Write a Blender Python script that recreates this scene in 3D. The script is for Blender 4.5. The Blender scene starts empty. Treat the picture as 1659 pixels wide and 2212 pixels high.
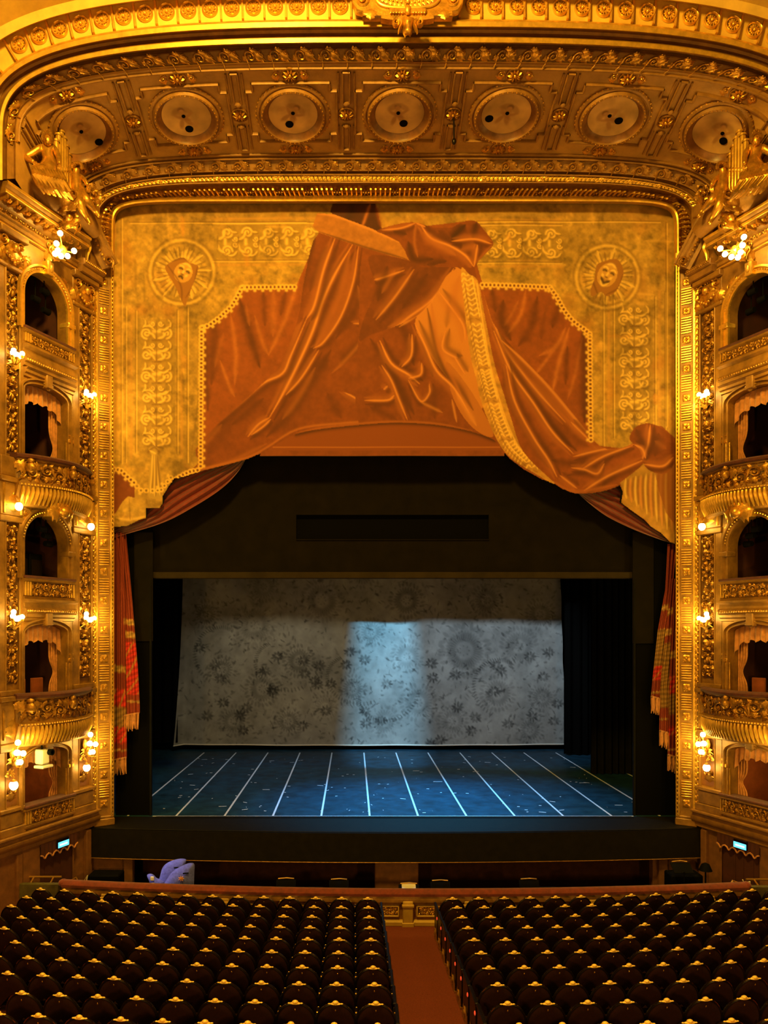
import bpy, math, random
import numpy as np
from mathutils import Vector, Matrix
PI = math.pi
scene = bpy.context.scene
COL = scene.collection
F_PX = 1660.0; PX0 = 762.0; PY0 = 1360.0; CAMZ = 6.8
XC = 1.17                                  # axis of the hall
STAGE = 1.4                                # stage floor height

def W(px, py, d):
    return ((px-PX0)*d/F_PX, d, CAMZ-(py-PY0)*d/F_PX)

ORD = ['', 'first', 'second', 'third', 'fourth', 'fifth', 'sixth', 'seventh', 'eighth', 'ninth', 'tenth', 'eleventh', 'twelfth',
       'thirteenth', 'fourteenth', 'fifteenth', 'sixteenth', 'seventeenth', 'eighteenth', 'nineteenth', 'twentieth']

# ------------------------------------------------------------------ materials
MATS = {}
def srgb(r, g, b):
    f = lambda c: (c/12.92 if c <= .04045 else ((c+.055)/1.055)**2.4)
    return (f(r/255), f(g/255), f(b/255))

def mat(name, col, rough=.5, metal=0., var=.0, vscale=6., bump=0., bscale=30., emit=None, estr=0., spec=.5, sheen=0., attr=False, col2=None):
    m = bpy.data.materials.new(name); m.use_nodes = True
    nt = m.node_tree; b = nt.nodes['Principled BSDF']
    b.inputs['Base Color'].default_value = (*col, 1)
    b.inputs['Roughness'].default_value = rough
    b.inputs['Metallic'].default_value = metal
    b.inputs['Specular IOR Level'].default_value = spec
    if sheen: b.inputs['Sheen Weight'].default_value = sheen
    tc = nt.nodes.new('ShaderNodeTexCoord')
    src = None
    if attr:
        a = nt.nodes.new('ShaderNodeVertexColor'); a.layer_name = 'Col'; src = a.outputs['Color']
    if var or col2:
        n = nt.nodes.new('ShaderNodeTexNoise'); n.inputs['Scale'].default_value = vscale
        n.inputs['Detail'].default_value = 6; n.inputs['Roughness'].default_value = .65
        nt.links.new(tc.outputs['Object'], n.inputs['Vector'])
        r = nt.nodes.new('ShaderNodeValToRGB')
        lo = col2 if col2 else tuple(c*(1-var) for c in col)
        hi = col if col2 else tuple(min(1, c*(1+var*.5)) for c in col)
        r.color_ramp.elements[0].position = .32; r.color_ramp.elements[0].color = (*lo, 1)
        r.color_ramp.elements[1].position = .68; r.color_ramp.elements[1].color = (*hi, 1)
        nt.links.new(n.outputs['Fac'], r.inputs['Fac'])
        if src is not None:
            mx = nt.nodes.new('ShaderNodeMix'); mx.data_type = 'RGBA'; mx.blend_type = 'MULTIPLY'; mx.inputs['Factor'].default_value = 1
            nt.links.new(src, mx.inputs['A']); nt.links.new(r.outputs['Color'], mx.inputs['B']); src = mx.outputs['Result']
        else: src = r.outputs['Color']
    if src is not None: nt.links.new(src, b.inputs['Base Color'])
    if bump:
        n2 = nt.nodes.new('ShaderNodeTexNoise'); n2.inputs['Scale'].default_value = bscale; n2.inputs['Detail'].default_value = 4
        nt.links.new(tc.outputs['Object'], n2.inputs['Vector'])
        bp = nt.nodes.new('ShaderNodeBump'); bp.inputs['Strength'].default_value = bump; bp.inputs['Distance'].default_value = .02
        nt.links.new(n2.outputs['Fac'], bp.inputs['Height']); nt.links.new(bp.outputs['Normal'], b.inputs['Normal'])
    if emit:
        b.inputs['Emission Color'].default_value = (*emit, 1); b.inputs['Emission Strength'].default_value = estr
    MATS[name] = m
    return m

mat('gilt', (.66, .34, .05), .34, .75, var=.5, vscale=5, bump=.25, bscale=24)
mat('gilt_bright', (.78, .45, .07), .30, .65, var=.3, vscale=5)
mat('gilt_dark', (.38, .18, .03), .40, .6, var=.4, vscale=7, bump=.3, bscale=30)
mat('stucco', (.30, .145, .024), .46, .25, var=.45, vscale=3, bump=.15, bscale=20)
mat('frieze_stucco', (.60, .37, .06), .55, .1, var=.2, vscale=2, bump=.1, bscale=20)
mat('gilt_relief', (.44, .21, .028), .40, .65, var=.6, vscale=9, bump=.35, bscale=26)
mat('trim_bronze', (.42, .24, .06), .16, 1.)
mat('stucco_dark', (.28, .13, .025), .55, .15, var=.35, vscale=4, bump=.2, bscale=20)
mat('soffit', (.40, .205, .042), .6, 0, var=.3, vscale=1.6, bump=.2, bscale=18)
mat('recess', (.13, .055, .012), .6, 0.1, var=.4)
mat('dark_velvet', (.085, .014, .006), .8, sheen=.1, var=.4, vscale=9)
mat('red_marble', (.24, .05, .014), .3, var=.5, vscale=5)
mat('marble', (.22, .085, .022), .4, 0, var=.45, vscale=3.5)
mat('red_velvet', (.17, .019, .007), .8, sheen=.3, var=.4, vscale=9)
mat('house_velvet', (.20, .016, .007), .8, sheen=.35, var=.35, vscale=6)
mat('tan_velvet', (.50, .20, .055), .8, sheen=.3, var=.35, vscale=8, bump=.3, bscale=40)
mat('bright_red', (.62, .03, .03), .6, var=.5, vscale=14, bump=.3)
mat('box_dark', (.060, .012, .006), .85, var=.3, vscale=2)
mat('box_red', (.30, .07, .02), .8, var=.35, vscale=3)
mat('wood_dark', (.10, .03, .012), .35, var=.4, vscale=8)
mat('seat_velvet', (.014, .0016, .0016), .85, sheen=.02, var=.5, vscale=60, spec=.15)
mat('seat_wood', (.004, .002, .0016), .35, spec=.25)
mat('brass', (.80, .46, .10), .28, .85)
mat('crest_gilt', (1., .62, .13), .45, .2, var=.25, vscale=40)
mat('carpet', (.20, .034, .008), .95, var=.45, vscale=60, bump=.5, bscale=160)
mat('brown_wall', (.19, .075, .022), .7, var=.35, vscale=4)
mat('pit_dark', (.05, .016, .006), .85, var=.4, vscale=5, spec=.2)
mat('black_cloth', (.006, .0055, .004), .9, var=.4, vscale=3, spec=.1)
mat('black_flat', (.0022, .002, .0016), .9, spec=.05)
mat('header_cloth', (.0075, .0052, .0026), .9, var=.35, vscale=2, spec=.1)
mat('beam_cloth', (.030, .021, .009), .85, var=.3, vscale=2, spec=.1)
mat('apron_black', (.0075, .0058, .0034), .6, var=.4, vscale=5, spec=.15)
mat('stage_lino', (.008, .040, .066), .5, var=.6, vscale=2.0, bump=.1, bscale=50, spec=.3)
mat('tape_white', (.62, .66, .72), .6)
mat('paper', (.75, .72, .62), .7)
mat('blue_cover', (.10, .12, .60), .95, sheen=.1, var=.3, vscale=14, bump=.5, bscale=30)
mat('globe', (1, .9, .6), .3, emit=(1, .80, .30), estr=16)
mat('sign_glow', (.1, .6, .9), .4, emit=(.08, .62, 1.0), estr=2.2)
mat('sign_white', (.9, .95, 1), .4, emit=(.7, .95, 1.0), estr=2.5)
mat('red_lamp', (.7, .06, .02), .4, emit=(1, .09, .03), estr=.55)
mat('glass_white', (.85, .85, .75), .2)
mat('monitor_black', (.003, .003, .003), .7, spec=.05)
mat('painted', (1, 1, 1), .85, attr=True, bump=.15, bscale=12)
mat('cartouche_red', (.36, .10, .025), .6, var=.4, vscale=9)
mat('green_box', (.09, .075, .02), .6, var=.4, vscale=5)
M = MATS

# ------------------------------------------------------------------ mesh builder
class MB:
    def __init__(s): s.v = []; s.f = []; s.n = 0
    def add(s, V, *Fs):
        V = np.asarray(V, float).reshape(-1, 3)
        for F in Fs:
            F = np.asarray(F, int)
            if F.size: s.f.append(F + s.n)
        s.v.append(V); s.n += len(V); return s
    def merge(s, o, fn=None):
        for F in o.f: s.f.append(F + s.n)
        V = np.concatenate(o.v) if o.v else np.zeros((0, 3))
        if fn: V = fn(V)
        s.v.append(V); s.n += len(V); return s
    def verts(s): return np.concatenate(s.v) if s.v else np.zeros((0, 3))
    # primitives
    def box(s, x0, x1, y0, y1, z0, z1):
        V = [(x, y, z) for x in (x0, x1) for y in (y0, y1) for z in (z0, z1)]
        return s.add(V, [(0, 1, 3, 2), (4, 6, 7, 5), (0, 4, 5, 1), (2, 3, 7, 6), (0, 2, 6, 4), (1, 5, 7, 3)])
    def bbox(s, x0, x1, y0, y1, z0, z1, b=.02):
        # box with chamfered edges
        c = np.array([(x0+x1)/2, (y0+y1)/2, (z0+z1)/2]); h = np.array([abs(x1-x0)/2, abs(y1-y0)/2, abs(z1-z0)/2]); b = min(b, *(h*.49))
        V = []; F = []
        idx = {}
        for sx in (-1, 1):
            for sy in (-1, 1):
                for sz in (-1, 1):
                    sg = np.array([sx, sy, sz])
                    for a in range(3):
                        p = sg*(h-b); p = p.astype(float); p[a] = sg[a]*h[a]
                        idx[(sx, sy, sz, a)] = len(V); V.append(c+p)
        tri = []
        for sx in (-1, 1):
            for sy in (-1, 1):
                for sz in (-1, 1): tri.append([idx[(sx, sy, sz, a)] for a in range(3)])
        for a in range(3):
            o = [i for i in range(3) if i != a]
            for sg in (-1, 1):
                q = []
                for (u, w) in ((-1, -1), (1, -1), (1, 1), (-1, 1)):
                    k = [0, 0, 0]; k[a] = sg; k[o[0]] = u; k[o[1]] = w; q.append(idx[(*k, a)])
                F.append(q)
            for u in (-1, 1):
                for w in (-1, 1):
                    k0 = [0, 0, 0]; k1 = [0, 0, 0]
                    k0[a] = -1; k1[a] = 1; k0[o[0]] = k1[o[0]] = u; k0[o[1]] = k1[o[1]] = w
                    F.append([idx[(*k0, o[0])], idx[(*k1, o[0])], idx[(*k1, o[1])], idx[(*k0, o[1])]])
        return s.add(V, F, tri)
    def grid(s, P, close_u=False, close_v=False):
        P = np.asarray(P, float); nu, nv = P.shape[:2]
        I = np.arange(nu*nv).reshape(nu, nv)
        if close_u: I = np.vstack([I, I[:1]])
        if close_v: I = np.hstack([I, I[:, :1]])
        F = np.stack([I[:-1, :-1], I[1:, :-1], I[1:, 1:], I[:-1, 1:]], -1).reshape(-1, 4)
        return s.add(P.reshape(-1, 3), F)
    def tube(s, path, rad, sides=6, closed=False, caps=True):
        P = np.asarray(path, float); n = len(P)
        R = np.full(n, rad, float) if np.isscalar(rad) else np.asarray(rad, float)
        T = np.gradient(P, axis=0) if not closed else np.roll(P, -1, 0)-np.roll(P, 1, 0)
        T /= np.linalg.norm(T, axis=1, keepdims=True)+1e-9
        ref = np.array([0, 0, 1.]) if abs(T[:, 2]).mean() < .8 else np.array([1., 0, 0])
        A = np.cross(T, ref); A /= np.linalg.norm(A, axis=1, keepdims=True)+1e-9
        for i in range(1, n):
            if (A[i]*A[i-1]).sum() < 0: A[i] *= -1
        B = np.cross(T, A)
        an = np.linspace(0, 2*PI, sides, endpoint=False)
        G = P[:, None]+R[:, None, None]*(np.cos(an)[None, :, None]*A[:, None]+np.sin(an)[None, :, None]*B[:, None])
        s.grid(G, close_u=closed, close_v=True)
        if caps and not closed:
            base = s.n-n*sides
            s.f.append(np.array([[base+i for i in range(sides)]])); s.f.append(np.array([[base+(n-1)*sides+i for i in range(sides)][::-1]]))
        return s
    def ball(s, c, r, nu=8, nv=6):
        r = np.array([r]*3 if np.isscalar(r) else r, float)
        th = np.linspace(0, 2*PI, nu, endpoint=False); ph = np.linspace(.001, PI-.001, nv+1)
        G = np.stack([np.outer(np.cos(th), np.sin(ph)), np.outer(np.sin(th), np.sin(ph)), np.outer(np.ones(nu), np.cos(ph))], -1)
        return s.grid(np.array(c)+G*r, close_u=True)
    def lathe(s, prof, segs=16, c=(0, 0, 0), axis=2):
        prof = np.asarray(prof, float); th = np.linspace(0, 2*PI, segs, endpoint=False)
        G = np.stack([np.outer(np.cos(th), prof[:, 0]), np.outer(np.sin(th), prof[:, 0]), np.outer(np.ones(segs), prof[:, 1])], -1)
        if axis == 1: G = G[..., [0, 2, 1]]
        if axis == 0: G = G[..., [2, 0, 1]]
        return s.grid(np.array(c)+G, close_u=True)
    def build(s, name, material, parent=None, xf=None, flip=False, smooth=True, loc=None, colors=None):
        V = s.verts()
        if xf is not None: V = xf(V)
        off = np.zeros(3)
        if parent is not None: off = np.array(root_loc(parent))
        elif loc is not None: off = np.array(loc, float)
        V = V-off
        me = bpy.data.meshes.new(name)
        nl = sum(F.size for F in s.f); nf = sum(len(F) for F in s.f)
        me.vertices.add(len(V)); me.vertices.foreach_set('co', V.astype(np.float32).ravel())
        li = np.concatenate([(F[:, ::-1] if flip else F).ravel() for F in s.f]) if s.f else np.zeros(0, int)
        tot = np.concatenate([np.full(len(F), F.shape[1]) for F in s.f])
        st = np.concatenate([[0], np.cumsum(tot)[:-1]])
        me.loops.add(nl); me.loops.foreach_set('vertex_index', li.astype(np.int32))
        me.polygons.add(nf); me.polygons.foreach_set('loop_start', st.astype(np.int32)); me.polygons.foreach_set('loop_total', tot.astype(np.int32))
        me.polygons.foreach_set('use_smooth', np.full(nf, bool(smooth), bool))
        me.update(calc_edges=True); me.validate()
        if smooth and smooth != 'all':
            try: me.set_sharp_from_angle(angle=math.radians(40))
            except Exception: pass
        if colors is not None:
            ca = me.color_attributes.new('Col', 'FLOAT_COLOR', 'POINT')
            c4 = np.concatenate([colors, np.ones((len(colors), 1))], 1).astype(np.float32)
            ca.data.foreach_set('color', c4.ravel())
        me.materials.append(M[material] if isinstance(material, str) else material)
        o = bpy.data.objects.new(name, me); COL.objects.link(o)
        if parent is not None: o.parent = parent
        elif loc is not None: o.location = loc
        return o

def root_loc(o):
    p = Vector((0, 0, 0))
    while o is not None: p += o.location; o = o.parent
    return p

def tag(o, label, cat, group=None):
    o['label'] = label; o['category'] = cat
    if group: o['group'] = group
    return o
def thing(name, label, cat, loc=(0, 0, 0), group=None):
    o = bpy.data.objects.new(name, None); o.empty_display_size = .1
    COL.objects.link(o); o.location = loc
    return tag(o, label, cat, group)
def struct(o): o['kind'] = 'structure'; return o
def copy_tree(o, parent=None):
    c = o.copy(); COL.objects.link(c)
    if parent is not None: c.parent = parent
    for ch in list(o.children): copy_tree(ch, c)
    return c

# ------------------------------------------------------------------ ornament templates, in a flat (u, v, w = outward) frame
def T_scroll(r=1., turns=1.5, th=.17, tail=1.6, sides=5, n=22):
    a = np.linspace(0, turns*2*PI, n); rad = r*(.14+.86*a/a[-1])
    P = np.stack([rad*np.cos(a), rad*np.sin(a), np.full(n, th*.7)+.25*th*(1-a/a[-1])*3], 1)
    # tail leaves the spiral tangentially
    t = np.linspace(.15, 1, 6)*tail*r
    d = np.array([-math.sin(a[-1]), math.cos(a[-1]), 0])
    c = np.array([math.cos(a[-1]), math.sin(a[-1]), 0])
    tl = P[-1]+t[:, None]*d+(t[:, None]**2)*c*.22/r
    P = np.vstack([P, tl]); R = th*np.concatenate([np.linspace(.7, 1.05, n), np.linspace(1., .4, 6)])
    m = MB(); m.tube(P, R, sides, caps=False); m.ball((0, 0, th*1.2), (r*.2, r*.2, th*.9), 6, 4)
    return m
def T_leaf(L=1., Wd=.34, h=.16, lobes=3, nu=9, nv=5):
    t = np.linspace(0, 1, nu); v = np.linspace(-1, 1, nv)
    hw = Wd*np.sin(PI*np.clip(t, .02, 1)**.75)*(1+.28*np.cos(2*PI*lobes*t)) + .01
    X = np.outer(L*t, np.ones(nv)); Y = np.outer(hw, v)
    Z = h*np.outer(np.sin(PI*t**.8)*.7+.35*t, 1-.75*v**2)+.03+.05*np.outer(np.ones(nu), np.abs(v) < .1)
    m = MB(); m.grid(np.stack([X, Y, Z], -1)); return m
SCROLL = T_scroll(); SCROLL_S = T_scroll(turns=1.15, th=.2, tail=.8, n=14); LEAF = T_leaf(); LEAF_W = T_leaf(Wd=.5, lobes=4, h=.22)
def place(mb, tpl, u, v, ang=0., sc=1., mirror=False, hz=None, w=0., fn=None):
    c, s_ = math.cos(ang), math.sin(ang); hz = sc if hz is None else hz
    def f(V):
        X = V[:, 0]*(1 if not mirror else 1); Y = V[:, 1]*(-1 if mirror else 1)
        P = np.stack([u+sc*(c*X-s_*Y), v+sc*(s_*X+c*Y), w+hz*V[:, 2]], 1)
        return fn(P) if fn else P
    mb.merge(tpl, f)

def candelabra(mb, u0, u1, v0, v1, seed=0, fn=None, w=0.):
    """dense vertical grotesque relief between u0..u1 (width) and v0..v1 (height)"""
    rnd = random.Random(seed); wd = u1-u0; uc = (u0+u1)/2; step = wd*.78; n = max(1, round((v1-v0)/step)); step = (v1-v0)/n
    for i in range(n):
        v = v0+step*(i+.5); k = (i*7+rnd.choice((0, 1))+seed) % 4; r = wd*rnd.uniform(.17, .21)
        for sg in (-1, 1):
            mir = sg < 0
            if k in (0, 2):
                place(mb, SCROLL, uc+sg*wd*.27, v+step*.18, PI/2-sg*1.0, r, mir, wd*.62, w, fn)
                place(mb, LEAF, uc+sg*wd*.05, v-step*.2, PI/2-sg*1.0, wd*.42, mir, wd*.5, w, fn)
            if k in (1, 3):
                place(mb, SCROLL, uc+sg*wd*.25, v-step*.16, -PI/2+sg*.7, r*.95, not mir, wd*.62, w, fn)
                place(mb, LEAF_W, uc+sg*wd*.06, v+step*.05, PI/2-sg*.75, wd*.42, mir, wd*.5, w, fn)
            place(mb, LEAF, uc+sg*wd*.3, v-step*.45, PI/2-sg*rnd.uniform(-.6, .9), wd*.36, mir, wd*.5, w, fn); place(mb, LEAF_W, uc+sg*wd*.12, v+step*.3, PI/2-sg*rnd.uniform(.5, 1.9), wd*.36, mir, wd*.6, w, fn)
            b = MB().ball((uc+sg*wd*rnd.uniform(.3, .42), v+step*rnd.uniform(-.4, .4), w+wd*.08), wd*.06, 6, 4); mb.merge(b, fn)
        e = MB()
        if k == 0: e.ball((uc, v, w+wd*.13), (wd*.13, step*.2, wd*.2), 8, 6)
        elif k == 1:
            e.ball((uc, v+step*.1, w+wd*.16), (wd*.12, wd*.14, wd*.16), 8, 6); e.ball((uc, v-step*.2, w+wd*.1), (wd*.18, wd*.1, wd*.14), 8, 5)
        elif k == 2:
            e.ball((uc, v-step*.1, w+wd*.12), (wd*.1, step*.28, wd*.16), 8, 6); e.ball((uc, v+step*.28, w+wd*.1), wd*.1, 6, 5)
        else:
            for q in range(3): e.ball((uc, v+step*(.3-.25*q), w+wd*.1), (wd*(.16-.03*q), wd*.09, wd*.15), 8, 5)
        mb.merge(e, fn)

def rinceau(mb, u0, u1, v0, v1, seed=0, fn=None, w=0., period=1.0):
    """running foliage scroll between u0..u1 (length) and v0..v1 (height)"""
    rnd = random.Random(seed); h = v1-v0; vc = (v0+v1)/2; n = max(2, round((u1-u0)/(h*period))); st = (u1-u0)/n
    for i in range(n):
        u = u0+st*(i+.5); up = 1 if i % 2 else -1
        place(mb, SCROLL, u, vc+up*h*.08, rnd.uniform(-.3, .3)+(0 if up > 0 else PI), h*.27, up < 0, h*.5, w, fn)
        place(mb, SCROLL_S, u+st*.33, vc-up*h*.26, up*.6, h*.15, up > 0, h*.45, w, fn)
        place(mb, LEAF_W, u-st*.25, vc-up*h*.1, -up*1.1, h*.42, up > 0, h*.45, w, fn)
        place(mb, LEAF, u+st*.2, vc+up*h*.1, up*.9, h*.4, up > 0, h*.45, w, fn)
        place(mb, LEAF, u-st*.3, vc+up*h*.28, up*2.2, h*.33, up > 0, h*.4, w, fn)
        place(mb, LEAF, u-st*.05, vc-up*h*.32, rnd.uniform(-.4, .4)+(PI if i % 3 else 0), h*.36, up > 0, h*.45, w, fn); place(mb, LEAF_W, u+st*.45, vc, -up*1.2, h*.36, up < 0, h*.5, w, fn); place(mb, LEAF, u+st*.05, vc+up*h*.2, up*1.7, h*.3, up < 0, h*.5, w, fn)
        e = MB().ball((u, vc+up*h*.08, w+h*.1), h*.09, 6, 5).ball((u+st*.45, vc+up*h*.3, w+h*.06), h*.06, 6, 4); mb.merge(e, fn)

def petals(mb, n, r0, r1, wd, h, fn=None, uo=0., vo=0., w=0.):
    for k in range(n):
        a = 2*PI*k/n
        place(mb, LEAFP, uo+r0*math.cos(a), vo+r0*math.sin(a), a, r1-r0, False, h, w, fn)
LEAFP = T_leaf(1., .26, 1., lobes=1, nu=6, nv=3)

def frame_fn(origin, U, V, N):
    o = np.array(origin, float); U = np.array(U, float); V = np.array(V, float); N = np.array(N, float)
    return lambda P: o+P[:, :1]*U+P[:, 1:2]*V+P[:, 2:3]*N

# ------------------------------------------------------------------ arched curves of the proscenium
def sup_curve(topy, footx, d, n, footy=300., N=241, span=1.):
    """superellipse in the plane y = d; topy / footx measured on that plane; returns N points, evenly spaced along it, left foot to right foot"""
    zt = W(0, topy, d)[2]; zf = W(0, footy, d)[2]; xl = W(footx, 0, d)[0]; hw = XC-xl
    th = np.linspace(0, PI, 4001); c = np.cos(th); s_ = np.sin(th)
    X = XC-hw*np.sign(c)*np.abs(c)**(2/n); Z = zf+(zt-zf)*np.abs(s_)**(2/n)
    L = np.concatenate([[0], np.cumsum(np.hypot(np.diff(X), np.diff(Z)))]); t = np.linspace(0, L[-1], N)
    return np.stack([np.interp(t, L, X), np.full(N, d), np.interp(t, L, Z)], 1), L[-1]
def loft(mb, curves): mb.grid(np.stack([c for c in curves], 1)); return mb
# ================================================================== arch, soffit, frieze, proscenium frame
def mirx(P):
    P = np.array(P, float); P[..., 0] = 2*XC-P[..., 0]; return P

def strip(name, specs, material, N=241):
    ex = lambda P, fy: np.vstack([P[:1]-[0, 0, .92], P, P[-1:]-[0, 0, .92]]) if fy == 300 else P
    m = MB(); loft(m, [ex(sup_curve(a, b, d, n, fy, N)[0], fy) for (a, b, d, n, fy) in specs])
    return m

# --- outer mouldings (nearest the audience)
oc = lambda ty, fx, d, n=3.3: (ty, fx, d, n, 300.)
t1 = struct(strip('trim_1', [oc(-330, -480, 14.0), oc(-150, -240, 15.6), oc(-70, -150, 16.4), oc(-40, -112, 16.75), oc(-18, -88, 16.85), oc(-16, -86, 17.12), oc(-13, -83, 17.16)], '').build('trim_1', 'frieze_stucco'))
t2 = struct(strip('trim_2', [oc(-13, -83, 17.16), oc(41, -37, 17.2)], '').build('trim_2', 'frieze_stucco'))
t3 = struct(strip('trim_3', [oc(41, -37, 17.2), oc(42.5, -35, 17.02), oc(46, -32, 16.98), oc(57, -24, 17.0), oc(58.5, -23, 17.06)], '').build('trim_3', 'gilt_bright'))
t4 = struct(strip('trim_4', [oc(58.5, -23, 17.06), oc(60, -22, 17.3), oc(64, -19, 17.38), oc(71, -12, 17.42), oc(77, -5, 17.36), oc(79, -3, 17.3)], '').build('trim_4', 'stucco_dark'))
t5 = struct(strip('trim_5', [oc(79, -3, 17.3), oc(79.5, -2.5, 17.2), oc(81, -1.5, 17.18), oc(91, 5, 17.2), oc(92.5, 6, 17.26)], '').build('trim_5', 'gilt_bright'))
t6 = struct(strip('trim_6', [oc(92.5, 6, 17.26), oc(93.5, 7, 17.5), oc(99, 11, 17.62), oc(102, 13, 17.6), oc(104, 14, 17.55), oc(106, 15.5, 17.62), oc(131, 30, 17.78), oc(134, 31.5, 17.72), oc(138, 34, 17.8)], '').build('trim_6', 'stucco_dark'))

# --- inner mouldings round the proscenium opening
def ic(ty, fx, d, n, fy=575.): return (ty, fx, d, n, fy)
t7 = struct(strip('trim_7', [ic(440, 248, 21.6, 12), ic(436, 245, 21.32, 12), ic(434.5, 244, 21.24, 12), ic(431, 241, 21.22, 12), ic(428, 238.5, 21.3, 11.5)], '').build('trim_7', 'gilt_bright'))
t8 = struct(strip('trim_8', [ic(428, 238.5, 21.3, 11.5), ic(425, 235, 21.4, 10.5), ic(417, 227, 21.44, 9), ic(408, 218, 21.36, 8), ic(400, 210, 21.2, 7), ic(396, 206, 21.02, 6.5)], '').build('trim_8', 'gilt_dark'))
t9 = struct(strip('trim_9', [ic(396, 206, 21.02, 6.5), ic(395, 205, 20.94, 6.5), ic(392.5, 202.5, 20.93, 6.4), ic(391.5, 202, 21.0, 6.3), ic(380, 191, 20.95, 5.9), ic(379, 190, 20.84, 5.8), ic(376, 188, 20.82, 5.7),
     ic(374, 186, 20.95, 5.6), ic(370, 182, 20.85, 5.3, 545), ic(369, 181, 20.78, 5.2, 540), ic(346, 162, 20.64, 4.7, 515), ic(344, 160, 20.52, 4.7, 512), ic(341, 158, 20.5, 4.6, 508), ic(338, 155, 20.55, 4.5, 500)], '').build('trim_9', 'stucco_dark'))

# --- curves with a moving frame
class Rail:
    def __init__(s, a, b=None, ref=(0, -1, 0)):
        s.C, s.L = sup_curve(*a, N=1201); s.ref = np.array(ref, float)
        s.B = sup_curve(*b, N=1201)[0] if b is not None else None
    def at(s, t):                       # t in metres from the middle (negative = left)
        x = (t/s.L+.5)*1200; i = int(np.clip(math.floor(x), 0, 1199)); f = x-i
        p = s.C[i]*(1-f)+s.C[i+1]*f; U = s.C[i+1]-s.C[i]; U /= np.linalg.norm(U)
        if s.B is not None:
            q = s.B[i]*(1-f)+s.B[i+1]*f; V = q-p; V /= np.linalg.norm(V)
        else: V = np.cross(U, s.ref); V /= np.linalg.norm(V)
        N = np.cross(U, V); N /= np.linalg.norm(N)
        if N[1] > 0: N = -N
        return p, U, V, N

def band_scrolls(rail, period, h, fn_extra=0.):
    m = MB(); n = int(rail.L/period/2)
    for k in range(-n, n+1):
        p, U, V, N = rail.at(k*period); fn = frame_fn(p, U, V, N)
        place(m, SCROLL, -period*.08, 0, .3, h*.40, False, h*.55, .01, fn)
        place(m, LEAF_W, period*.12, -h*.30, .9, h*.85, False, h*.55, .01, fn)
        place(m, LEAF, -period*.42, -h*.25, .5, h*.6, False, h*.5, .01, fn)
        place(m, LEAF, -period*.1, h*.25, .1, h*.75, False, h*.45, .01, fn)
        place(m, SCROLL_S, period*.36, h*.2, 2.6, h*.17, True, h*.45, .01, fn)
    return m
RO = Rail((119, 22, 17.68, 3.3, 300), (103, 13, 17.58, 3.3, 300))
o = tag(band_scrolls(RO, .58, .31).build('acanthus_band', 'gilt', loc=W(860, 119, 17.68)), 'long gilded acanthus scroll band along the outer, front edge of the proscenium soffit', 'moulding')
RI = Rail((357.5, 171, 20.7, 4.95, 528), (346, 162, 20.6, 4.7, 515))
o = tag(band_scrolls(RI, .60, .29).build('acanthus_band', 'gilt_dark', loc=W(860, 357, 20.7)), 'long dark gold acanthus scroll band at the inner edge of the soffit', 'moulding')

# ribbon band with crossed leaves, and fluted band, one mould each
RR = Rail((385.5, 196.5, 20.93, 6.1, 575), (380, 191, 20.9, 5.9, 575))
m = MB(); per = .80
for k in range(-14, 15):
    if abs(k*per) > RR.L/2-.1: continue
    p, U, V, N = RR.at(k*per); fn = frame_fn(p, U, V, N)
    for a in (PI/4, 3*PI/4, -PI/4, -3*PI/4): place(m, LEAF, 0, 0, a, .13, False, .09, .02, fn)
    m.merge(MB().ball((0, 0, .06), .035, 6, 5), fn)
    for q in range(1, 7):
        p, U, V, N = RR.at((k+q/7)*per); fn = frame_fn(p, U, V, N)
        place(m, LEAF, -.05, .0, .45, .13, False, .06, .015, fn); place(m, LEAF, -.05, .0, -.45, .13, True, .06, .015, fn)
        m.merge(MB().ball((0, 0, .03), .022, 5, 4), fn)
tag(m.build('ribbon_moulding', 'gilt_bright', loc=W(860, 385, 20.9)), 'narrow gilded leaf ribbon moulding with crossed stars above the fluted arch band', 'moulding')

RF = Rail((412, 222, 21.34, 8.4, 575), (402, 212, 21.2, 7.2, 575))
fl = thing('fluted_arch', 'fluted gilded arch band curving over the top of the painted curtain', 'moulding', W(860, 412, 21.3))
m = MB(); mo = MB(); k = -16
for k in range(-15, 16):
    for q in range(6):
        t = (k+q/6.)*per
        if abs(t) > RF.L/2-.02: continue
        p, U, V, N = RF.at(t); fn = frame_fn(p, U, V, N)
        if q == 0:
            petals(mo, 6, .03, .13, .1, .06, fn, w=.03); mo.merge(MB().ball((0, 0, .06), .04, 6, 5), fn)
        else:
            g = MB().tube([(0, -.175, .07), (0, -.1, .045), (0, .05, .045), (0, .16, .12)], [.018, .03, .034, .028], 6); m.merge(g, fn)
m.build('flutes', 'gilt_bright', fl)['kind'] = 'stuff'
mo.build('florets', 'gilt_dark', fl)['kind'] = 'stuff'

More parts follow.
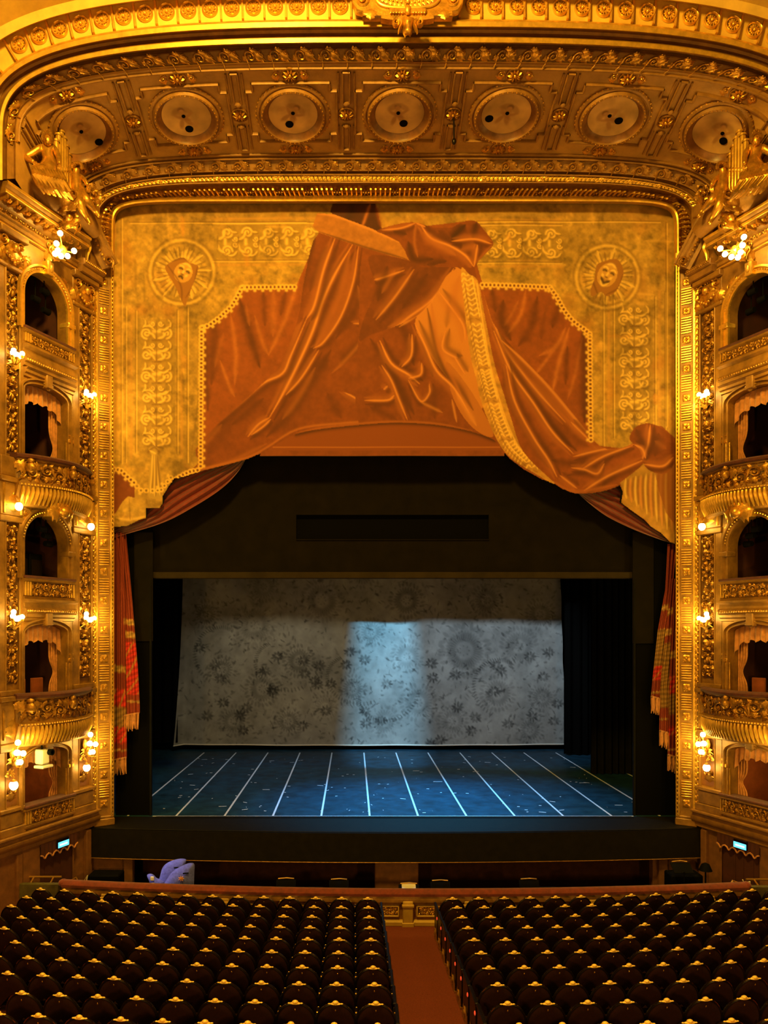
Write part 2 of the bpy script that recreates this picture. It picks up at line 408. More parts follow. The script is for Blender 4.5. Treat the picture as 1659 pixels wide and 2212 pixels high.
# --- soffit
C0, L0 = sup_curve(338, 155, 20.55, 4.5, 500, N=1201); C1, L1 = sup_curve(138, 34, 17.8, 3.3, 300, N=1201)
LM = (L0+L1)/2
def S(t, u):
    x = np.clip((t/LM+.5)*1200, 0, 1199.999); i = np.floor(x).astype(int); f = (x-i)[..., None]; u = np.asarray(u, float)[..., None]
    a = C0[i]*(1-f)+C0[i+1]*f; b = C1[i]*(1-f)+C1[i+1]*f
    return a*(1-u)+b*u
def Sv(P):                               # P columns: t, u, height out of the surface
    t, u, w = P[:, 0], P[:, 1], P[:, 2]; e = .02
    p = S(t, u); U = S(t+e, u)-S(t-e, u); V = S(t, u-e)-S(t, u+e)
    N = np.cross(U, V); N /= np.linalg.norm(N, axis=1, keepdims=True); N *= np.where(N[:, 2:3] > 0, -1, 1)
    return p+N*w[:, None]
def Sframe(t, u):
    t = np.array([t]); u = np.array([u]); e = .02
    p = S(t, u)[0]; U = (S(t+e, u)-S(t-e, u))[0]; U /= np.linalg.norm(U); V = (S(t, u+e)-S(t, u-e))[0]; V -= U*(U@V); V /= np.linalg.norm(V)
    N = np.cross(U, V); N = -N if N[2] > 0 else N
    return frame_fn(p, U, V, N), p
m = MB(); tt = np.linspace(-LM/2, LM/2, 241); uu = np.linspace(0, 1, 9)
CG = S(np.repeat(tt[:, None], 9, 1), np.repeat(uu[None], 241, 0)); m.grid(np.concatenate([CG[:1]-[0, 0, .95], CG, CG[-1:]-[0, 0, .95]]))
ceil_o = struct(m.build('ceiling', 'soffit'))
PITCH = 2.66
def seg(m, t0, u0, t1, u1, wd=.035, h=.05, n=None):
    n = n or max(2, int(max(abs(t1-t0), abs(u1-u0)*3)/.25)+1)
    f = np.linspace(0, 1, n); dt = (t1-t0); du = (u1-u0)*LENU; L = math.hypot(dt, du)+1e-9
    nt, nu_ = -du/L*wd, dt/L*wd/LENU
    G = np.array([[[t0+(t1-t0)*q+a*nt, u0+(u1-u0)*q+a*nu_, hh] for (a, hh) in ((-1, -.01), (-1, h*.6), (-.5, h), (.5, h), (1, h*.6), (1, -.01))] for q in f])
    g = MB().grid(G); m.merge(g, Sv)
LENU = float(np.linalg.norm(S(np.array([0.]), np.array([0.]))-S(np.array([0.]), np.array([1.]))))
def poly(m, pts, **k):
    for a, b in zip(pts, pts[1:]+pts[:1]): seg(m, *a, *b, **k)
for i in range(-3, 4):                   # raised panel mouldings round every medallion
    tc = i*PITCH; m = MB(); hw, st = 1.10, .17
    a, b = .20, .83; e = .085
    pts = [(-hw+st, a), (hw-st, a), (hw-st, a+e), (hw, a+e), (hw, b-e), (hw-st, b-e), (hw-st, b), (-hw+st, b), (-hw+st, b-e), (-hw, b-e), (-hw, a+e), (-hw+st, a+e)]
    poly(m, [(tc+x, u) for x, u in pts], wd=.03, h=.07)
    ks = .86
    m.build('panel_moulding', 'stucco_dark', ceil_o)
for i in range(-4, 4):                   # bars in the gaps between panels
    tc = (i+.5)*PITCH
    if abs(tc) > LM/2-.5: continue
    m = MB()
    for (a, b) in ((.10, .38), (.62, .93)):
        poly(m, [(tc-.085, a), (tc+.085, a), (tc+.085, b), (tc-.085, b)], wd=.025, h=.07)
        seg(m, tc-.19, a, tc-.19, b, wd=.02, h=.04); seg(m, tc+.19, a, tc+.19, b, wd=.02, h=.04)
        fn, _ = Sframe(tc, b if a < .3 else a); m.merge(MB().ball((0, 0, .06), (.07, .07, .05), 8, 5), fn)
    m.build('panel_bar', 'stucco_dark', ceil_o)
m = MB()
for u in (.035, .965): seg(m, -LM/2, u, LM/2, u, wd=.03, h=.05, n=121)
m.build('edge_moulding', 'stucco_dark', ceil_o)

def blob_noise(h, w, cell, seed):
    r = np.random.RandomState(seed); out = np.zeros((h, w)); amp = 1.
    for k in range(4):
        c = max(2, cell/(2**k)); gh, gw = int(h/c)+3, int(w/c)+3; g = r.rand(gh, gw)
        y = np.arange(h)/c; x = np.arange(w)/c; yi = y.astype(int); xi = x.astype(int); fy = (y-yi)[:, None]; fx = (x-xi)[None]
        fy = fy*fy*(3-2*fy); fx = fx*fx*(3-2*fx)
        out += amp*((g[yi][:, xi]*(1-fy)+g[yi+1][:, xi]*fy)*(1-fx)+(g[yi][:, xi+1]*(1-fy)+g[yi+1][:, xi+1]*fy)*fx); amp *= .55
    return (out-out.min())/(out.max()-out.min())

MED_POS = ['at the far left corner of the soffit', 'second from the left on the soffit', 'third from the left on the soffit', 'in the middle of the soffit',
           'third from the right on the soffit', 'second from the right on the soffit', 'at the far right corner of the soffit']
DOTS = [(.5, .62), (0, .55), (-.17, .45), (.18, .42), (-.62, .2), (.28, .15), (.35, .22)]
for i in range(-3, 4):
    _, p = Sframe(i*PITCH, .50); fn = lambda P, i=i: Sv(np.stack([i*PITCH+P[:, 0], .5+P[:, 1]/LENU, P[:, 2]], 1))
    t = thing('ceiling_medallion', 'round ceiling medallion painted with a cherub, '+MED_POS[i+3], 'medallion', tuple(p), 'medallions on the proscenium soffit')
    R = .88
    m = MB(); a = np.linspace(0, 2*PI, 48, endpoint=False)
    m.lathe([(R+.04, -.01), (R+.045, .03), (R+.02, .06), (R-.03, .07), (R-.05, .05), (R-.07, .05)], 48)
    m.lathe([(R-.07, .05), (R-.09, .14), (R-.13, .15), (R-.15, .12)], 48)
    ring = m.build('ring', 'stucco_dark', t, xf=fn)
    m = MB()
    for k in range(44):
        q = 2*PI*k/44; m.ball((R*math.cos(q)*1.035, R*math.sin(q)*1.035, .03), (.035, .035, .03), 5, 3); m.ball(((R-.11)*math.cos(q), (R-.11)*math.sin(q), .15), .02, 5, 3)
    m.build('beading', 'gilt', ring, xf=fn)['kind'] = 'stuff'
    m = MB().lathe([(R-.15, .12), (R-.17, .08), (.615, .0), (.60, .008)], 48); m.build('inner_rim', 'marble', t, xf=fn)
    # painting: pale ground with a loosely brushed cherub
    nr, na = 26, 56; rr = np.linspace(.0, .61, nr); aa = np.linspace(0, 2*PI, na, endpoint=False)
    X = np.outer(np.cos(aa), rr); Y = np.outer(np.sin(aa), rr)
    cols = np.ones((na, nr, 3))*np.array([.56, .33, .11])
    nz = blob_noise(128, 128, 40, 20+i); ix = np.clip(((X/.66+1)*63).astype(int), 0, 127); iy = np.clip(((Y/.66+1)*63).astype(int), 0, 127)
    cols *= (.55+.75*nz[iy, ix])[..., None]
    rnd = random.Random(50+i); ra_ = rnd.uniform(-.7, .7); Xr, Yr = X*math.cos(ra_)+Y*math.sin(ra_), -X*math.sin(ra_)+Y*math.cos(ra_)
    def dab(cx, cy, rx, ry, an, c, k=.8):
        ca, sa = math.cos(an), math.sin(an); dx, dy = Xr-cx, Yr-cy; q = ((dx*ca+dy*sa)/rx)**2+((-dx*sa+dy*ca)/ry)**2
        w = np.clip(1.4-q, 0, 1)[..., None]*k; cols[:] = cols*(1-w)+np.array(c)*w
    fx = rnd.uniform(-.12, .12)
    dab(fx-.12, .2, .16, .09, .6, (.24, .11, .035), .6); dab(fx+.14, .2, .17, .08, -.6, (.26, .12, .04), .5)      # wings
    dab(fx, .22, .085, .085, 0, (.13, .05, .015)); dab(fx, .18, .065, .06, 0, (.44, .22, .08), .9)
    dab(fx+.02, .03, .1, .16, .3, (.38, .19, .06)); dab(fx-.12, .02, .14, .045, -.7, (.36, .17, .055)); dab(fx+.15, .04, .14, .04, .6, (.36, .17, .055))
    dab(fx+.1, -.16, .07, .15, .6, (.34, .16, .05)); dab(fx-.08, -.2, .06, .16, -.3, (.32, .15, .05)); dab(fx+.05, -.05, .16, .05, -.5, (.30, .14, .05), .7)
    dab(rnd.uniform(-.4, .4), rnd.uniform(-.4, .1), .12, .07, 1, (.42, .22, .07), .6); dab(rnd.uniform(-.45, .45), rnd.uniform(-.3, .3), .1, .05, 0, (.42, .24, .08), .6)
    m = MB().grid(np.stack([X, Y, np.full_like(X, .012)], -1), close_u=True)
    m.build('cherub_painting', 'painted', t, xf=fn, colors=cols.reshape(-1, 3))
    dx, dy = DOTS[i+3]
    m = MB().lathe([(.001, .03), (.10, .03), (.105, .015)], 16, (dx*.65, -dy*.65*1.05, 0)); m.build('spotlight_port', 'black_flat', t, xf=fn)
    m = MB().lathe([(.001, .03), (.045, .03), (.05, .015)], 12, (fx+.02, .03, 0)); m.build('vent_hole', 'black_flat', t, xf=fn)

def soffit_rosette(t_, u_, r, label, wings, group):
    fn, p = Sframe(t_, u_)
    t = thing('ceiling_rosette', label, 'rosette', tuple(p), group)
    m = MB().lathe([(r*1.12, -.01), (r*1.12, .03), (r*1.02, .05), (r*.95, .03), (r*.9, .0)], 24); m.build('ring', 'gilt_dark', t, xf=fn)
    m = MB(); petals(m, 10, r*.2, r*.95, .2, .09, w=.01); pet = m.build('petals', 'gilt', t, xf=fn)
    m = MB().ball((0, 0, .05), (r*.24, r*.24, .05), 8, 5); m.build('boss', 'gilt', pet, xf=fn)
    if wings:
        for sg in (-1, 1):
            m = MB()
            place(m, SCROLL_S, sg*r*1.75, r*.1, PI/2-sg*1.2, r*.36, sg < 0, .12, .01)
            place(m, LEAF_W, sg*r*1.3, -r*.25, PI/2-sg*1.5, r*1.1, sg < 0, .12, .01); place(m, LEAF, sg*r*1.3, r*.2, PI/2-sg*1.1, r*.8, sg < 0, .1, .01)
            m.build('leaf_spray', 'gilt', t, xf=fn)
PN = ['far left', 'second left', 'third left', 'middle', 'third right', 'second right', 'far right']
for i in range(-3, 4):
    soffit_rosette(i*PITCH, .905, .19, f'gilded winged rosette on the front edge of the soffit above the {PN[i+3]} medallion', True, 'rosettes on the front edge of the soffit')
    soffit_rosette(i*PITCH, .10, .19, f'gilded winged rosette on the inner edge of the soffit below the {PN[i+3]} medallion', True, 'rosettes on the inner edge of the soffit')
for i in range(-3, 3):
    soffit_rosette((i+.5)*PITCH, .5, .19, f'gilded rosette on the soffit between the {PN[i+3]} and {PN[i+4]} medallions', False, 'rosettes between the medallions')

# hanging rod below the soffit
p = W(980, 245, 19.2)
t = thing('hanging_rod', 'thin dark rod with a weighted end hanging below a soffit rosette', 'pendant', p)
MB().tube([(p[0], p[1], p[2]-.03), (p[0]+.01, p[1], p[2]-.66)], .022, 6).build('rod', 'seat_wood', t)
MB().ball((p[0]+.01, p[1], p[2]-.7), (.06, .06, .08), 10, 8).build('weight', 'seat_wood', t)

# --- frieze of rosettes on the face of the outer arch
RZ = Rail((13.5, -60, 17.17, 3.3, 300))
pitch = 47/1660*17.1; m = MB()
for k in range(-21, 22):
    t_ = (abs(k)-.5)*pitch*(1 if k > 0 else -1) if k else None
    if t_ is None or abs(t_) > RZ.L/2-.3: continue
    p, U, V, N = RZ.at(t_+ (0 if k > 0 else 0)); fn = frame_fn(p, U, V, N); m.merge(MB().box(-.022, .022, -.27, .27, -.01, .05), fn)
m.build('coffer_bars', 'gilt_bright', t2)['kind'] = 'structure'
for sg, nm in ((-1, 'left'), (1, 'right')):
    for k in range(16 if sg < 0 else 15):
        t_ = sg*(145+47*k)/1660*17.1+.04
        p, U, V, N = RZ.at(t_); fn = frame_fn(p, U, V, N); r = .172
        t = thing('frieze_rosette', f'round gilded rosette in the top frieze, {ORD[k+1]} to the {nm} of the cartouche', 'rosette', tuple(p), 'rosettes in the top frieze')
        MB().lathe([(r*1.04, -.01), (r*1.04, .04), (r*.96, .065), (r*.86, .05), (r*.82, .01)], 24).build('ring', 'gilt_bright', t, xf=fn)
        m = MB(); petals(m, 12, r*.22, r*.78, .2, .06, w=.0); pet = m.build('petals', 'gilt_bright', t, xf=fn)
        MB().ball((0, 0, .03), (r*.2, r*.2, .04), 8, 5).build('boss', 'gilt_bright', pet, xf=fn)

# --- dated cartouche over the middle of the arch
o0 = W(880, 0, 16.85); k = 16.85/1660
cfn = lambda P: np.stack([o0[0]+P[:, 0]*k, o0[1]-P[:, 2]*k, o0[2]-P[:, 1]*k], 1)      # px right, px down, px towards the audience
t = thing('cartouche', 'large gilded cartouche dated 1908 with leaf garland and scrolls above the arch', 'cartouche', o0)
def outline(m, pts, w0, w1, inset=2.):
    P = np.array(pts, float); n = len(P); c = P.mean(0)
    Q = P+(c-P)*(inset/np.linalg.norm(P-c, axis=1, keepdims=True))
    G = np.stack([np.c_[P, np.full(n, w0)], np.c_[P, np.full(n, w1-inset*.6)], np.c_[Q, np.full(n, w1)]], 1)
    m.grid(G, close_u=True); m.add(np.c_[Q, np.full(n, w1)], np.array([list(range(n))])); return m
half = [(0, 50), (30, 50), (42, 49), (57, 46), (58, 38), (58, 42), (97, 42), (97, 32), (110, 28), (119, 12), (120, -8), (108, -28), (90, -45), (0, -55)]
pts = half+[(-x, y) for x, y in half[::-1][1:-1]]
outline(MB(), pts, -6, 10, 2).build('backing', 'gilt', t, xf=cfn)
fld = [(66*math.copysign(abs(math.cos(a))**.55, math.cos(a)), -12+37*math.copysign(abs(math.sin(a))**.55, math.sin(a))) for a in np.linspace(0, 2*PI, 48, endpoint=False)]
fld_o = outline(MB(), fld, 8, 12, 1).build('field', 'cartouche_red', t, xf=cfn)
MB().tube([(x*1.05, y*1.05, 12) for x, y in fld], 3.2, 8, closed=True).build('rim', 'gilt_bright', t, xf=cfn)
m = MB()
for sg in (-1, 1):
    for q, x in enumerate((58, 50, 41, 32, 23, 14)):
        y = 6+14*(1-(x/60)**2)
        for a in (.5, -.7): place(m, LEAF_W, sg*x, y, (PI if sg > 0 else 0)+sg*a+ (PI if False else 0)+sg*.35, 13, sg < 0, 9, 13)
        m.ball((sg*x, y-2, 17), 2.6, 6, 4)
m.ball((0, 16, 16), (5, 5, 4), 8, 6); m.build('garland', 'gilt_bright', fld_o, xf=cfn)
cu = bpy.data.curves.new('year', 'FONT'); cu.body = '1908'; cu.size = 22*k; cu.extrude = 1.2*k; cu.bevel_depth = .4*k; cu.align_x = 'CENTER'
tmp = bpy.data.objects.new('year', cu); COL.objects.link(tmp); ym = bpy.data.meshes.new_from_object(tmp.evaluated_get(bpy.context.evaluated_depsgraph_get()))
bpy.data.objects.remove(tmp); ym.materials.clear(); ym.materials.append(M['gilt_bright'])
fo = bpy.data.objects.new('year', ym); COL.objects.link(fo); fo.rotation_euler = (PI/2, 0, 0); fo.parent = fld_o
fo.location = (0, -14.5*k, -4.5*k)
for sg in (-1, 1):
    m = MB(); place(m, T_scroll(1, 1.6, .2, 1.2), sg*98, 8, PI/2-sg*.2, 17, sg < 0, 14, 8); place(m, LEAF_W, sg*78, 26, PI/2-sg*.1, 26, sg < 0, 14, 9); m.ball((sg*98, 8, 14), (8, 8, 5), 8, 5)
    m.build('side_scroll', 'gilt', t, xf=cfn)
    m = MB(); place(m, T_scroll(1, 1.5, .3, 1.5), sg*24, 63, PI/2-sg*2.2+ (0 if sg > 0 else 0), 11, sg > 0, 26, 8); m.build('console_scroll', 'gilt', t, xf=cfn)
m = MB().bbox(-40, 40, 29, 40, 6, 17, 2); 
for x in range(-36, 37, 6):
    if abs(x) > 8: m.ball((x, 39, 14), 2.6, 6, 4)
m.ball((0, 33, 15), (8, 11, 6), 10, 8); m.build('bar', 'gilt', t, xf=cfn)
prof = [(20, 46, 10), (16, 56, 22), (11, 66, 26), (10, 74, 20), (5, 84, 8)]
m = MB().grid(np.array([[(x*math.cos(a), y, w*max(0., math.sin(a))+2) for a in np.linspace(0, PI, 13)] for (x, y, w) in prof])); m.build('console', 'gilt', t, xf=cfn)
MB().ball((0, 79, 14), (8, 6, 8), 12, 8).build('drop', 'gilt', t, xf=cfn)

# --- jambs of the proscenium frame
E0 = np.array(W(207, 0, 21.05)); F0 = np.array(W(243, 0, 21.3)); E0[2] = F0[2] = 0
JU = F0-E0; JW = np.linalg.norm(JU); JU /= JW; JN = np.array([JU[1], -JU[0], 0.]); JN *= -1 if JN[1] > 0 else 1
JZ1 = 17.25
def jamb(side):
    mir = side == 'right'; base = frame_fn(E0, JU, (0, 0, 1), JN); xf = (lambda P: mirx(base(P))) if mir else base
    loc = xf(np.array([[JW/2, STAGE, 0.]]))[0]
    t = thing('proscenium_jamb', f'tall gilded ribbed jamb of the stage frame on the {side} of the stage', 'frame', tuple(loc), 'jambs of the stage frame')
    m = MB().box(0, JW, STAGE+.22, JZ1, -.35, .0); m.build('core', 'stucco', t, xf, mir, smooth=False)
    m = MB().bbox(-.02, .05, STAGE+.25, JZ1, 0, .05, .015).bbox(JW-.07, JW-.02, STAGE+.25, JZ1, 0, .06, .015); m.build('border_strip', 'gilt_bright', t, xf, mir)
    m = MB()
    for z in np.arange(STAGE+.3, JZ1, .115): m.ball((JW-.005, z, .03), (.022, .04, .022), 6, 4)
    m.tube([(JW+.03, STAGE+.2, -.02), (JW+.03, JZ1, -.02)], .022, 6); m.build('bead_edge', 'gilt_bright', t, xf, mir)
    ys = [609+62.6*i for i in range(19)]
    zs = [CAMZ-(y-PY0)*21.17/F_PX for y in ys]
    for i, z in enumerate(zs):
        m = MB(); c = (JW/2-.01, z)
        for a in range(4): place(m, LEAF_W, c[0], c[1], a*PI/2+PI/4, .135, False, .09, .01)
        for a in range(4): place(m, LEAF, c[0], c[1], a*PI/2, .11, False, .07, .01)
        m.ball((c[0], c[1], .05), .035, 8, 5)
        m.build('floret', 'gilt', t, xf, mir)
        if i+1 < len(zs):
            g = MB(); a, b = z-.16, zs[i+1]+.16
            for q in range(7):
                zz = a+(b-a)*(q+.5)/7; g.bbox(.085, JW-.1, zz-.017, zz+.017, 0, .035, .012)
            g.build('ribbing', 'gilt_bright', t, xf, mir)
    MB().bbox(-.06, JW+.05, STAGE, STAGE+.2, -.36, .07, .02).bbox(-.04, JW+.03, STAGE+.2, STAGE+.27, -.36, .05, .02).build('plinth', 'stucco', t, xf, mir)
    # leaf garland running up beside the jamb
    g = MB(); x0 = -.085; n = 0
    for z in np.arange(1.95, 16.2, .155):
        for sg in (-1, 1): place(g, LEAF_W, x0, z, PI/2-sg*.42, .19, sg < 0, .13, .03)
        g.ball((x0, z+.02, .1), .035, 6, 4)
    g.tube([(x0, 1.9, .04), (x0, 16.3, .04)], .05, 6)
    go = g.build('leaf_garland', 'gilt', None, xf, mir, loc=xf(np.array([[x0, 1.9, 0.]]))[0])
    tag(go, f'slim twisted leaf garland running up beside the {side} stage jamb', 'garland', 'garlands beside the stage jambs')
jamb('left'); jamb('right')
# ================================================================== side walls with boxes
D0 = np.array([-7.17, 21.0, 0.]); DS = np.array([-.366, -.931, 0.]); DN = np.array([.931, -.366, 0.])
def wallL(P): return D0+P[:, :1]*DS+P[:, 1:2]*DN+P[:, 2:3]*np.array([0, 0, 1.])
def orn(P): return P[:, [0, 2, 1]]                       # (u, v, w) -> (s, n, z)
class Side:
    def __init__(s, name):
        s.name = name; s.mir = name == 'right'
        s.xf = (lambda P: mirx(wallL(np.asarray(P, float)))) if s.mir else (lambda P: wallL(np.asarray(P, float)))
    def pt(s, a, b, c): return tuple(s.xf(np.array([[a, b, c]]))[0])
    def build(s, mb, name, material, parent=None, loc=None, smooth=True):
        return mb.build(name, material, parent, s.xf, s.mir, smooth, loc)
S_A, S_B, S_C = .82, 2.52, 3.25                          # far pilaster | opening | near pilaster
LEFT, RIGHT = Side('left'), Side('right')
LIGHTS = []

def plate(mb, s0, s1, z0, z1, a0, a1, zb, zsp, rise, n=.12, depth=.30, segs=20):
    """wall plate s0..s1, z0..z1 with an opening a0..a1 from zb up to zsp and a half-elliptical head; reveals run back by depth"""
    c = (a0+a1)/2; r = (a1-a0)/2; path = [(a0, zb), (a0, (zb+zsp)/2), (a0, zsp)]
    path += [(c-r*math.cos(a), zsp+rise*math.sin(a)) for a in np.linspace(0, PI, segs+1)[1:-1]]
    path += [(a1, zsp), (a1, (zb+zsp)/2), (a1, zb)]
    out = []
    for i, (x, z) in enumerate(path):
        if i < 3: out.append((s0, z))
        elif i >= len(path)-3: out.append((s1, z))
        else:
            dx, dz = x-c, z-zsp+.001
            k = min(((s1-c) if dx > 0 else (c-s0))/max(1e-6, abs(dx)), (z1-zsp)/dz); out.append((c+dx*k, zsp+dz*k))
    P = np.array(path); Q = np.array(out)
    G = np.stack([np.c_[Q[:, 0], np.full(len(P), n), Q[:, 1]], np.c_[P[:, 0], np.full(len(P), n), P[:, 1]]], 1)
    mb.grid(G)
    # corners left over by the fan
    for sx in (s0, s1):
        k = [q for q in out if abs(q[0]-sx) < 1e-6]; zt = max(q[1] for q in k)
        kk = [q for q in out if abs(q[1]-z1) < 1e-6]
        if kk:
            x = (min if sx == s0 else max)(q[0] for q in kk)
            mb.add([(sx, n, zt), (sx, n, z1), (x, n, z1)], [(0, 1, 2)])
    if zb > z0+1e-4: mb.add([(s0, n, z0), (s1, n, z0), (s1, n, zb), (s0, n, zb)], [(0, 1, 2, 3)])
    G = np.stack([np.c_[P[:, 0], np.full(len(P), n), P[:, 1]], np.c_[P[:, 0], np.full(len(P), n-depth), P[:, 1]]], 1)
    mb.grid(G); return P
def sweep_s(mb, prof, s0, s1, n=2, off=None):
    """profile [(n, z)] carried along s; off(s) adds to n"""
    ss = np.linspace(s0, s1, n)
    G = np.array([[(s, a+(off(s) if off else 0), z) for (a, z) in prof] for s in ss]); mb.grid(G)
    for e in (0, -1):
        V = G[e]; mb.add(V, np.array([list(range(len(V)))]))
def arch_mould(mb, a0, a1, zb, zsp, rise, wd, n0, h, segs=28):
    c = (a0+a1)/2; r = (a1-a0)/2
    pr = [(0, -.02), (0, h*.5), (wd*.3, h*.55), (wd*.35, h*.3), (wd*.6, h*.35), (wd*.7, h), (wd*.95, h), (wd, 0)]
    rows = []
    for (x, z, dx, dz) in [(a0, zb, -1, 0), (a0, zsp, -1, 0)]+[(c-r*math.cos(a), zsp+rise*math.sin(a), -math.cos(a), math.sin(a)) for a in np.linspace(0, PI, segs+1)[1:-1]]+[(a1, zsp, 1, 0), (a1, zb, 1, 0)]:
        rows.append([(x+dx*w, n0+q, z+dz*w) for (w, q) in pr])
    mb.grid(np.array(rows))

OPEN0, OPEN1 = 1.05, 2.52
TIERS = {1: ('rect', 2.45, 3.62, .22), 2: ('rect', 5.2, 6.72, .22), 3: ('arch', 8.05, 8.95, .70), 4: ('rect', 10.9, 12.66, .22), 5: ('arch', 14.1, 15.0, .69)}
PLATES = {0: (-1.6, 1.5), 1: (1.5, 3.97), 2: (3.97, 7.1), 3: (7.1, 9.87), 4: (9.87, 13.2), 5: (13.2, 16.6)}
TN = {1: 'lowest', 2: 'second', 3: 'third', 4: 'fourth', 5: 'top'}

def sconce_cluster(sd, s, z, kind, label, group, power):
    loc = sd.pt(s, .12, z); t = thing('wall_sconce', label, 'lamp', loc, group)
    m = MB(); place(m, SCROLL, s, z-.05, PI/2, .12, False, .12, .13, orn); place(m, LEAF_W, s-.06, z-.3, PI/2, .34, False, .15, .12, orn); m.merge(MB().ball((s, z, .14), (.09, .16, .06), 8, 6), orn)
    sd.build(m, 'backplate', 'gilt_bright', t)
    if kind == 'five': B = [(.04, .20, .12, .062), (.14, .28, .02, .066), (.02, .34, -.03, .066), (.16, .42, -.05, .066), (.06, .48, .0, .06)]
    else: B = [(.05, .36, .28, .07), (-.02, .28, .02, .075), (.10, .38, .05, .075), (.08, .55, .04, .07), (-.02, .32, -.2, .07), (.08, .46, -.17, .07)]
    for (a, n, b, r) in B:
        m = MB(); f = np.linspace(0, 1, 7); P = np.stack([s+a*f, .14+(n-.14)*f, z-.1+(b-.0)*f-.10*np.sin(PI*f)], 1); m.tube(P, np.linspace(.018, .012, 7), 5); m.lathe([(.02, -r-.05), (.04, -r-.02), (.045, -r+.01)], 8, (s+a, n, z+b))
        arm = sd.build(m, 'arm', 'gilt_bright', t)
        m = MB().ball((s+a, n, z+b), r, 12, 9); sd.build(m, 'globe_bulb', 'globe', arm)
    LIGHTS.append((sd.pt(s-.04, .75, z+.02), power))
def globe_lamp(sd, s, z, r, label, group, power, n=.26):
    t = thing('globe_lamp', label, 'lamp', sd.pt(s, .12, z+r), group)
    m = MB().tube([(s, .1, z+r+.1), (s, n*.7, z+r+.16), (s, n, z+r+.08), (s, n, z+r)], .02, 6).lathe([(.03, r*1.15), (.075, r*.95), (.08, r*.8)], 10, (s, n, z))
    for k in range(5): place(m, LEAF, s, z+r+.12, PI*k/4, .16, False, .12, .14, orn)
    br = sd.build(m, 'bracket', 'gilt', t)
    sd.build(MB().ball((s, n, z), (r*.9, r*.9, r), 14, 10), 'globe_bulb', 'globe', br)
    if power: LIGHTS.append((sd.pt(s-.02, n+.3, z), power))

def drape_grid(ss, top, bot, n0, amp, waves, nz=14, phase=0.):
    G = []
    for i, s in enumerate(ss):
        f = i/(len(ss)-1); zt, zb = top(f), bot(f)
        G.append([(s, n0+amp*math.sin(2*PI*waves*f+phase+.5*q/nz)*(.4+.6*q/nz), zt+(zb-zt)*q/nz) for q in range(nz+1)])
    return np.array(G)

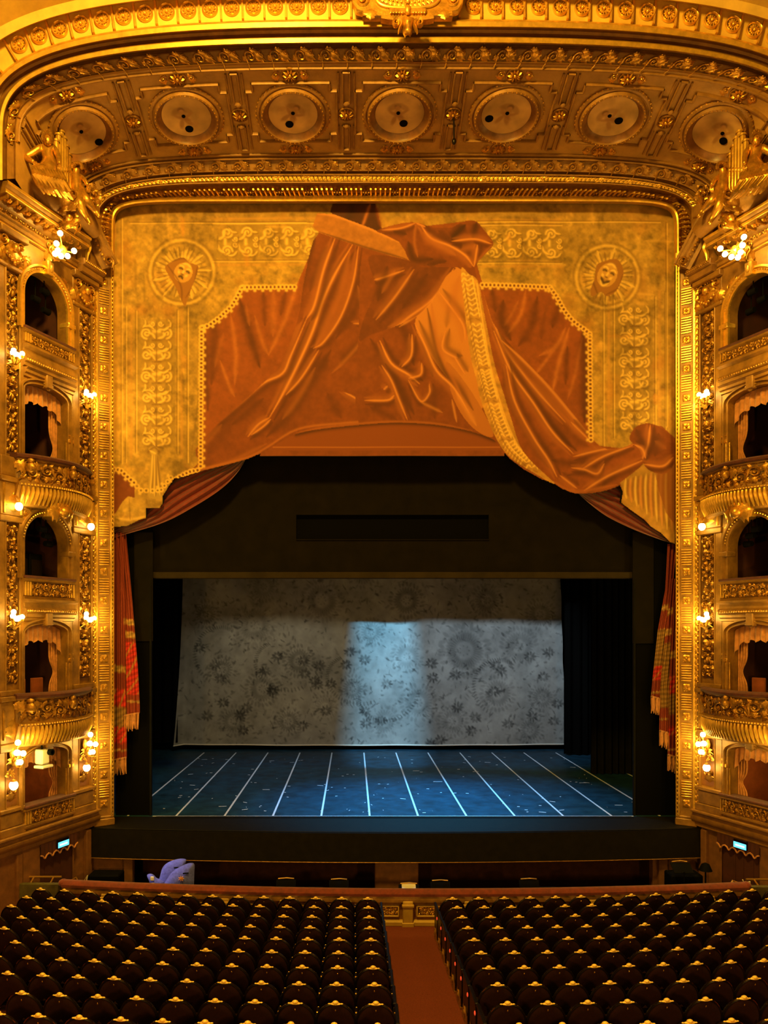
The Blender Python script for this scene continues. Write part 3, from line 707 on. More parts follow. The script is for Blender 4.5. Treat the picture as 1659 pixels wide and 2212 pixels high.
def bay(sd):
    L = sd.name
    # wall plates with openings, one wall object
    m = MB(); openings = {}
    for k, (z0, z1) in PLATES.items():
        if k == 0: openings[k] = plate(m, S_A, S_B+.02, z0, z1, .78, 1.98, -1.2, 1.38, .02, .12, .05)
        else:
            ty, zb, zsp, rise = TIERS[k]; openings[k] = plate(m, S_A, S_B+.02, z0, z1, OPEN0, OPEN1, max(zb, z0), zsp, rise)
    m.box(-.02, S_A, -.3, .0, -1.6, 18.4); m.box(S_B, 4.6, -.3, .0, -1.6, 18.4); m.box(S_A, S_B, -.05, .1, 16.6, 18.4); m.box(2.55, 5.2, -1.2, .18, 17.0, 17.9); m.box(2.3, 5.2, -1.2, .06, 17.0, 19.4); m.box(2.6, 5.2, -1.2, .3, 17.85, 18.05)
    struct(sd.build(m, 'wall_'+L, 'stucco', None, sd.pt(1.5, 0, 0), smooth=True))
    # dim rooms behind the openings
    for k in range(0, 6):
        z0, z1 = PLATES[k]
        if k: z0 = TIERS[k][1]-.75
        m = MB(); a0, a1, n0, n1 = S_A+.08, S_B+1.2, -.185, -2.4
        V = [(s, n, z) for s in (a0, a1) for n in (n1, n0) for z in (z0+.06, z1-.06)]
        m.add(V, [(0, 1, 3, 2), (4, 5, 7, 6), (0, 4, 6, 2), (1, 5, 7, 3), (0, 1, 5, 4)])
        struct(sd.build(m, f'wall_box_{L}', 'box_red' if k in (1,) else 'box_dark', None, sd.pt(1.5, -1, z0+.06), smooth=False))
    # ground floor: doorway, valance, exit sign
    nm = 1 if L == 'left' else 2
    m = MB().box(.78, 1.98, .03, .07, -1.2, 1.4)
    for s in (1.2, 1.45, 1.75): m.box(s-.02, s+.02, .07, .09, -1.2, 1.38)
    struct(sd.build(m, f'door_{nm}', 'box_dark', None, sd.pt(1.45, -.28, -1.2), smooth=False))
    m = MB(); N = 61; ss = np.linspace(.74, 2.04, N)
    bot = lambda f: 1.22-.10*abs(math.sin(PI*5*f))-.02*math.cos(2*PI*10*f)
    m.grid(drape_grid(ss, lambda f: 1.46, bot, .2, .012, 10, 6))
    t = thing('door_valance', f'dark scalloped valance hanging over the doorway by the pit on the {L}', 'valance', sd.pt(1.45, .17, 1.22), 'valances over the pit doorways')
    vc = sd.build(m, 'cloth', 'box_dark', t)
    m = MB().tube([(s, .215, bot(i/(N-1))) for i, s in enumerate(ss)], .02, 5); sd.build(m, 'fringe', 'tan_velvet', vc)
    se = 1.32 if L == 'left' else 1.52
    t = thing('exit_sign', f'small glowing blue exit sign above the pit doorway on the {L}', 'sign', sd.pt(se, .24, 1.05), 'exit signs by the pit')
    sd.build(MB().bbox(se-.2, se+.2, .22, .27, 1.24, 1.46, .01), 'housing', 'seat_wood', t)
    lp = sd.build(MB().box(se-.19, se+.19, .27, .275, 1.25, 1.39), 'lit_panel', 'sign_glow', t, smooth=False)
    sd.build(MB().box(se-.13, se+.14, .275, .279, 1.30, 1.335), 'pictogram', 'sign_white', lp, smooth=False)
    m = MB().bbox(.1, .3, .0, .14, -1.5, 1.4, .03).bbox(2.35, 2.7, .0, .12, -1.5, 1.4, .03)
    struct(sd.build(m, 'trim_'+('10' if L == 'left' else '11'), 'brown_wall', None, sd.pt(.2, .07, -1.5)))
    m = MB(); m.box(-.05, S_A, .0, .02, -1.6, 1.5); m.box(S_A, 3.3, .115, .125, 1.405, 1.5); m.box(S_B, 3.3, 0, .03, -1.6, 1.5)
    m.box(S_A, .78, .115, .125, -1.6, 1.4); m.box(1.98, S_B, .115, .125, -1.6, 1.4)
    struct(sd.build(m, 'baseboard_'+L, 'brown_wall', None, sd.pt(1.5, .1, 0), smooth=False))
    # cornice between ground floor and lowest boxes
    m = MB(); sweep_s(m, [(0, 1.45), (.16, 1.46), (.16, 1.55), (.22, 1.58), (.26, 1.66), (.26, 1.72), (.2, 1.74), (.2, 1.82), (.3, 1.86), (.3, 1.9), (0, 1.92)], -.1, 3.4)
    tag(sd.build(m, 'cornice', 'stucco_dark', None, sd.pt(1.5, 0, 1.45)), f'dull gold cornice running below the lowest box on the {L} wall', 'cornice', 'cornices below the lowest boxes')

    # ---------------- pilasters
    for which, (a, b, ra, rb) in (('far', (0., S_A, .10, .60)), ('near', (S_B, S_C, S_B+.12, S_B+.55))):
        near = which == 'near'
        desc = ('beside the stage jamb' if not near else 'at the near side of the boxes')
        t = thing('pilaster', f'gilded relief pilaster {desc} on the {L} wall', 'pilaster', sd.pt((a+b)/2, 0, 1.9), 'pilasters flanking the boxes')
        m = MB()
        for (z0, z1) in ((2.55, 3.9), (5.35, 9.35), (10.9, 15.35)):
            m.box(a, ra, 0, .13, z0, z1); m.box(rb, b, 0, .13, z0, z1); m.box(ra, rb, 0, .04, z0, z1)
            for x in (ra, rb): m.tube([(x, .13, z0), (x, .13, z1)], .022, 6)
        m.bbox(a-.02, b+.02, 0, .17, 3.9, 4.1).bbox(a-.01, b+.01, 0, .15, 4.1, 5.1).bbox(a-.03, b+.03, 0, .22, 5.1, 5.22).bbox(a, b, 0, .17, 5.22, 5.36)
        m.bbox(a-.02, b+.02, 0, .17, 9.35, 9.5).bbox(a-.01, b+.01, 0, .16, 9.5, 10.3).bbox(a-.04, b+.04, 0, .24, 10.3, 10.42).bbox(a, b, 0, .18, 10.42, 10.9)
        m.bbox(a-.03, b+.03, 0, .19, 1.9, 2.1).bbox(a, b, 0, .15, 2.1, 2.45).bbox(a-.02, b+.02, 0, .18, 2.45, 2.56)
        m.bbox(a-.03, b+.03, 0, .18, 15.35, 15.45).bbox(a, b, 0, .12, 15.45, 16.1).bbox(a-.06, b+.06, 0, .26, 16.1, 16.25)
        sd.build(m, 'shaft', 'stucco', t)
        visible = True
        if visible:
            for i, (z0, z1) in enumerate(((5.5, 9.3), (11.0, 15.3))):
                m = MB().box(ra, rb, .035, .05, z0, z1); sd.build(m, 'panel_ground', 'recess', t, smooth=False)
                m = MB(); candelabra(m, ra+.02, rb-.02, z0, z1, 3+i+(10 if near else 0), orn, .05); sd.build(m, 'relief', 'gilt_relief', t)
            m = MB().box(ra, rb, .035, .05, 2.6, 3.85); sd.build(m, 'panel_ground', 'marble', t, smooth=False)
            m = MB(); place(m, LEAF_W, (ra+rb)/2, 2.7, PI/2, .3, False, .2, .05, orn); place(m, SCROLL_S, (ra+rb)/2+.06, 2.95, PI/2, .08, False, .2, .05, orn); place(m, SCROLL_S, (ra+rb)/2-.06, 2.95, PI/2, .08, True, .2, .05, orn)
            sd.build(m, 'relief', 'gilt_dark', t)
            m = MB()                                     # capital
            for sg in (-1, 1):
                c = (a+b)/2
                place(m, SCROLL, c+sg*.26, 15.98, PI/2-sg*.4, .12, sg < 0, .3, .1, orn)
                for q in range(3): place(m, LEAF_W, c+sg*(.08+.12*q), 15.45, PI/2-sg*.18*q, .5-.07*q, sg < 0, .45, .08, orn)
            for q in range(7): m.merge(MB().ball(((a+b)/2+.08*(q-3), 15.5+.05*abs(q-3), .22), .05, 6, 5), orn)
            place(m, LEAF_W, (a+b)/2, 15.45, PI/2, .58, False, .5, .1, orn); m.merge(MB().ball(((a+b)/2, 15.85, .25), (.1, .12, .1), 8, 6), orn)
            sd.build(m, 'capital', 'gilt', t)
            m = MB()                                     # scrolls on the blocks between the sections
            for zz in (4.2, 9.55):
                for x in (a+.1, b-.1): m.merge(MB().tube([(x, zz, .16), (x, zz+.7, .16)], .035, 6), orn)
                place(m, LEAF_W, (a+b)/2-.02, zz, PI/2, .5, False, .2, .14, orn)
            sd.build(m, 'block_ornament', 'gilt', t)
        # lamps
        nn = 'near' if near else 'far'; c = (ra+rb)/2
        wh = {'far': 'beside the stage jamb', 'near': 'on the near pilaster'}[nn]
        sconce_cluster(sd, c, 13.05 if not near else 13.3, 'five', f'glowing globe bulb cluster {wh}, highest on the {L}', 'sconce clusters on the upper pilasters', 26 if near else 34)
        sconce_cluster(sd, c, 7.1, 'five', f'cluster of glowing globe bulbs {wh} at mid height on the {L}', 'sconce clusters on the middle of the pilasters', 26 if near else 32)
        sconce_cluster(sd, c+.02, 3.72 if not near else 3.85, 'six', f'branched globe bulb cluster {wh}, by the lowest box on the {L}', 'sconce clusters beside the lowest boxes', 30)
        globe_lamp(sd, c+.1, 3.12, .115 if near else .105, f'big round globe lamp low {wh} on the {L}', 'globe lamps beside the lowest boxes', 8)
        globe_lamp(sd, c, 9.72 if near else 9.55, .10, f'single round globe lamp {wh} under the fourth tier on the {L}', 'globe lamps under the fourth tier', 12, n=.32)

    # ---------------- tiers
    bul = lambda s: .10+.52*max(0., math.sin(PI*(s-.25)/2.6))**.8
    for k in (2, 4):                                     # bulging balconies
        z0, z1, zt = (3.97, 4.5, 5.2) if k == 2 else (9.75, 10.25, 10.95)
        t = thing('balcony', f'gilded bow-fronted balcony of the {TN[k]} tier on the {L} wall', 'balcony', sd.pt(1.5, 0, z0), 'bow-fronted box balconies')
        m = MB(); N = 41
        sweep_s(m, [(-.1, z0), (-.02, z0+.02)]+[(-.02+.0*q, z0+.02) for q in ()]+[(.0, z0+.1), (.06, z0+.26), (.11, z0+.42), (.13, z1), (.16, z1), (.16, z1+.05), (.05, z1+.08), (.04, zt-.12), (.1, zt-.08), (.1, zt-.05), (-.1, zt-.05), (-.12, z0+.1)], .28, 2.82, N, bul)
        sd.build(m, 'front', 'stucco', t)
        m = MB(); sweep_s(m, [(-.14, zt-.05), (.12, zt-.06), (.17, zt-.03), (.18, zt+.02), (.14, zt+.06), (0, zt+.08), (-.14, zt+.06)], .25, 2.86, N, bul); sd.build(m, 'padded_rail', 'dark_velvet', t)
        m = MB(); fb = lambda P: np.stack([P[:, 0], np.array([bul(x) for x in P[:, 0]])+.045+P[:, 2], P[:, 1]], 1)
        gm_ = MB().grid(np.array([[(s, bul(s)+.048, z) for z in (z1+.09, zt-.13)] for s in np.linspace(.32, 2.78, 41)])); sd.build(gm_, 'panel_ground', 'recess', t)
        rinceau(m, .4, 2.72, z1+.1, zt-.1, 5+k+(20 if L == 'right' else 0), fb, 0., .62)
        for x in (.46, 1.55, 2.62):
            e = MB().ball((x, (z1+zt)/2+.08, .12), (.1, .13, .1), 8, 6).ball((x, (z1+zt)/2+.24, .12), (.07, .07, .07), 8, 6); m.merge(e, fb)
            for sg in (-1, 1): place(m, LEAF_W, x, z1+.42, PI/2-sg*1.2, .3, sg < 0, .2, .03, fb)
        sd.build(m, 'relief', 'gilt_relief', t)
        m = MB()
        for i in range(26):                              # gadroons under the front
            s = .38+2.36*i/25; P = [(s, bul(s)+n, z) for (n, z) in ((.14, z1-.02), (.14, z1-.14), (.1, z0+.24), (.03, z0+.06))]
            m.tube(P, [.03, .05, .045, .015], 6)
        sd.build(m, 'gadroons', 'gilt_bright', t)['kind'] = 'stuff'
        m = MB()
        for i in range(40):
            s = .33+2.45*i/39; m.ball((s, bul(s)+.17, z1+.025), .026, 5, 4)
        sd.build(m, 'beading', 'gilt_bright', t)['kind'] = 'stuff'
        if k == 4:
            m = MB(); fb2 = lambda P: np.stack([P[:, 0], np.array([bul(x) for x in P[:, 0]])+P[:, 2], P[:, 1]], 1)
            for q in range(5): place(m, LEAF_W, 1.78, z0-.12, PI*(q+.5)/5, .42, False, .3, .02, fb2)
            m.merge(MB().ball((1.78, z0-.05, .1), (.14, .16, .12), 10, 7), fb2); sd.build(m, 'keystone_mask', 'gilt', t)
    for k in (1, 3, 5):                                  # straight parapets
        zc, z0, zt = {1: (1.92, 1.98, 2.45), 3: (7.12, 7.55, 8.05), 5: (13.2, 13.72, 14.1)}[k]
        t = thing('parapet', f'gilded relief parapet of the {TN[k]} tier box on the {L} wall', 'parapet', sd.pt(1.5, .1, zc), 'straight box parapets')
        a0, a1 = S_A-.02, S_B+.04
        m = MB()
        if k > 1: sweep_s(m, [(.1, zc-.02), (.2, zc), (.2, zc+.08), (.26, zc+.1), (.26, zc+.18), (.2, zc+.22), (.18, z0-.1), (.3, z0-.06), (.3, z0-.01), (.14, z0+.01)], a0, a1)
        sweep_s(m, [(.1, z0), (.2, z0), (.2, z0+.05), (.15, z0+.06), (.15, zt-.07), (.22, zt-.05), (.22, zt), (.1, zt)], a0, a1)
        sd.build(m, 'front', 'stucco', t)
        m = MB().bbox(a0, a1, -.12, .24, zt, zt+.07, .03); sd.build(m, 'padded_rail', 'dark_velvet', t)
        sd.build(MB().box(a0+.03, a1-.28, .14, .155, z0+.07, zt-.08), 'panel_ground', 'recess', t, smooth=False)
        m = MB(); rinceau(m, a0+.05, a1-.3, z0+.07, zt-.08, 40+k, orn, .15, .8)
        if k > 1:
            for i in range(24): m.ball((a0+.05+(a1-a0-.1)*i/23, .27, zc+.14), .03, 5, 4)
        sd.build(m, 'relief', 'gilt_relief', t)
        m = MB()
        for q in range(3): m.merge(MB().tube([(a1-.24+.08*q, zt-.08, .16), (a1-.24+.08*q, z0+.08, .16)], .028, 6), orn); m.merge(MB().tube([(a0+.03+.08*q, zt-.08, .17), (a0+.03+.08*q, z0+.08, .17)], .02, 6), orn)
        sd.build(m, 'fluted_block', 'gilt_bright', t)
        if k == 1:
            m = MB()
            for x in (1.4, 1.75): m.bbox(x-.02, x+.02, .14, .18, z0+.06, zt-.06, .008)
            sd.build(m, 'panel_bar', 'stucco', t)
    for k in range(1, 6):                                # surrounds of the openings
        ty, zb, zsp, rise = TIERS[k]
        m = MB(); arch_mould(m, OPEN0, OPEN1-.01, zb, zsp, rise, .2 if ty == 'arch' else .14, .12, .09)
        if ty == 'arch':
            m.bbox(OPEN0-.26, OPEN0+.02, -.1, .22, zsp-.35 if k == 5 else zsp-.25, zsp-.22 if k == 5 else zsp-.12, .02)
            c = (OPEN0+OPEN1)/2
        t = thing('opening_surround', f'gilded moulded surround of the {TN[k]} tier box opening on the {L} wall', 'surround', sd.pt(1.64, .12, zb), 'surrounds of the box openings')
        sd.build(m, 'moulding', 'stucco' if k != 5 else 'gilt_bright', t)
        if ty == 'arch':
            m = MB().bbox(c-.11, c+.11, .1, .3, zsp+rise-.03, zsp+rise+.32, .02); m.ball((c, .31, zsp+rise+.14), (.06, .04, .1), 8, 6); sd.build(m, 'keystone', 'gilt_bright', t)
            m = MB()
            for sg in (-1, 1):                           # spandrel scrolls
                place(m, SCROLL, c+sg*.66, zsp+rise-.02, PI/2-sg*.6, .13, sg < 0, .2, .12, orn); place(m, LEAF_W, c+sg*.5, zsp+rise-.0, PI/2-sg*1.0, .3, sg < 0, .2, .12, orn); place(m, LEAF, c+sg*.75, zsp+rise-.3, PI/2, .3, sg < 0, .2, .12, orn)
            sd.build(m, 'spandrel_ornament', 'gilt', t)
            m = MB()
            for a in np.linspace(.12, PI-.12, 30): m.ball((c-.80*math.cos(a), .2, zsp+.77*math.sin(a)), .022, 5, 3)
            sd.build(m, 'beading', 'gilt_bright', t)['kind'] = 'stuff'
        else:
            m = MB()
            for q in range(5): m.tube([(S_A+.05+.055*q, .14, zb+.0), (S_A+.05+.055*q, .14, zb+.75)], .02, 6)
            m.bbox(S_A+.01, OPEN0-.01, .1, .19, zb+.75, zb+.86, .02).bbox(S_A+.01, OPEN0-.01, .1, .17, zb+.92, zb+.98, .02)
            sd.build(m, 'fluted_dado', 'gilt', t)
            if k != 1: sd.build(MB().bbox(S_A+.03, OPEN0-.05, .1, .135, zb+1.0, zsp-.05, .01), 'marble_panel', 'red_marble', t)
            m = MB(); sweep_s(m, [(.1, zsp+rise+.06), (.17, zsp+rise+.08), (.17, zsp+rise+.14), (.22, zsp+rise+.17), (.22, zsp+rise+.24), (.28, zsp+rise+.28), (.1, zsp+rise+.3)], S_A, S_B)
            m.bbox(1.675, 1.895, .1, .27, zsp+rise-.05, zsp+rise+.28, .02); place(m, LEAF_W, 1.785, zsp+rise-.1, PI/2, .3, False, .2, .2, orn)
            sd.build(m, 'lintel', 'stucco', t)
    # ---------------- draperies in the rectangular openings
    for k in (1, 2, 4):
        ty, zb, zsp, rise = TIERS[k]
        t = thing('box_curtain', f'tan velvet curtain with scalloped valance in the {TN[k]} tier box on the {L}', 'curtain', sd.pt(1.64, -.12, zsp+rise), 'curtains in the boxes')
        ss = np.linspace(OPEN0+.01, OPEN1-.01, 57); h = .58 if k != 1 else .46
        top = lambda f: zsp+rise*math.sqrt(max(0, 1-(2*f-1)**2))-.01
        m = MB().grid(drape_grid(ss, top, lambda f: top(f)-h*.72+.035*math.cos(2*PI*5.5*f)-.22*(2*f-1)**6, -.06, .03, 9)); sd.build(m, 'valance', 'tan_velvet', t)
        for nm_, a0, a1 in (('side_drape', OPEN0+.0, OPEN0+.3), ('side_drape', OPEN1-.02, OPEN1-.16)):
            G = []
            for q in range(24):
                z = zsp-.05+(zb-zsp+.05)*q/23; pinch = 1-.5*math.exp(-((q-15)/3.5)**2)
                G.append([(a0+(a1-a0)*f*pinch, -.2+.035*math.sin(2*PI*3.5*f)*pinch, z) for f in np.linspace(0, 1, 22)])
            m = MB().grid(np.array(G)); sd.build(m, 'side_drape', 'tan_velvet', t)
    # furniture and lamps seen inside the boxes
    if True:
        for i, s in enumerate((1.35, 1.95)):
            t = thing('box_chair', f'dark red upholstered chair behind the second tier balcony rail on the {L}, {"far" if i == 0 else "near"} one', 'chair', sd.pt(s, -.55, 4.6), 'chairs in the second tier boxes')
            sd.build(MB().bbox(s-.2, s+.2, -.62, -.55, 5.0, 5.55, .03), 'backrest', 'box_red', t)
            sd.build(MB().bbox(s-.2, s+.2, -.55, -.15, 4.98, 5.06, .03), 'seat', 'box_red', t)
            for (a, b) in ((-.17, -.58), (.17, -.58), (-.17, -.19), (.17, -.19)): sd.build(MB().tube([(s+a, b, 4.52), (s+a, b, 5.0)], .02, 6), 'leg', 'wood_dark', t)
        for k, sp in ((5, ((1.6, -.1, 15.4), (1.8, -.2, 15.15), (1.45, -.2, 14.98))), (3, ((1.72, -.08, 9.34), (1.52, -.12, 9.2), (1.42, -.15, 9.0)))):
            for i, (s, n, z) in enumerate(sp):
                t = thing('stage_spotlight', f'small stage spotlight inside the {TN[k]} tier arch on the {L}, {("highest", "middle", "lowest")[i]} of three', 'spotlight', sd.pt(s, n, z), 'spotlights rigged inside the arched boxes')
                m = MB().lathe([(.001, 0), (.07, 0), (.085, .22), (.07, .22), (.06, .18)], 12, (0, 0, 0), 0); sd.build(MB().merge(m, lambda P: P*np.array([-1, 1, 1])+np.array([s+.1, n, z])), 'barrel', 'monitor_black', t); bar_ = t.children[-1]
                m = MB().lathe([(.001, .19), (.062, .185)], 12, (0, 0, 0), 0); sd.build(MB().merge(m, lambda P: P*np.array([-1, 1, 1])+np.array([s+.1, n, z])), 'lens', 'glass_white', bar_)
                sd.build(MB().tube([(s, n, z+.08), (s, n, z+.5)], .015, 5), 'hanger', 'monitor_black', t)
    if L == 'left':
        t = thing('loudspeaker', 'dark loudspeaker cabinets standing behind the third tier parapet on the left', 'speaker', sd.pt(1.7, -.6, 8.0))
        for s in (1.45, 1.95):
            c = sd.build(MB().bbox(s-.22, s+.22, -.8, -.5, 7.4, 8.75, .02), 'cabinet', 'monitor_black', t)
            sd.build(MB().bbox(s-.18, s+.18, -.5, -.48, 7.6, 8.6, .01), 'grille', 'seat_wood', t)
        t = thing('projector', 'white projector unit mounted at the lowest box beside the bulbs on the left', 'projector', sd.pt(2.15, .3, 3.55))
        s = 2.12
        sd.build(MB().bbox(s-.13, s+.13, .2, .45, 3.5, 3.86, .03), 'body', 'glass_white', t)
        sd.build(MB().lathe([(.001, .0), (.07, 0), (.08, .14), (.05, .14)], 12, (s-.1, .42, 3.78), 1), 'lens', 'monitor_black', t)
        sd.build(MB().tube([(s, .12, 3.95), (s, .3, 4.0), (s, .32, 3.86)], .025, 6), 'bracket', 'monitor_black', t)
        sd.build(MB().bbox(s-.2, s+.16, .2, .5, 3.4, 3.47, .02), 'tray', 'glass_white', t)
    # ---------------- entablature over the top arch
    t = thing('entablature', f'heavy gilded entablature with rosette coffers above the top arch on the {L} wall', 'cornice', sd.pt(1.9, .1, 16.3), 'entablatures above the top arches')
    m = MB(); sweep_s(m, [(.05, 16.24), (.15, 16.26), (.15, 16.34), (.19, 16.36), (.19, 16.44), (.25, 16.47), (.25, 16.5), (.14, 16.53), (.14, 16.68), (.2, 16.71), (.22, 16.74), (.24, 16.77), (.56, 16.79), (.56, 16.9), (.62, 16.95), (.64, 17.03), (.1, 17.1)], .72, 3.5)
    sd.build(m, 'moulding', 'stucco', t)
    m = MB(); sweep_s(m, [(.155, 16.265), (.2, 16.27), (.2, 16.30), (.155, 16.31)], .72, 3.5); sweep_s(m, [(.565, 16.80), (.585, 16.81), (.585, 16.86), (.565, 16.87)], .72, 3.5); sweep_s(m, [(.62, 16.97), (.655, 16.98), (.655, 17.03), (.62, 17.05)], .72, 3.5); sd.build(m, 'gilt_edge', 'gilt_bright', t)
    m = MB(); rinceau(m, .75, 3.3, 16.54, 16.68, 77, orn, .14, 1.1)
    sd.build(m, 'frieze_relief', 'gilt', t)
    for i in range(9):
        s = .95+.29*i
        m = MB(); f2 = frame_fn((s, .40, 16.775), (1, 0, 0), (0, 1, 0), (0, 0, -1)); petals(m, 8, .02, .1, .12, .08, f2); m.merge(MB().ball((0, 0, .05), .04, 6, 4), f2); m.box(s+.12, s+.165, .24, .55, 16.70, 16.79)
        sd.build(m, 'rosette_modillion', 'gilt', t)
    m = MB(); place(m, T_scroll(1, 1.3, .22, 1.6), .72, 16.9, PI/2+.2, .17, False, .4, .35, orn); sd.build(m, 'end_curl', 'gilt_bright', t)
    # raking piece that swings out to the stage frame
    t = thing('raking_pediment', f'raking broken pediment piece swinging down to the stage frame on the {L}', 'pediment', sd.pt(.3, .2, 16.4), 'raking pediment pieces')
    P0 = np.array([.72, .16, 18.05]); P1 = np.array([-.12, .5, 16.66]); ax = P1-P0; L_ = np.linalg.norm(ax); ax /= L_
    sidev = np.array([.38, .92, 0.]); sidev -= ax*(sidev@ax); sidev /= np.linalg.norm(sidev); upv = np.cross(ax, sidev); upv = upv if upv[2] > 0 else -upv
    prof = [(-.3, -.2), (-.02, -.2), (.0, -.1), (.1, -.04), (.1, .03), (.16, .06), (.16, .14), (.2, .16), (.2, .22), (-.3, .22)]
    m = MB().grid(np.array([[P0+ax*q+sidev*a+upv*b for (a, b) in prof+prof[:1]] for q in np.linspace(-.0, L_, 6)])); m.add(np.array([P1+sidev*a+upv*b for (a, b) in prof]), np.array([list(range(len(prof)))])); m.add(np.array([P0+sidev*a+upv*b for (a, b) in prof]), np.array([list(range(len(prof)))]))
    sd.build(m, 'raking_cornice', 'stucco_dark', t)
    m = MB()
    for q in np.linspace(.1, L_-.08, 13): m.ball(P0+ax*q+sidev*.1-upv*.06, .042, 6, 4)
    sd.build(m, 'egg_moulding', 'gilt', t)
    fr = frame_fn(P0, ax, upv, sidev); m = MB(); place(m, T_scroll(1, 1.5, .24, 1.4), .16, .02, PI, .24, False, .4, .08, fr); place(m, T_scroll(1, 1.4, .24, .8), L_-.12, .0, PI, .13, True, .3, .08, fr); sd.build(m, 'end_scroll', 'gilt_dark', t)
    m = MB().box(-.1, .7, -.05, .34, 16.25, 16.42).bbox(-.14, .72, -.05, .42, 16.42, 16.6, .03).box(-.05, .68, 0, .28, 16.6, 18.3)
    sd.build(m, 'block', 'stucco_dark', t)
    m = MB(); rinceau(m, -.08, .66, 16.05, 16.26, 11, orn, .16, 1.0)
    for q in range(14): m.ball((-.1+.058*q, .43, 16.5), .03, 5, 4)
    sd.build(m, 'relief', 'gilt_relief', t)
bay(LEFT); bay(RIGHT)
for sd in (LEFT, RIGHT): LIGHTS.append((sd.pt(1.9, -1.0, 3.5), 7)); LIGHTS.append((sd.pt(1.9, -1.2, 6.6), 1.2)); LIGHTS.append((sd.pt(1.9, -1.2, 15.3), 1.0))  # dim fill lights added inside the boxes, no fixture there
# ================================================================== sculptural groups and the corner lamps
def skin(name, joints, bones, material, parent, mir, sub=2):
    """one continuous body: joints {name: ((px, py, d), radius)}"""
    names = list(joints); off = root_loc(parent); joints = {k: ((p[0], p[1], p[2]-FWD), r) for k, (p, r) in joints.items()}
    V = []
    for n in names:
        p = W(*joints[n][0]); p = (2*XC-p[0], p[1], p[2]) if mir else p
        V.append(Vector(p)-off)
    me = bpy.data.meshes.new(name); me.from_pydata(V, [(names.index(a), names.index(b)) for a, b in bones], []); me.update()
    o = bpy.data.objects.new(name, me); COL.objects.link(o); o.parent = parent
    md = o.modifiers.new('skin', 'SKIN'); md.use_smooth_shade = True; md.branch_smoothing = .3
    for i, n in enumerate(names):
        r = joints[n][1]; me.skin_vertices[0].data[i].radius = (r, r)
    me.skin_vertices[0].data[0].use_root = True
    s = o.modifiers.new('sub', 'SUBSURF'); s.levels = sub; s.render_levels = sub
    me.materials.append(M[material]); return o

FWD = .68
def wx(px, py, d, mir):
    p = W(px, py, d-FWD); return np.array((2*XC-p[0], p[1], p[2]) if mir else p)

def camframe(px, py, d, mir):
    """frame facing the hall: u to the right (mirrored on the right side), v up, w towards the audience, units metres"""
    o = np.array(W(px, py, d-(FWD if d != 19.3 else 0))); U = np.array([1., 0, 0]); V = np.array([0, .25, 1.]); V /= np.linalg.norm(V); N = np.array([.25, -1, .25]); N /= np.linalg.norm(N)
    f = frame_fn(o, U, V, N); return (lambda P: mirx(f(P))) if mir else f

def hand(m, p, d0, side, r=.02):
    d0 = np.array(d0, float)/np.linalg.norm(d0); sv = np.cross(d0, np.array([0, -1., 0])); sv /= np.linalg.norm(sv)+1e-9
    for q, ln in zip((-1.5, -.5, .5, 1.5), (.085, .1, .095, .075)):
        b = p+d0*.05+sv*.022*q; m.tube([b, b+d0*ln*.55+sv*.004*q, b+d0*ln*.9+np.array([0, -.02, -.03])], [.014, .012, .009], 5)
    m.tube([p, p+sv*side*.045+d0*.02, p+sv*side*.06+d0*.06], [.016, .013, .01], 5); m.ball(p+d0*.02, (.045, .03, .05), 7, 5)

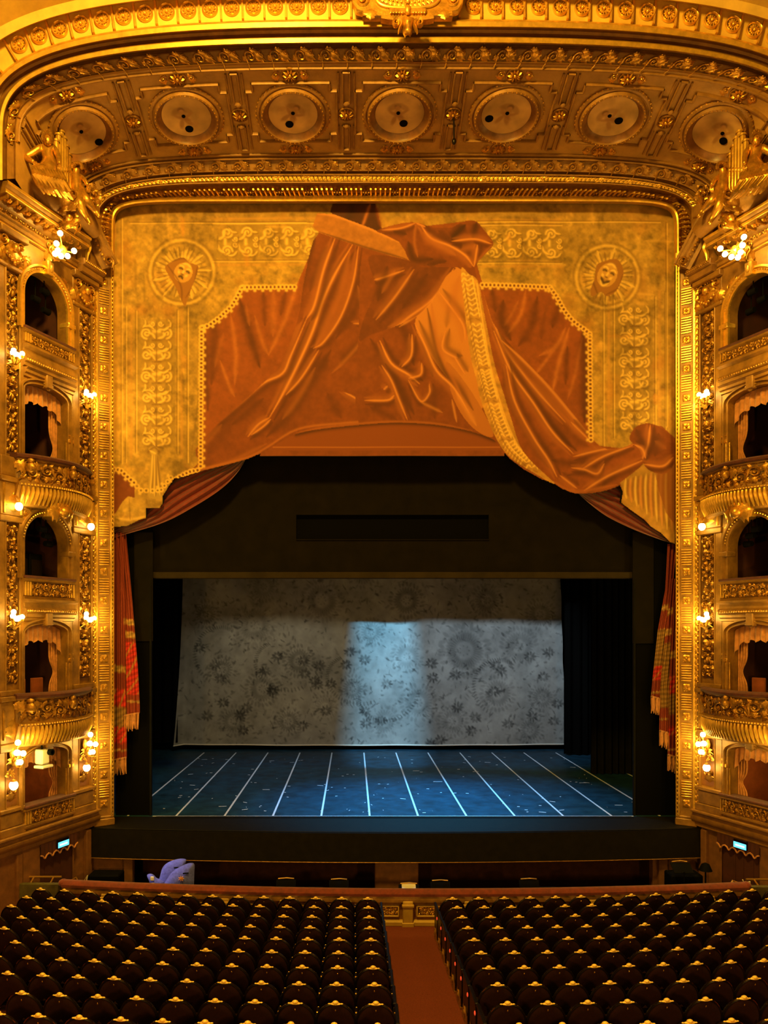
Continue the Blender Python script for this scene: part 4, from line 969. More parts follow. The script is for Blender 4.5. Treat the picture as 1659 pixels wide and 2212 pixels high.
def group(L):
    mir = L == 'right'
    t = thing('sculptural_group', f'gilded sculpture of seated woman, organ pipes and cherub in the {L} arch corner', 'sculpture', tuple(wx(120, 425, 19.6, mir)), 'sculptural groups in the arch corners')
    d = 19.2
    J = {'pelvis': ((112, 362, d), .22), 'waist': ((108, 345, d-.05), .15), 'chest': ((103, 324, d-.1), .19), 'neck': ((101.5, 309, d-.1), .075), 'head': ((102, 300, d-.14), .115), 'crown': ((102, 291, d-.12), .09),
         'shr': ((89, 318, d-.15), .10), 'elr': ((54, 341, d-.3), .075), 'har': ((74, 350, d-.4), .05), 'shl': ((117, 319, d), .10), 'ell': ((126, 338, d-.1), .07), 'hal': ((128, 355, d-.2), .05),
         'kneer': ((84, 372, d-.5), .16), 'footr': ((92, 412, d-.35), .07), 'kneel': ((108, 386, d-.45), .15), 'footl': ((118, 418, d-.3), .07)}
    B = [('pelvis', 'waist'), ('waist', 'chest'), ('chest', 'neck'), ('neck', 'head'), ('head', 'crown'), ('chest', 'shr'), ('shr', 'elr'), ('elr', 'har'), ('chest', 'shl'), ('shl', 'ell'), ('ell', 'hal'), ('pelvis', 'kneer'), ('kneer', 'footr'), ('pelvis', 'kneel'), ('kneel', 'footl')]
    skin('seated_woman', J, B, 'gilt', t, mir)
    m = MB()                                             # face and hair
    h = wx(102, 300, d-.26, mir); m.ball(h+np.array([0, .03, -.02]), (.095, .1, .13), 12, 10)
    m.ball(h+np.array([0, -.075, -.02]), (.018, .03, .035), 6, 5); m.ball(h+np.array([0, -.065, -.075]), (.03, .015, .01), 6, 4)
    for q in (-1, 1): m.ball(h+np.array([q*.038, -.068, .012]), (.02, .014, .011), 6, 4); m.ball(h+np.array([q*.1, .03, -.01]), (.016, .03, .035), 6, 4)
    m.build('face', 'gilt', t)
    m = MB()
    for a in np.linspace(-.5, PI+.5, 12): m.ball(h+np.array([.11*math.cos(a), .03, .04+.1*math.sin(a)]), (.05, .07, .05), 6, 5)
    for a in np.linspace(.4, PI-.4, 5): m.ball(h+np.array([.09*math.cos(a), .0, .1+.11*math.sin(a)]), .035, 6, 5)
    m.build('hair', 'gilt_dark', t)
    m = MB(); hand(m, wx(76, 351, d-.42, mir), (.3 if not mir else -.3, 0, -.6), 1); hand(m, wx(128, 357, d-.22, mir), (0, 0, -1), -1); m.build('hands', 'gilt', t)
    m = MB()                                             # drapery over the lap and falling folds
    for q in range(11):
        x0 = 66+6.2*q; m.tube([wx(x0+6, 362+1.2*q, d-.55+.02*q, mir), wx(x0+10, 378+1.4*q, d-.62+.02*q, mir), wx(x0+18+2*(q % 3), 398+1.5*q, d-.5+.02*q, mir), wx(x0+30+3*(q % 2), 418+1.3*q, d-.3+.02*q, mir)], [.05, .085, .075, .03], 7)
    m.build('drapery', 'gilt', t)
    m = MB()                                             # wing behind the shoulder
    f = camframe(84, 322, d+.1, mir)
    for q in range(7): place(m, LEAF_W, -.02*q, .02*q, 2.6-.17*q, .62-.04*q, False, .2, .05, f)
    m.build('wing', 'gilt_dark', t)
    for q in range(6):                                   # organ pipes
        x = 121+5.4*q; top = [306, 293, 286, 300, 318, 336][q]; dd = 19.35+.1*q
        m = MB().tube([wx(x, top, dd, mir), wx(x+1, 372, dd, mir), wx(x+2, 404, dd, mir), wx(x+1.5, 416, dd, mir)], [.075, .075, .07, .03], 10)
        m.lathe([(.095, -.02), (.095, .03), (.07, .03)], 10, wx(x, top, dd, mir)); m.ball(wx(x+1, 366, dd-.09, mir), (.05, .03, .06), 6, 5)
        m.build('organ_pipe', 'gilt_bright' if q < 4 else 'gilt', t)
    d = 20.0                                             # cherub on the far slope, legs along the raking piece
    J = {'pelvis': ((166, 408, d), .16), 'belly': ((163, 394, d-.05), .16), 'chest': ((161, 380, d-.05), .15), 'neck': ((164, 370, d-.08), .08), 'head': ((166, 361, d-.1), .125),
         'shr': ((152, 380, d-.1), .08), 'elr': ((142, 392, d-.25), .06), 'har': ((137, 404, d-.3), .045), 'shl': ((172, 380, d), .08), 'ell': ((184, 390, d-.1), .06), 'hal': ((190, 402, d-.1), .045),
         'kneer': ((186, 432, d-.1), .13), 'anr': ((206, 456, d+.2), .07), 'toer': ((216, 470, d+.2), .05), 'kneel': ((172, 440, d-.3), .13), 'anl': ((188, 472, d-.1), .07), 'toel': ((196, 486, d-.1), .05)}
    B = [('pelvis', 'belly'), ('belly', 'chest'), ('chest', 'neck'), ('neck', 'head'), ('chest', 'shr'), ('shr', 'elr'), ('elr', 'har'), ('chest', 'shl'), ('shl', 'ell'), ('ell', 'hal'), ('pelvis', 'kneer'), ('kneer', 'anr'), ('anr', 'toer'), ('pelvis', 'kneel'), ('kneel', 'anl'), ('anl', 'toel')]
    skin('cherub', J, B, 'gilt', t, mir)
    m = MB(); h = wx(166, 361, d-.14, mir)
    for a in np.linspace(-.3, PI+.3, 10): m.ball(h+np.array([.11*math.cos(a), .04, .03+.1*math.sin(a)]), .05, 6, 5)
    m.build('cherub_hair', 'gilt_dark', t)
    m = MB(); m.ball(h+np.array([0, -.1, -.01]), (.02, .03, .025), 6, 4)
    for q in (-1, 1): m.ball(h+np.array([q*.045, -.1, .03]), (.02, .015, .012), 6, 4)
    hand(m, wx(137, 405, d-.3, mir), (-.2, 0, -1), 1); hand(m, wx(190, 403, d-.1, mir), (.2, 0, -1), -1); m.build('cherub_face_and_hands', 'gilt', t)
    m = MB(); f = camframe(138, 436, 19.7, mir)          # cartouche, shells and garlands
    m.merge(MB().ball((0, 0, .0), (.26, .2, .16), 12, 8), f)
    for a in np.linspace(0, 2*PI, 9)[:-1]: place(m, LEAF_W, .2*math.cos(a), .16*math.sin(a), a, .26, False, .25, .02, f)
    place(m, SCROLL, -.2, .14, 2.2, .14, False, .3, .1, f); place(m, SCROLL, .2, .1, .7, .14, True, .3, .1, f)
    m.build('cartouche', 'gilt_dark', t)
    m = MB(); rnd = random.Random(4)
    for q in range(26):
        u = q/25; x = 118+90*u; y = 440+26*math.sin(PI*u)-22*u; m.ball(wx(x, y, 19.75+.6*u, mir)+np.array([0, rnd.uniform(-.05, .05), rnd.uniform(-.05, .05)]), rnd.uniform(.05, .09), 7, 5)
    f = camframe(150, 478, 19.9, mir)
    for a in np.linspace(0, 2*PI, 8)[:-1]: place(m, LEAF_W, 0, 0, a, .3, False, .3, .02, f)
    m.merge(MB().ball((0, 0, .12), .1, 8, 6), f); place(m, SCROLL, -.24, -.24, 1.2, .13, False, .3, .02, f); place(m, SCROLL, .2, -.2, 2.2, .12, True, .3, .02, f)
    m.build('garland', 'gilt', t)
    m = MB(); f = camframe(196, 424, 20.3, mir)
    for q in range(5): place(m, SCROLL, .1*math.cos(q*1.7), .12*math.sin(q*1.3)-.05*q, q*1.4, .12, q % 2 == 0, .3, .0, f)
    for q in range(8): place(m, LEAF_W, .05, -.05, q*.8, .3, q % 2 == 0, .3, -.02, f)
    m.build('foliage', 'gilt_dark', t)
    m = MB()                                             # rocky base carrying the group
    base = [(40, 372, 19.1), (75, 395, 19.3), (105, 425, 19.5), (140, 432, 19.9), (175, 446, 20.2), (210, 490, 20.7)]
    m.tube([wx(x, y+14, dd+.15, mir) for (x, y, dd) in base], [.2, .3, .36, .36, .32, .18], 10)
    m.build('base', 'stucco_dark', t)
group('left'); group('right')

BUL = {'left': [(130, 504), (122, 526), (125, 541), (119, 548), (132, 553), (146, 553), (160, 542)], 'right': [(1607, 512), (1604, 530), (1600, 545), (1594, 556), (1580, 555), (1566, 549), (1556, 537)]}
for L in ('left', 'right'):
    mir = L == 'right'; c = np.array(W(136 if not mir else 1586, 524, 19.15)); wall = np.array((LEFT if not mir else RIGHT).pt(.95, .12, 16.9))
    t = thing('corner_light_cluster', f'arc of seven glowing globe bulbs under the corner sculpture on the {L}', 'lamp', tuple(wall), 'bulb arcs in the arch corners')
    m = MB().tube([wall, (wall*.5+c*.5)+np.array([0, 0, -.15]), c+np.array([0, 0, -.2])], [.05, .04, .04], 7).ball(c+np.array([0, 0, -.2]), (.1, .1, .13), 8, 6)
    f = camframe(116, 545, 19.3, mir)
    for q in range(6): place(m, LEAF_W, 0, 0, q*1.05, .34, q % 2 == 0, .3, .0, f)
    for q in range(3): place(m, SCROLL, -.1+.12*q, .14-.14*q, q*.8, .12, False, .3, .05, f)
    m.build('bracket', 'gilt_bright', t)
    for i, (x, y) in enumerate(BUL[L]):
        p = np.array(W(x, y, 18.85+.05*i))
        mid = (c+p)/2+np.array([0, 0, -.12]); m = MB().tube([c+np.array([0, 0, -.2]), mid, p+np.array([0, 0, -.06])], .014, 5); arm = m.build('arm', 'gilt', t)
        MB().ball(p, .068, 12, 9).build('globe_bulb', 'globe', arm)
    LIGHTS.append((tuple(c+np.array([0, -.25, -.2])), 75))
# ================================================================== painted front curtain (flat painted canvas), rastered as pigment on a fine grid
RX0, RX1, RY0, RY1 = 244, 1462, 428, 1180; RW, RH = RX1-RX0, RY1-RY0
YY, XX = np.mgrid[RY0:RY1, RX0:RX1].astype(float)
img = np.zeros((RH, RW, 3)); lab = np.zeros((RH, RW), int)
def A(x, y): return (240+x/2.676, 420+y/2.676)
def B(x, y): return (800+x/2.44, 420+y/2.44)
def Ap(*p): return [A(x, y) for x, y in p]
def Bp(*p): return [B(x, y) for x, y in p]
def spline(P, n=8, closed=False):
    P = np.array(P, float)
    if len(P) < 3: return P
    Q = np.vstack([P[-1:], P, P[:2]]) if closed else np.vstack([2*P[0]-P[1], P, 2*P[-1]-P[-2]])
    out = []
    for i in range(1, len(Q)-2):
        for t in np.linspace(0, 1, n, endpoint=False):
            a, b, c, d = Q[i-1:i+3]; out.append(.5*((2*b)+(c-a)*t+(2*a-5*b+4*c-d)*t*t+(3*b-a-3*c+d)*t**3))
    if not closed: out.append(P[-1])
    return np.array(out)
def bb(P, pad):
    P = np.asarray(P); x0 = int(max(RX0, P[:, 0].min()-pad))-RX0; x1 = int(min(RX1, P[:, 0].max()+pad+2))-RX0; y0 = int(max(RY0, P[:, 1].min()-pad))-RY0; y1 = int(min(RY1, P[:, 1].max()+pad+2))-RY0
    return slice(max(0, y0), max(0, y1)), slice(max(0, x0), max(0, x1))
def inside(P, sl):
    X, Y = XX[sl], YY[sl]; r = np.zeros(X.shape, bool); P = np.asarray(P); Q = np.roll(P, -1, 0)
    for (x1, y1), (x2, y2) in zip(P, Q):
        if y1 == y2: continue
        c = ((y1 > Y) != (y2 > Y)) & (X < (x2-x1)*(Y-y1)/(y2-y1)+x1); r ^= c
    return r
def fill(P, col, L=None, k=1.):
    sl = bb(P, 1); 
    if img[sl].size == 0: return
    ms = inside(P, sl); 
    if col is not None: img[sl][ms] = img[sl][ms]*(1-k)+np.array(col)*k
    if L is not None: lab[sl][ms] = L
def dist(P, sl):
    X, Y = XX[sl], YY[sl]; d = np.full(X.shape, 1e9); tpar = np.zeros(X.shape); P = np.asarray(P, float); n = len(P)-1
    for i in range(n):
        a, b = P[i], P[i+1]; v = b-a; L2 = v@v+1e-9; t = np.clip(((X-a[0])*v[0]+(Y-a[1])*v[1])/L2, 0, 1); q = np.hypot(X-a[0]-t*v[0], Y-a[1]-t*v[1]); w = q < d
        d = np.where(w, q, d); tpar = np.where(w, (i+t)/n, tpar)
    return d, tpar
def fold(P, w, k, only, lit=None):
    """a painted velvet fold: broad half-tone on one side of the crest, broad dark on the other, thin crest line"""
    P = np.array(P, float); d = P[-1]-P[0]; n = np.array([-d[1], d[0]])/(np.hypot(*d)+1e-6)
    n = n if n[0]+.3*n[1] > 0 else -n
    stroke(P+n*w*2.1, w*2.6, REDD, .62*k, only=only); stroke(P-n*w*1.5, w*2.4, HI2, .42*k, only=only); stroke(P, w*1.25, HI2, .8*k, only=only); stroke(P, w*.62, HI, .85*k, only=only)
def stroke(P, w, col, k=.8, taper=True, only=None, sm=True, hard=False):
    P = spline(P, 5) if sm and len(P) > 2 else np.asarray(P, float); sl = bb(P, w*2.2)
    if img[sl].size == 0: return
    d, t = dist(P, sl); ww = w*(np.clip(np.sin(PI*np.clip(t, .0, 1))*1.5+.12, 0, 1) if taper else 1.)
    a = k*(np.exp(-(d/(ww*.6+.3))**2) if not hard else np.clip(ww*.5+.5-d, 0, 1))
    if only is not None: a = a*np.isin(lab[sl], only)
    img[sl] = img[sl]*(1-a[..., None])+np.array(col)*a[..., None]
GOLD = (.52, .30, .055); GOLDL = (.80, .50, .11); GOLDD = (.20, .10, .018); OL = (.15, .095, .015)
RED = (.25, .058, .011); REDD = (.065, .015, .004); REDM = (.20, .045, .009); HI = (.66, .25, .055); HI2 = (.42, .125, .025); DK = (.035, .009, .003)
outline_ = [(246, 431), (1459, 438), (1459, 1174), (1447, 1171), (1428, 1151), (1405, 1136), (1393, 1124), (1366, 1105), (1341, 1086), (1344, 1062), (1336, 1043), (1302, 1056), (1240, 1064), (1215, 1056), (1195, 1043), (1170, 1035), (1130, 1013), (1100, 990), (1086, 974),
            (580, 973), (520, 995), (440, 1016), (376, 1034), (365, 1050), (352, 1071), (352, 1086), (345, 1097), (316, 1098), (315, 1119), (300, 1123), (275, 1136), (246, 1138)]
fill(outline_, RED, 1)
for q_ in (((640, 500), (1010, 500), (1060, 760), (1090, 985), (560, 985), (600, 900), (730, 760)),): fill(list(q_), REDM, 7)
# hanging red ground behind
for (p, w, c, k) in [(Ap((690, 690), (720, 900), (715, 1100)), 8, HI2, .7), (Ap((630, 960), (680, 1100), (715, 1170)), 6, HI2, .8), (Ap((830, 700), (870, 840), (910, 930)), 7, HI2, .6), (Ap((1090, 480), (1000, 740), (910, 930)), 8, HI2, .7), (Ap((940, 560), (935, 820)), 14, HI2, .5),
        (Ap((740, 600), (800, 800), (860, 1000)), 16, REDD, .7), (Ap((600, 700), (580, 1100)), 20, REDD, .6), (Ap((880, 560), (890, 760)), 10, REDD, .5), (Ap((540, 800), (560, 1250)), 12, REDD, .6), (Ap((1010, 560), (980, 700)), 10, REDD, .5), (Ap((780, 640), (800, 760)), 6, HI2, .4), (Ap((650, 800), (600, 1000)), 8, HI2, .3),
        (Bp((1030, 700), (980, 800), (890, 850)), 8, HI2, .8), (Bp((1010, 750), (930, 870), (870, 950)), 6, HI2, .7), (Bp((1050, 700), (1000, 870), (960, 1040)), 8, HI2, .9), (Bp((1120, 750), (1080, 950), (1040, 1080)), 6, HI2, .6), (Bp((820, 500), (790, 640), (720, 740)), 7, HI2, .8), (Bp((780, 560), (740, 640), (700, 700)), 6, HI2, .5),
        (Bp((700, 560), (690, 660), (740, 770)), 18, REDD, .7), (Bp((1120, 720), (1135, 950), (1130, 1200)), 22, REDD, .75), (Bp((880, 540), (850, 700), (780, 800)), 16, REDD, .6), (Bp((1000, 560), (960, 700)), 16, REDD, .6), (Bp((1040, 800), (1030, 1000)), 10, REDD, .6), (Bp((640, 500), (660, 620)), 12, REDD, .6), (Bp((920, 620), (900, 760)), 12, REDD, .4)]:
    stroke(p, w, c, k)
# gold lambrequin, left and right
goldL = [(246, 431), (722, 437), (715, 470), (690, 500), (672, 545), (640, 618), (520, 617), (511, 636), (497, 660), (470, 685), (450, 700), (432, 706), (430, 1012), (412, 1015), (395, 1022), (374, 1034), (362, 1055), (352, 1071), (352, 1086), (345, 1097), (316, 1098), (315, 1119), (300, 1123), (275, 1136), (246, 1138)]
goldR = [(800, 437), (1459, 440), (1459, 947), (1430, 921), (1395, 917), (1370, 958), (1345, 969), (1285, 962), (1280, 950), (1278, 720), (1262, 706), (1240, 690), (1222, 668), (1207, 640), (1190, 617), (1042, 612), (1030, 570), (1060, 525), (1048, 492), (1000, 478), (900, 490), (815, 500)]
fill(goldL, GOLD, 2); fill(goldR, GOLD, 3)
fill([(246, 1010), (262, 1012), (276, 1026), (292, 1040), (290, 1075), (276, 1072), (264, 1085), (252, 1105), (246, 1112)], REDM, 1)
gm = (lab == 2) | (lab == 3)
n1 = blob_noise(RH, RW, 90, 1); n2 = blob_noise(RH, RW, 26, 2); n3 = blob_noise(RH, RW, 9, 3); n4 = blob_noise(RH, RW, 60, 8)
g = (.5+.8*n1)*(.62+.65*n2)*(.62+.75*n3)
img[gm] *= g[gm][:, None]
st = np.clip((n2*.6+n1*.4-.52)*5, 0, 1)[..., None]*.62; img = np.where(gm[..., None], img*(1-st)+np.array(OL)*st*(.7+.6*n3[..., None]), img)
orr = np.clip((n4-.55)*3, 0, 1)[..., None]*.5; img = np.where(gm[..., None], img*(1-orr)+np.array((.46, .17, .022))*orr, img)
top = np.clip((505-YY)/70, 0, 1)[..., None]*.8*(.4+.8*n1[..., None]); img = np.where(gm[..., None], img*(1-top)+np.array((.22, .11, .022))*top, img)   # grimy upper border of the canvas
rm = lab == 1; img[rm] *= ((.78+.4*n3)*(.85+.3*n2))[rm][:, None]
def gs(P, w, col, k=.8, **q): stroke(P, w, col, k, only=(2, 3), **q)
def rect_lines(pts, sm=False):
    gs(pts, 2.2, GOLDD, .8, taper=False, sm=sm); gs([(x+2, y+2) for x, y in pts], 1.6, GOLDL, .7, taper=False, sm=sm)
def pspiral(cx, cy, r, dr, a0, turns=1.5, w=4.2):
    a = np.linspace(0, turns*2*PI, 22); rr = r*(.15+.85*a/a[-1]); P = np.stack([cx+rr*np.cos(a0+dr*a), cy+rr*np.sin(a0+dr*a)], 1)
    gs(P+2.2, w*1.7, GOLDD, .75, taper=False, sm=False); gs(P, w*.8, GOLDL, .85, taper=False, sm=False)
def pleaf(x, y, a, L, w=4.6):
    P = [(x, y), (x+L*.5*math.cos(a)-L*.18*math.sin(a), y+L*.5*math.sin(a)+L*.18*math.cos(a)), (x+L*math.cos(a), y+L*math.sin(a))]
    gs([(p+2, q+2.5) for p, q in P], w*1.6, GOLDD, .7); gs(P, w*.9, GOLDL, .8)
for (cx, y0, y1) in ((338, 690, 968), (1370, 660, 935)):           # vertical bands of scrollwork
    hw = 41
    fill([(cx-hw, y0), (cx+hw, y0), (cx+hw, y1), (cx-hw, y1)], (.30, .18, .03), None, .55)
    for s in (-1, 1):
        rect_lines([(cx+s*(hw+4), y0-20), (cx+s*(hw+4), y1+10)]); gs([(cx+s*(hw+14), y0-30), (cx+s*(hw+14), y1+20)], 5, (.52, .25, .045), .6, taper=False); rect_lines([(cx+s*(hw+26), y0-30), (cx+s*(hw+26), y1+30)])
    n = round((y1-y0)/46)
    for i in range(n):
        y = y0+(y1-y0)*(i+.5)/n
        for s in (-1, 1):
            pspiral(cx+s*22, y+6, 12, s, PI/2 if i % 2 else -PI/2); pspiral(cx+s*9, y-14, 6, -s, PI/2, 1.2, 2.4)
            pleaf(cx+s*3, y+18, -PI/2+s*.9, 22); pleaf(cx+s*30, y-6, -PI/2-s*.3, 18, 3); pleaf(cx+s*5, y-2, -PI/2+s*1.3, 24, 3)
        gs([(cx-7, y+2), (cx+7, y+2)], 6, GOLDL, .8, taper=False); gs([(cx-9, y+22), (cx+9, y+22)], 3, GOLDD, .9, taper=False); gs([(cx, y-20), (cx, y+20)], 2, GOLDD, .7)
for (x0, x1, cy) in ((468, 690, 522), (1040, 1212, 526)):          # horizontal bands
    hh = 36; fill([(x0-6, cy-hh), (min(x1, 660) if x0 < 600 else x1, cy-hh), (min(x1, 632) if x0 < 600 else x1, cy+hh), (x0-6, cy+hh)], (.30, .18, .03), None, .5)
    for s in (-1, 1): rect_lines([(x0-10, cy+s*(hh+5)), (x1, cy+s*(hh+5))]); gs([(x0-10, cy+s*(hh+14)), (x1, cy+s*(hh+14))], 4, (.5, .24, .045), .6, taper=False)
    n = round((x1-x0)/44)
    for i in range(n):
        x = x0+(x1-x0)*(i+.5)/n
        for s in (-1, 1):
            pspiral(x, cy+s*20, 12, s, 0 if i % 2 else PI); pspiral(x+18, cy+s*6, 6, -s, PI/2, 1.2, 2.4); pleaf(x-20, cy+s*4, s*.9, 26); pleaf(x+4, cy+s*30, -s*.5, 20, 3)
        gs([(x-4, cy-5), (x-4, cy+5)], 5, GOLDL, .8, taper=False); gs([(x-20, cy-14), (x-20, cy+14)], 2.2, GOLDD, .8)
rect_lines([(262, 470), (262, 1000)]); rect_lines([(280, 480), (660, 480)]); rect_lines([(1030, 478), (1425, 478)]); rect_lines([(1440, 480), (1440, 920)])
gs([(252, 620), (252, 980)], 16, (.74, .40, .085), .6, taper=True)
gs([(432+14, 720), (432-26, 1000)][:1]+[(412, 1000)], 3, GOLDD, .5)
# long streaks where the canvas has been rolled
rs_ = np.random.RandomState(12)
for q in range(120):
    x, y = rs_.uniform(246, 1458), rs_.uniform(440, 980); l = rs_.uniform(15, 70); v = rs_.rand() < .65
    gs([(x, y), (x+(2 if v else l), y+(l if v else 2))], rs_.uniform(4, 11), [(.16, .09, .015), (.56, .22, .03), (.74, .42, .08)][rs_.randint(3)], rs_.uniform(.2, .5))
# bosses with theatre masks
def boss(cx, cy, R, L):
    a = np.linspace(0, 2*PI, 40)
    for rr, w, c, k in ((R+9, 5, GOLDD, .5), (R+3, 5, GOLDL, .55), (R-3, 4, GOLDD, .6)):
        gs(np.stack([cx+rr*np.cos(a), cy+rr*np.sin(a)], 1), w, c, k, taper=False, sm=False)
    for q in range(30):
        b = 2*PI*q/30+.1; l = 1 if q % 3 else .8
        l *= .82+.2*math.sin(q*2.3+cx); gs([(cx+R*.45*math.cos(b), cy+R*.45*math.sin(b)), (cx+R*.98*l*math.cos(b+.05), cy+R*.98*l*math.sin(b+.05))], 6+3*math.sin(q*1.7), GOLDL, .7); b += .1
        gs([(cx+R*.5*math.cos(b), cy+R*.5*math.sin(b)), (cx+R*.85*math.cos(b), cy+R*.85*math.sin(b))], 3, GOLDD, .8)
boss(393, 588, 66, 2); boss(1312, 598, 64, 3)
for q, (x, y) in enumerate(((356, 540), (430, 545), (440, 640), (345, 640), (1270, 550), (1360, 560), (1275, 650), (1352, 652))): gs([(x-8, y), (x+8, y+4)], 10, OL, .5)
BR = (.30, .12, .02)
fill(spline([(394, 556), (410, 568), (428, 575), (424, 598), (414, 622), (408, 640), (400, 662), (395, 655), (388, 640), (374, 610), (357, 580), (366, 568)], 4, True), BR, 4)
fill(spline([(1262+38, 566), (1332, 560), (1347, 585), (1340, 612), (1328, 632), (1310, 640), (1298, 630), (1280, 640), (1276, 625), (1285, 600), (1288, 575)], 4, True), BR, 5)
def mask_face(cx, cy, rx, ry, tilt, happy, L):
    a = np.linspace(0, 2*PI, 30, endpoint=False); ca, sa = math.cos(tilt), math.sin(tilt)
    R = lambda x, y: (cx+x*ca-y*sa, cy+x*sa+y*ca)
    fill([R(rx*math.cos(t), ry*math.sin(t)) for t in a], (.52, .26, .05), L)
    k = dict(only=(L,))
    for s in (-1, 1):
        stroke([R(s*rx*.18, -ry*.22), R(s*rx*.42, -ry*.3), R(s*rx*.66, -ry*.16)], 4.5, (.06, .025, .006), .9, **k)
        stroke([R(s*rx*.12, -ry*.42), R(s*rx*.45, -ry*.55), R(s*rx*.75, -ry*.4)], 3, GOLDL, .9, **k)
        stroke([R(s*rx*.35, ry*.1), R(s*rx*.55, ry*.2)], 7, GOLDL, .8, **k)
    stroke([R(0, -ry*.25), R(-rx*.05, ry*.12)], 3.4, GOLDL, .9, **k); stroke([R(-rx*.16, ry*.2), R(rx*.16, ry*.2)], 2.5, (.1, .04, .01), .8, **k)
    if happy:
        stroke([R(-rx*.5, ry*.34), R(0, ry*.68), R(rx*.5, ry*.34)], 8, (.05, .02, .005), .95, **k); stroke([R(-rx*.52, ry*.55), R(0, ry*.92), R(rx*.5, ry*.55)], 3.5, GOLDL, .8, **k)
    else:
        stroke([R(-rx*.3, ry*.62), R(0, ry*.42), R(rx*.3, ry*.62)], 5, (.05, .02, .005), .95, **k)
    stroke([R(-rx*.5, -ry*.75), R(0, -ry*.92), R(rx*.5, -ry*.75)], 4, GOLDL, .8, **k)
mask_face(396, 589, 20, 22, .5, False, 4); mask_face(1312, 594, 21, 27, .45, True, 5)
for p in (Ap((320, 400), (400, 520), (410, 620)), Ap((500, 410), (480, 520), (430, 600)), Ap((340, 390), (420, 370), (490, 405))): stroke(p, 3, (.14, .05, .012), .7, only=(4,))
for p in (Bp((1180, 380), (1200, 340), (1260, 335)), Bp((1330, 420), (1310, 490), (1240, 530)), Bp((1170, 450), (1200, 530))): stroke(p, 3, (.14, .05, .012), .7, only=(5,))
# dark gathered velvet at the top and the pale strap
fill(Ap((1285, 40), (1525, 40), (1565, 200), (1660, 290), (1440, 230), (1265, 100)), REDD, 6)
for p, w, c, k in ((Ap((1500, 50), (1450, 190)), 5, HI2, .8), (Ap((1400, 50), (1370, 150)), 14, DK, .7), (Ap((1530, 60), (1562, 195)), 6, REDM, .8)): stroke(p, w, c, k)
# big left sash
sash = spline(Ap((1200, 225), (1420, 290), (1659, 400), (1659, 720), (1500, 830), (1350, 980), (1250, 1100), (1659, 1240), (1659, 1310), (1330, 1330), (1080, 1365), (900, 1470), (780, 1530), (520, 1600), (375, 1640), (500, 1560), (515, 1430), (880, 1090), (990, 960), (1080, 720), (1120, 480)), 4, True)
fill([p for p in sash], None, 6)
sl = (lab == 6); img[sl & (YY > 500)] = np.array(REDM); img[sl] *= ((.8+.35*n3)*(.85+.3*n2))[sl][:, None]
S6 = (6,)
for p, w, k in [(Ap((1180, 250), (1120, 420), (1060, 620), (960, 820), (870, 1000)), 20, .7), (Ap((1270, 900), (1180, 1050), (1050, 1250), (900, 1400)), 20, .6), (Ap((1500, 800), (1330, 980)), 22, .6), (Ap((1350, 330), (1220, 580), (1120, 850), (960, 1180)), 9, .7), (Ap((700, 1300), (560, 1500)), 26, .35), (Ap((1250, 300), (1150, 560)), 16, .6), (Ap((1480, 380), (1420, 640), (1300, 830)), 16, .6), (Ap((1560, 500), (1560, 760)), 12, .6), (Ap((880, 1180), (700, 1330)), 14, .5), (Ap((1450, 1000), (1450, 1180)), 14, .5), (Ap((1250, 1150), (1330, 1290)), 20, .45), (Ap((1590, 1050), (1560, 1300)), 16, .5)]: stroke(p, w, REDD, k, only=S6)
for p, w, k in [(Ap((1395, 290), (1300, 450), (1230, 600), (1165, 790), (1090, 960), (1000, 1140), (915, 1290)), 5.5, 1.), (Ap((1380, 330), (1330, 560), (1260, 720), (1180, 880)), 16, .45), (Ap((1295, 250), (1230, 430), (1175, 640), (1130, 720)), 5, .9), (Ap((1130, 720), (1040, 930), (990, 1035), (880, 1090), (760, 1190), (620, 1310), (520, 1420)), 4.5, .9), (Ap((1100, 740), (1000, 880), (920, 980)), 14, .45), (Ap((915, 1290), (850, 1330), (790, 1400)), 4, .9), (Ap((922, 1300), (880, 1340), (810, 1390)), 3.5, .9), (Ap((1430, 300), (1400, 500), (1330, 700), (1230, 850), (1170, 890)), 4, .8),
        (Ap((1200, 900), (1100, 1060), (1010, 1160)), 4, .8), (Ap((1180, 1000), (1080, 1180), (990, 1300)), 10, .35), (Ap((1640, 660), (1500, 790), (1380, 930), (1270, 1040)), 7, .5), (Ap((1500, 370), (1545, 430), (1575, 485), (1659, 460)), 3.5, .9), (Ap((1550, 560), (1530, 730), (1400, 745)), 4, .8), (Ap((1440, 520), (1480, 660), (1520, 730)), 4, .8), (Ap((1450, 560), (1500, 640)), 14, .4), (Ap((1550, 840), (1600, 950), (1659, 1010)), 4, .9), (Ap((1330, 1130), (1430, 1190), (1520, 1285)), 3.5, .8), (Ap((1450, 1190), (1640, 1200)), 4, .8), (Ap((1640, 1060), (1640, 1180), (1659, 1200)), 4, .8), (Ap((1430, 1040), (1450, 1180)), 4, .6), (Ap((640, 1330), (520, 1460)), 10, .3), (Ap((900, 1440), (700, 1540), (540, 1590)), 8, .35)]: fold(p, w, k, S6) if k > .55 else stroke(p, w, HI2, k, only=S6)
stroke(Ap((510, 1592), (780, 1522), (900, 1462), (1080, 1357), (1330, 1322), (1659, 1302)), 4, HI2, .7, taper=False)
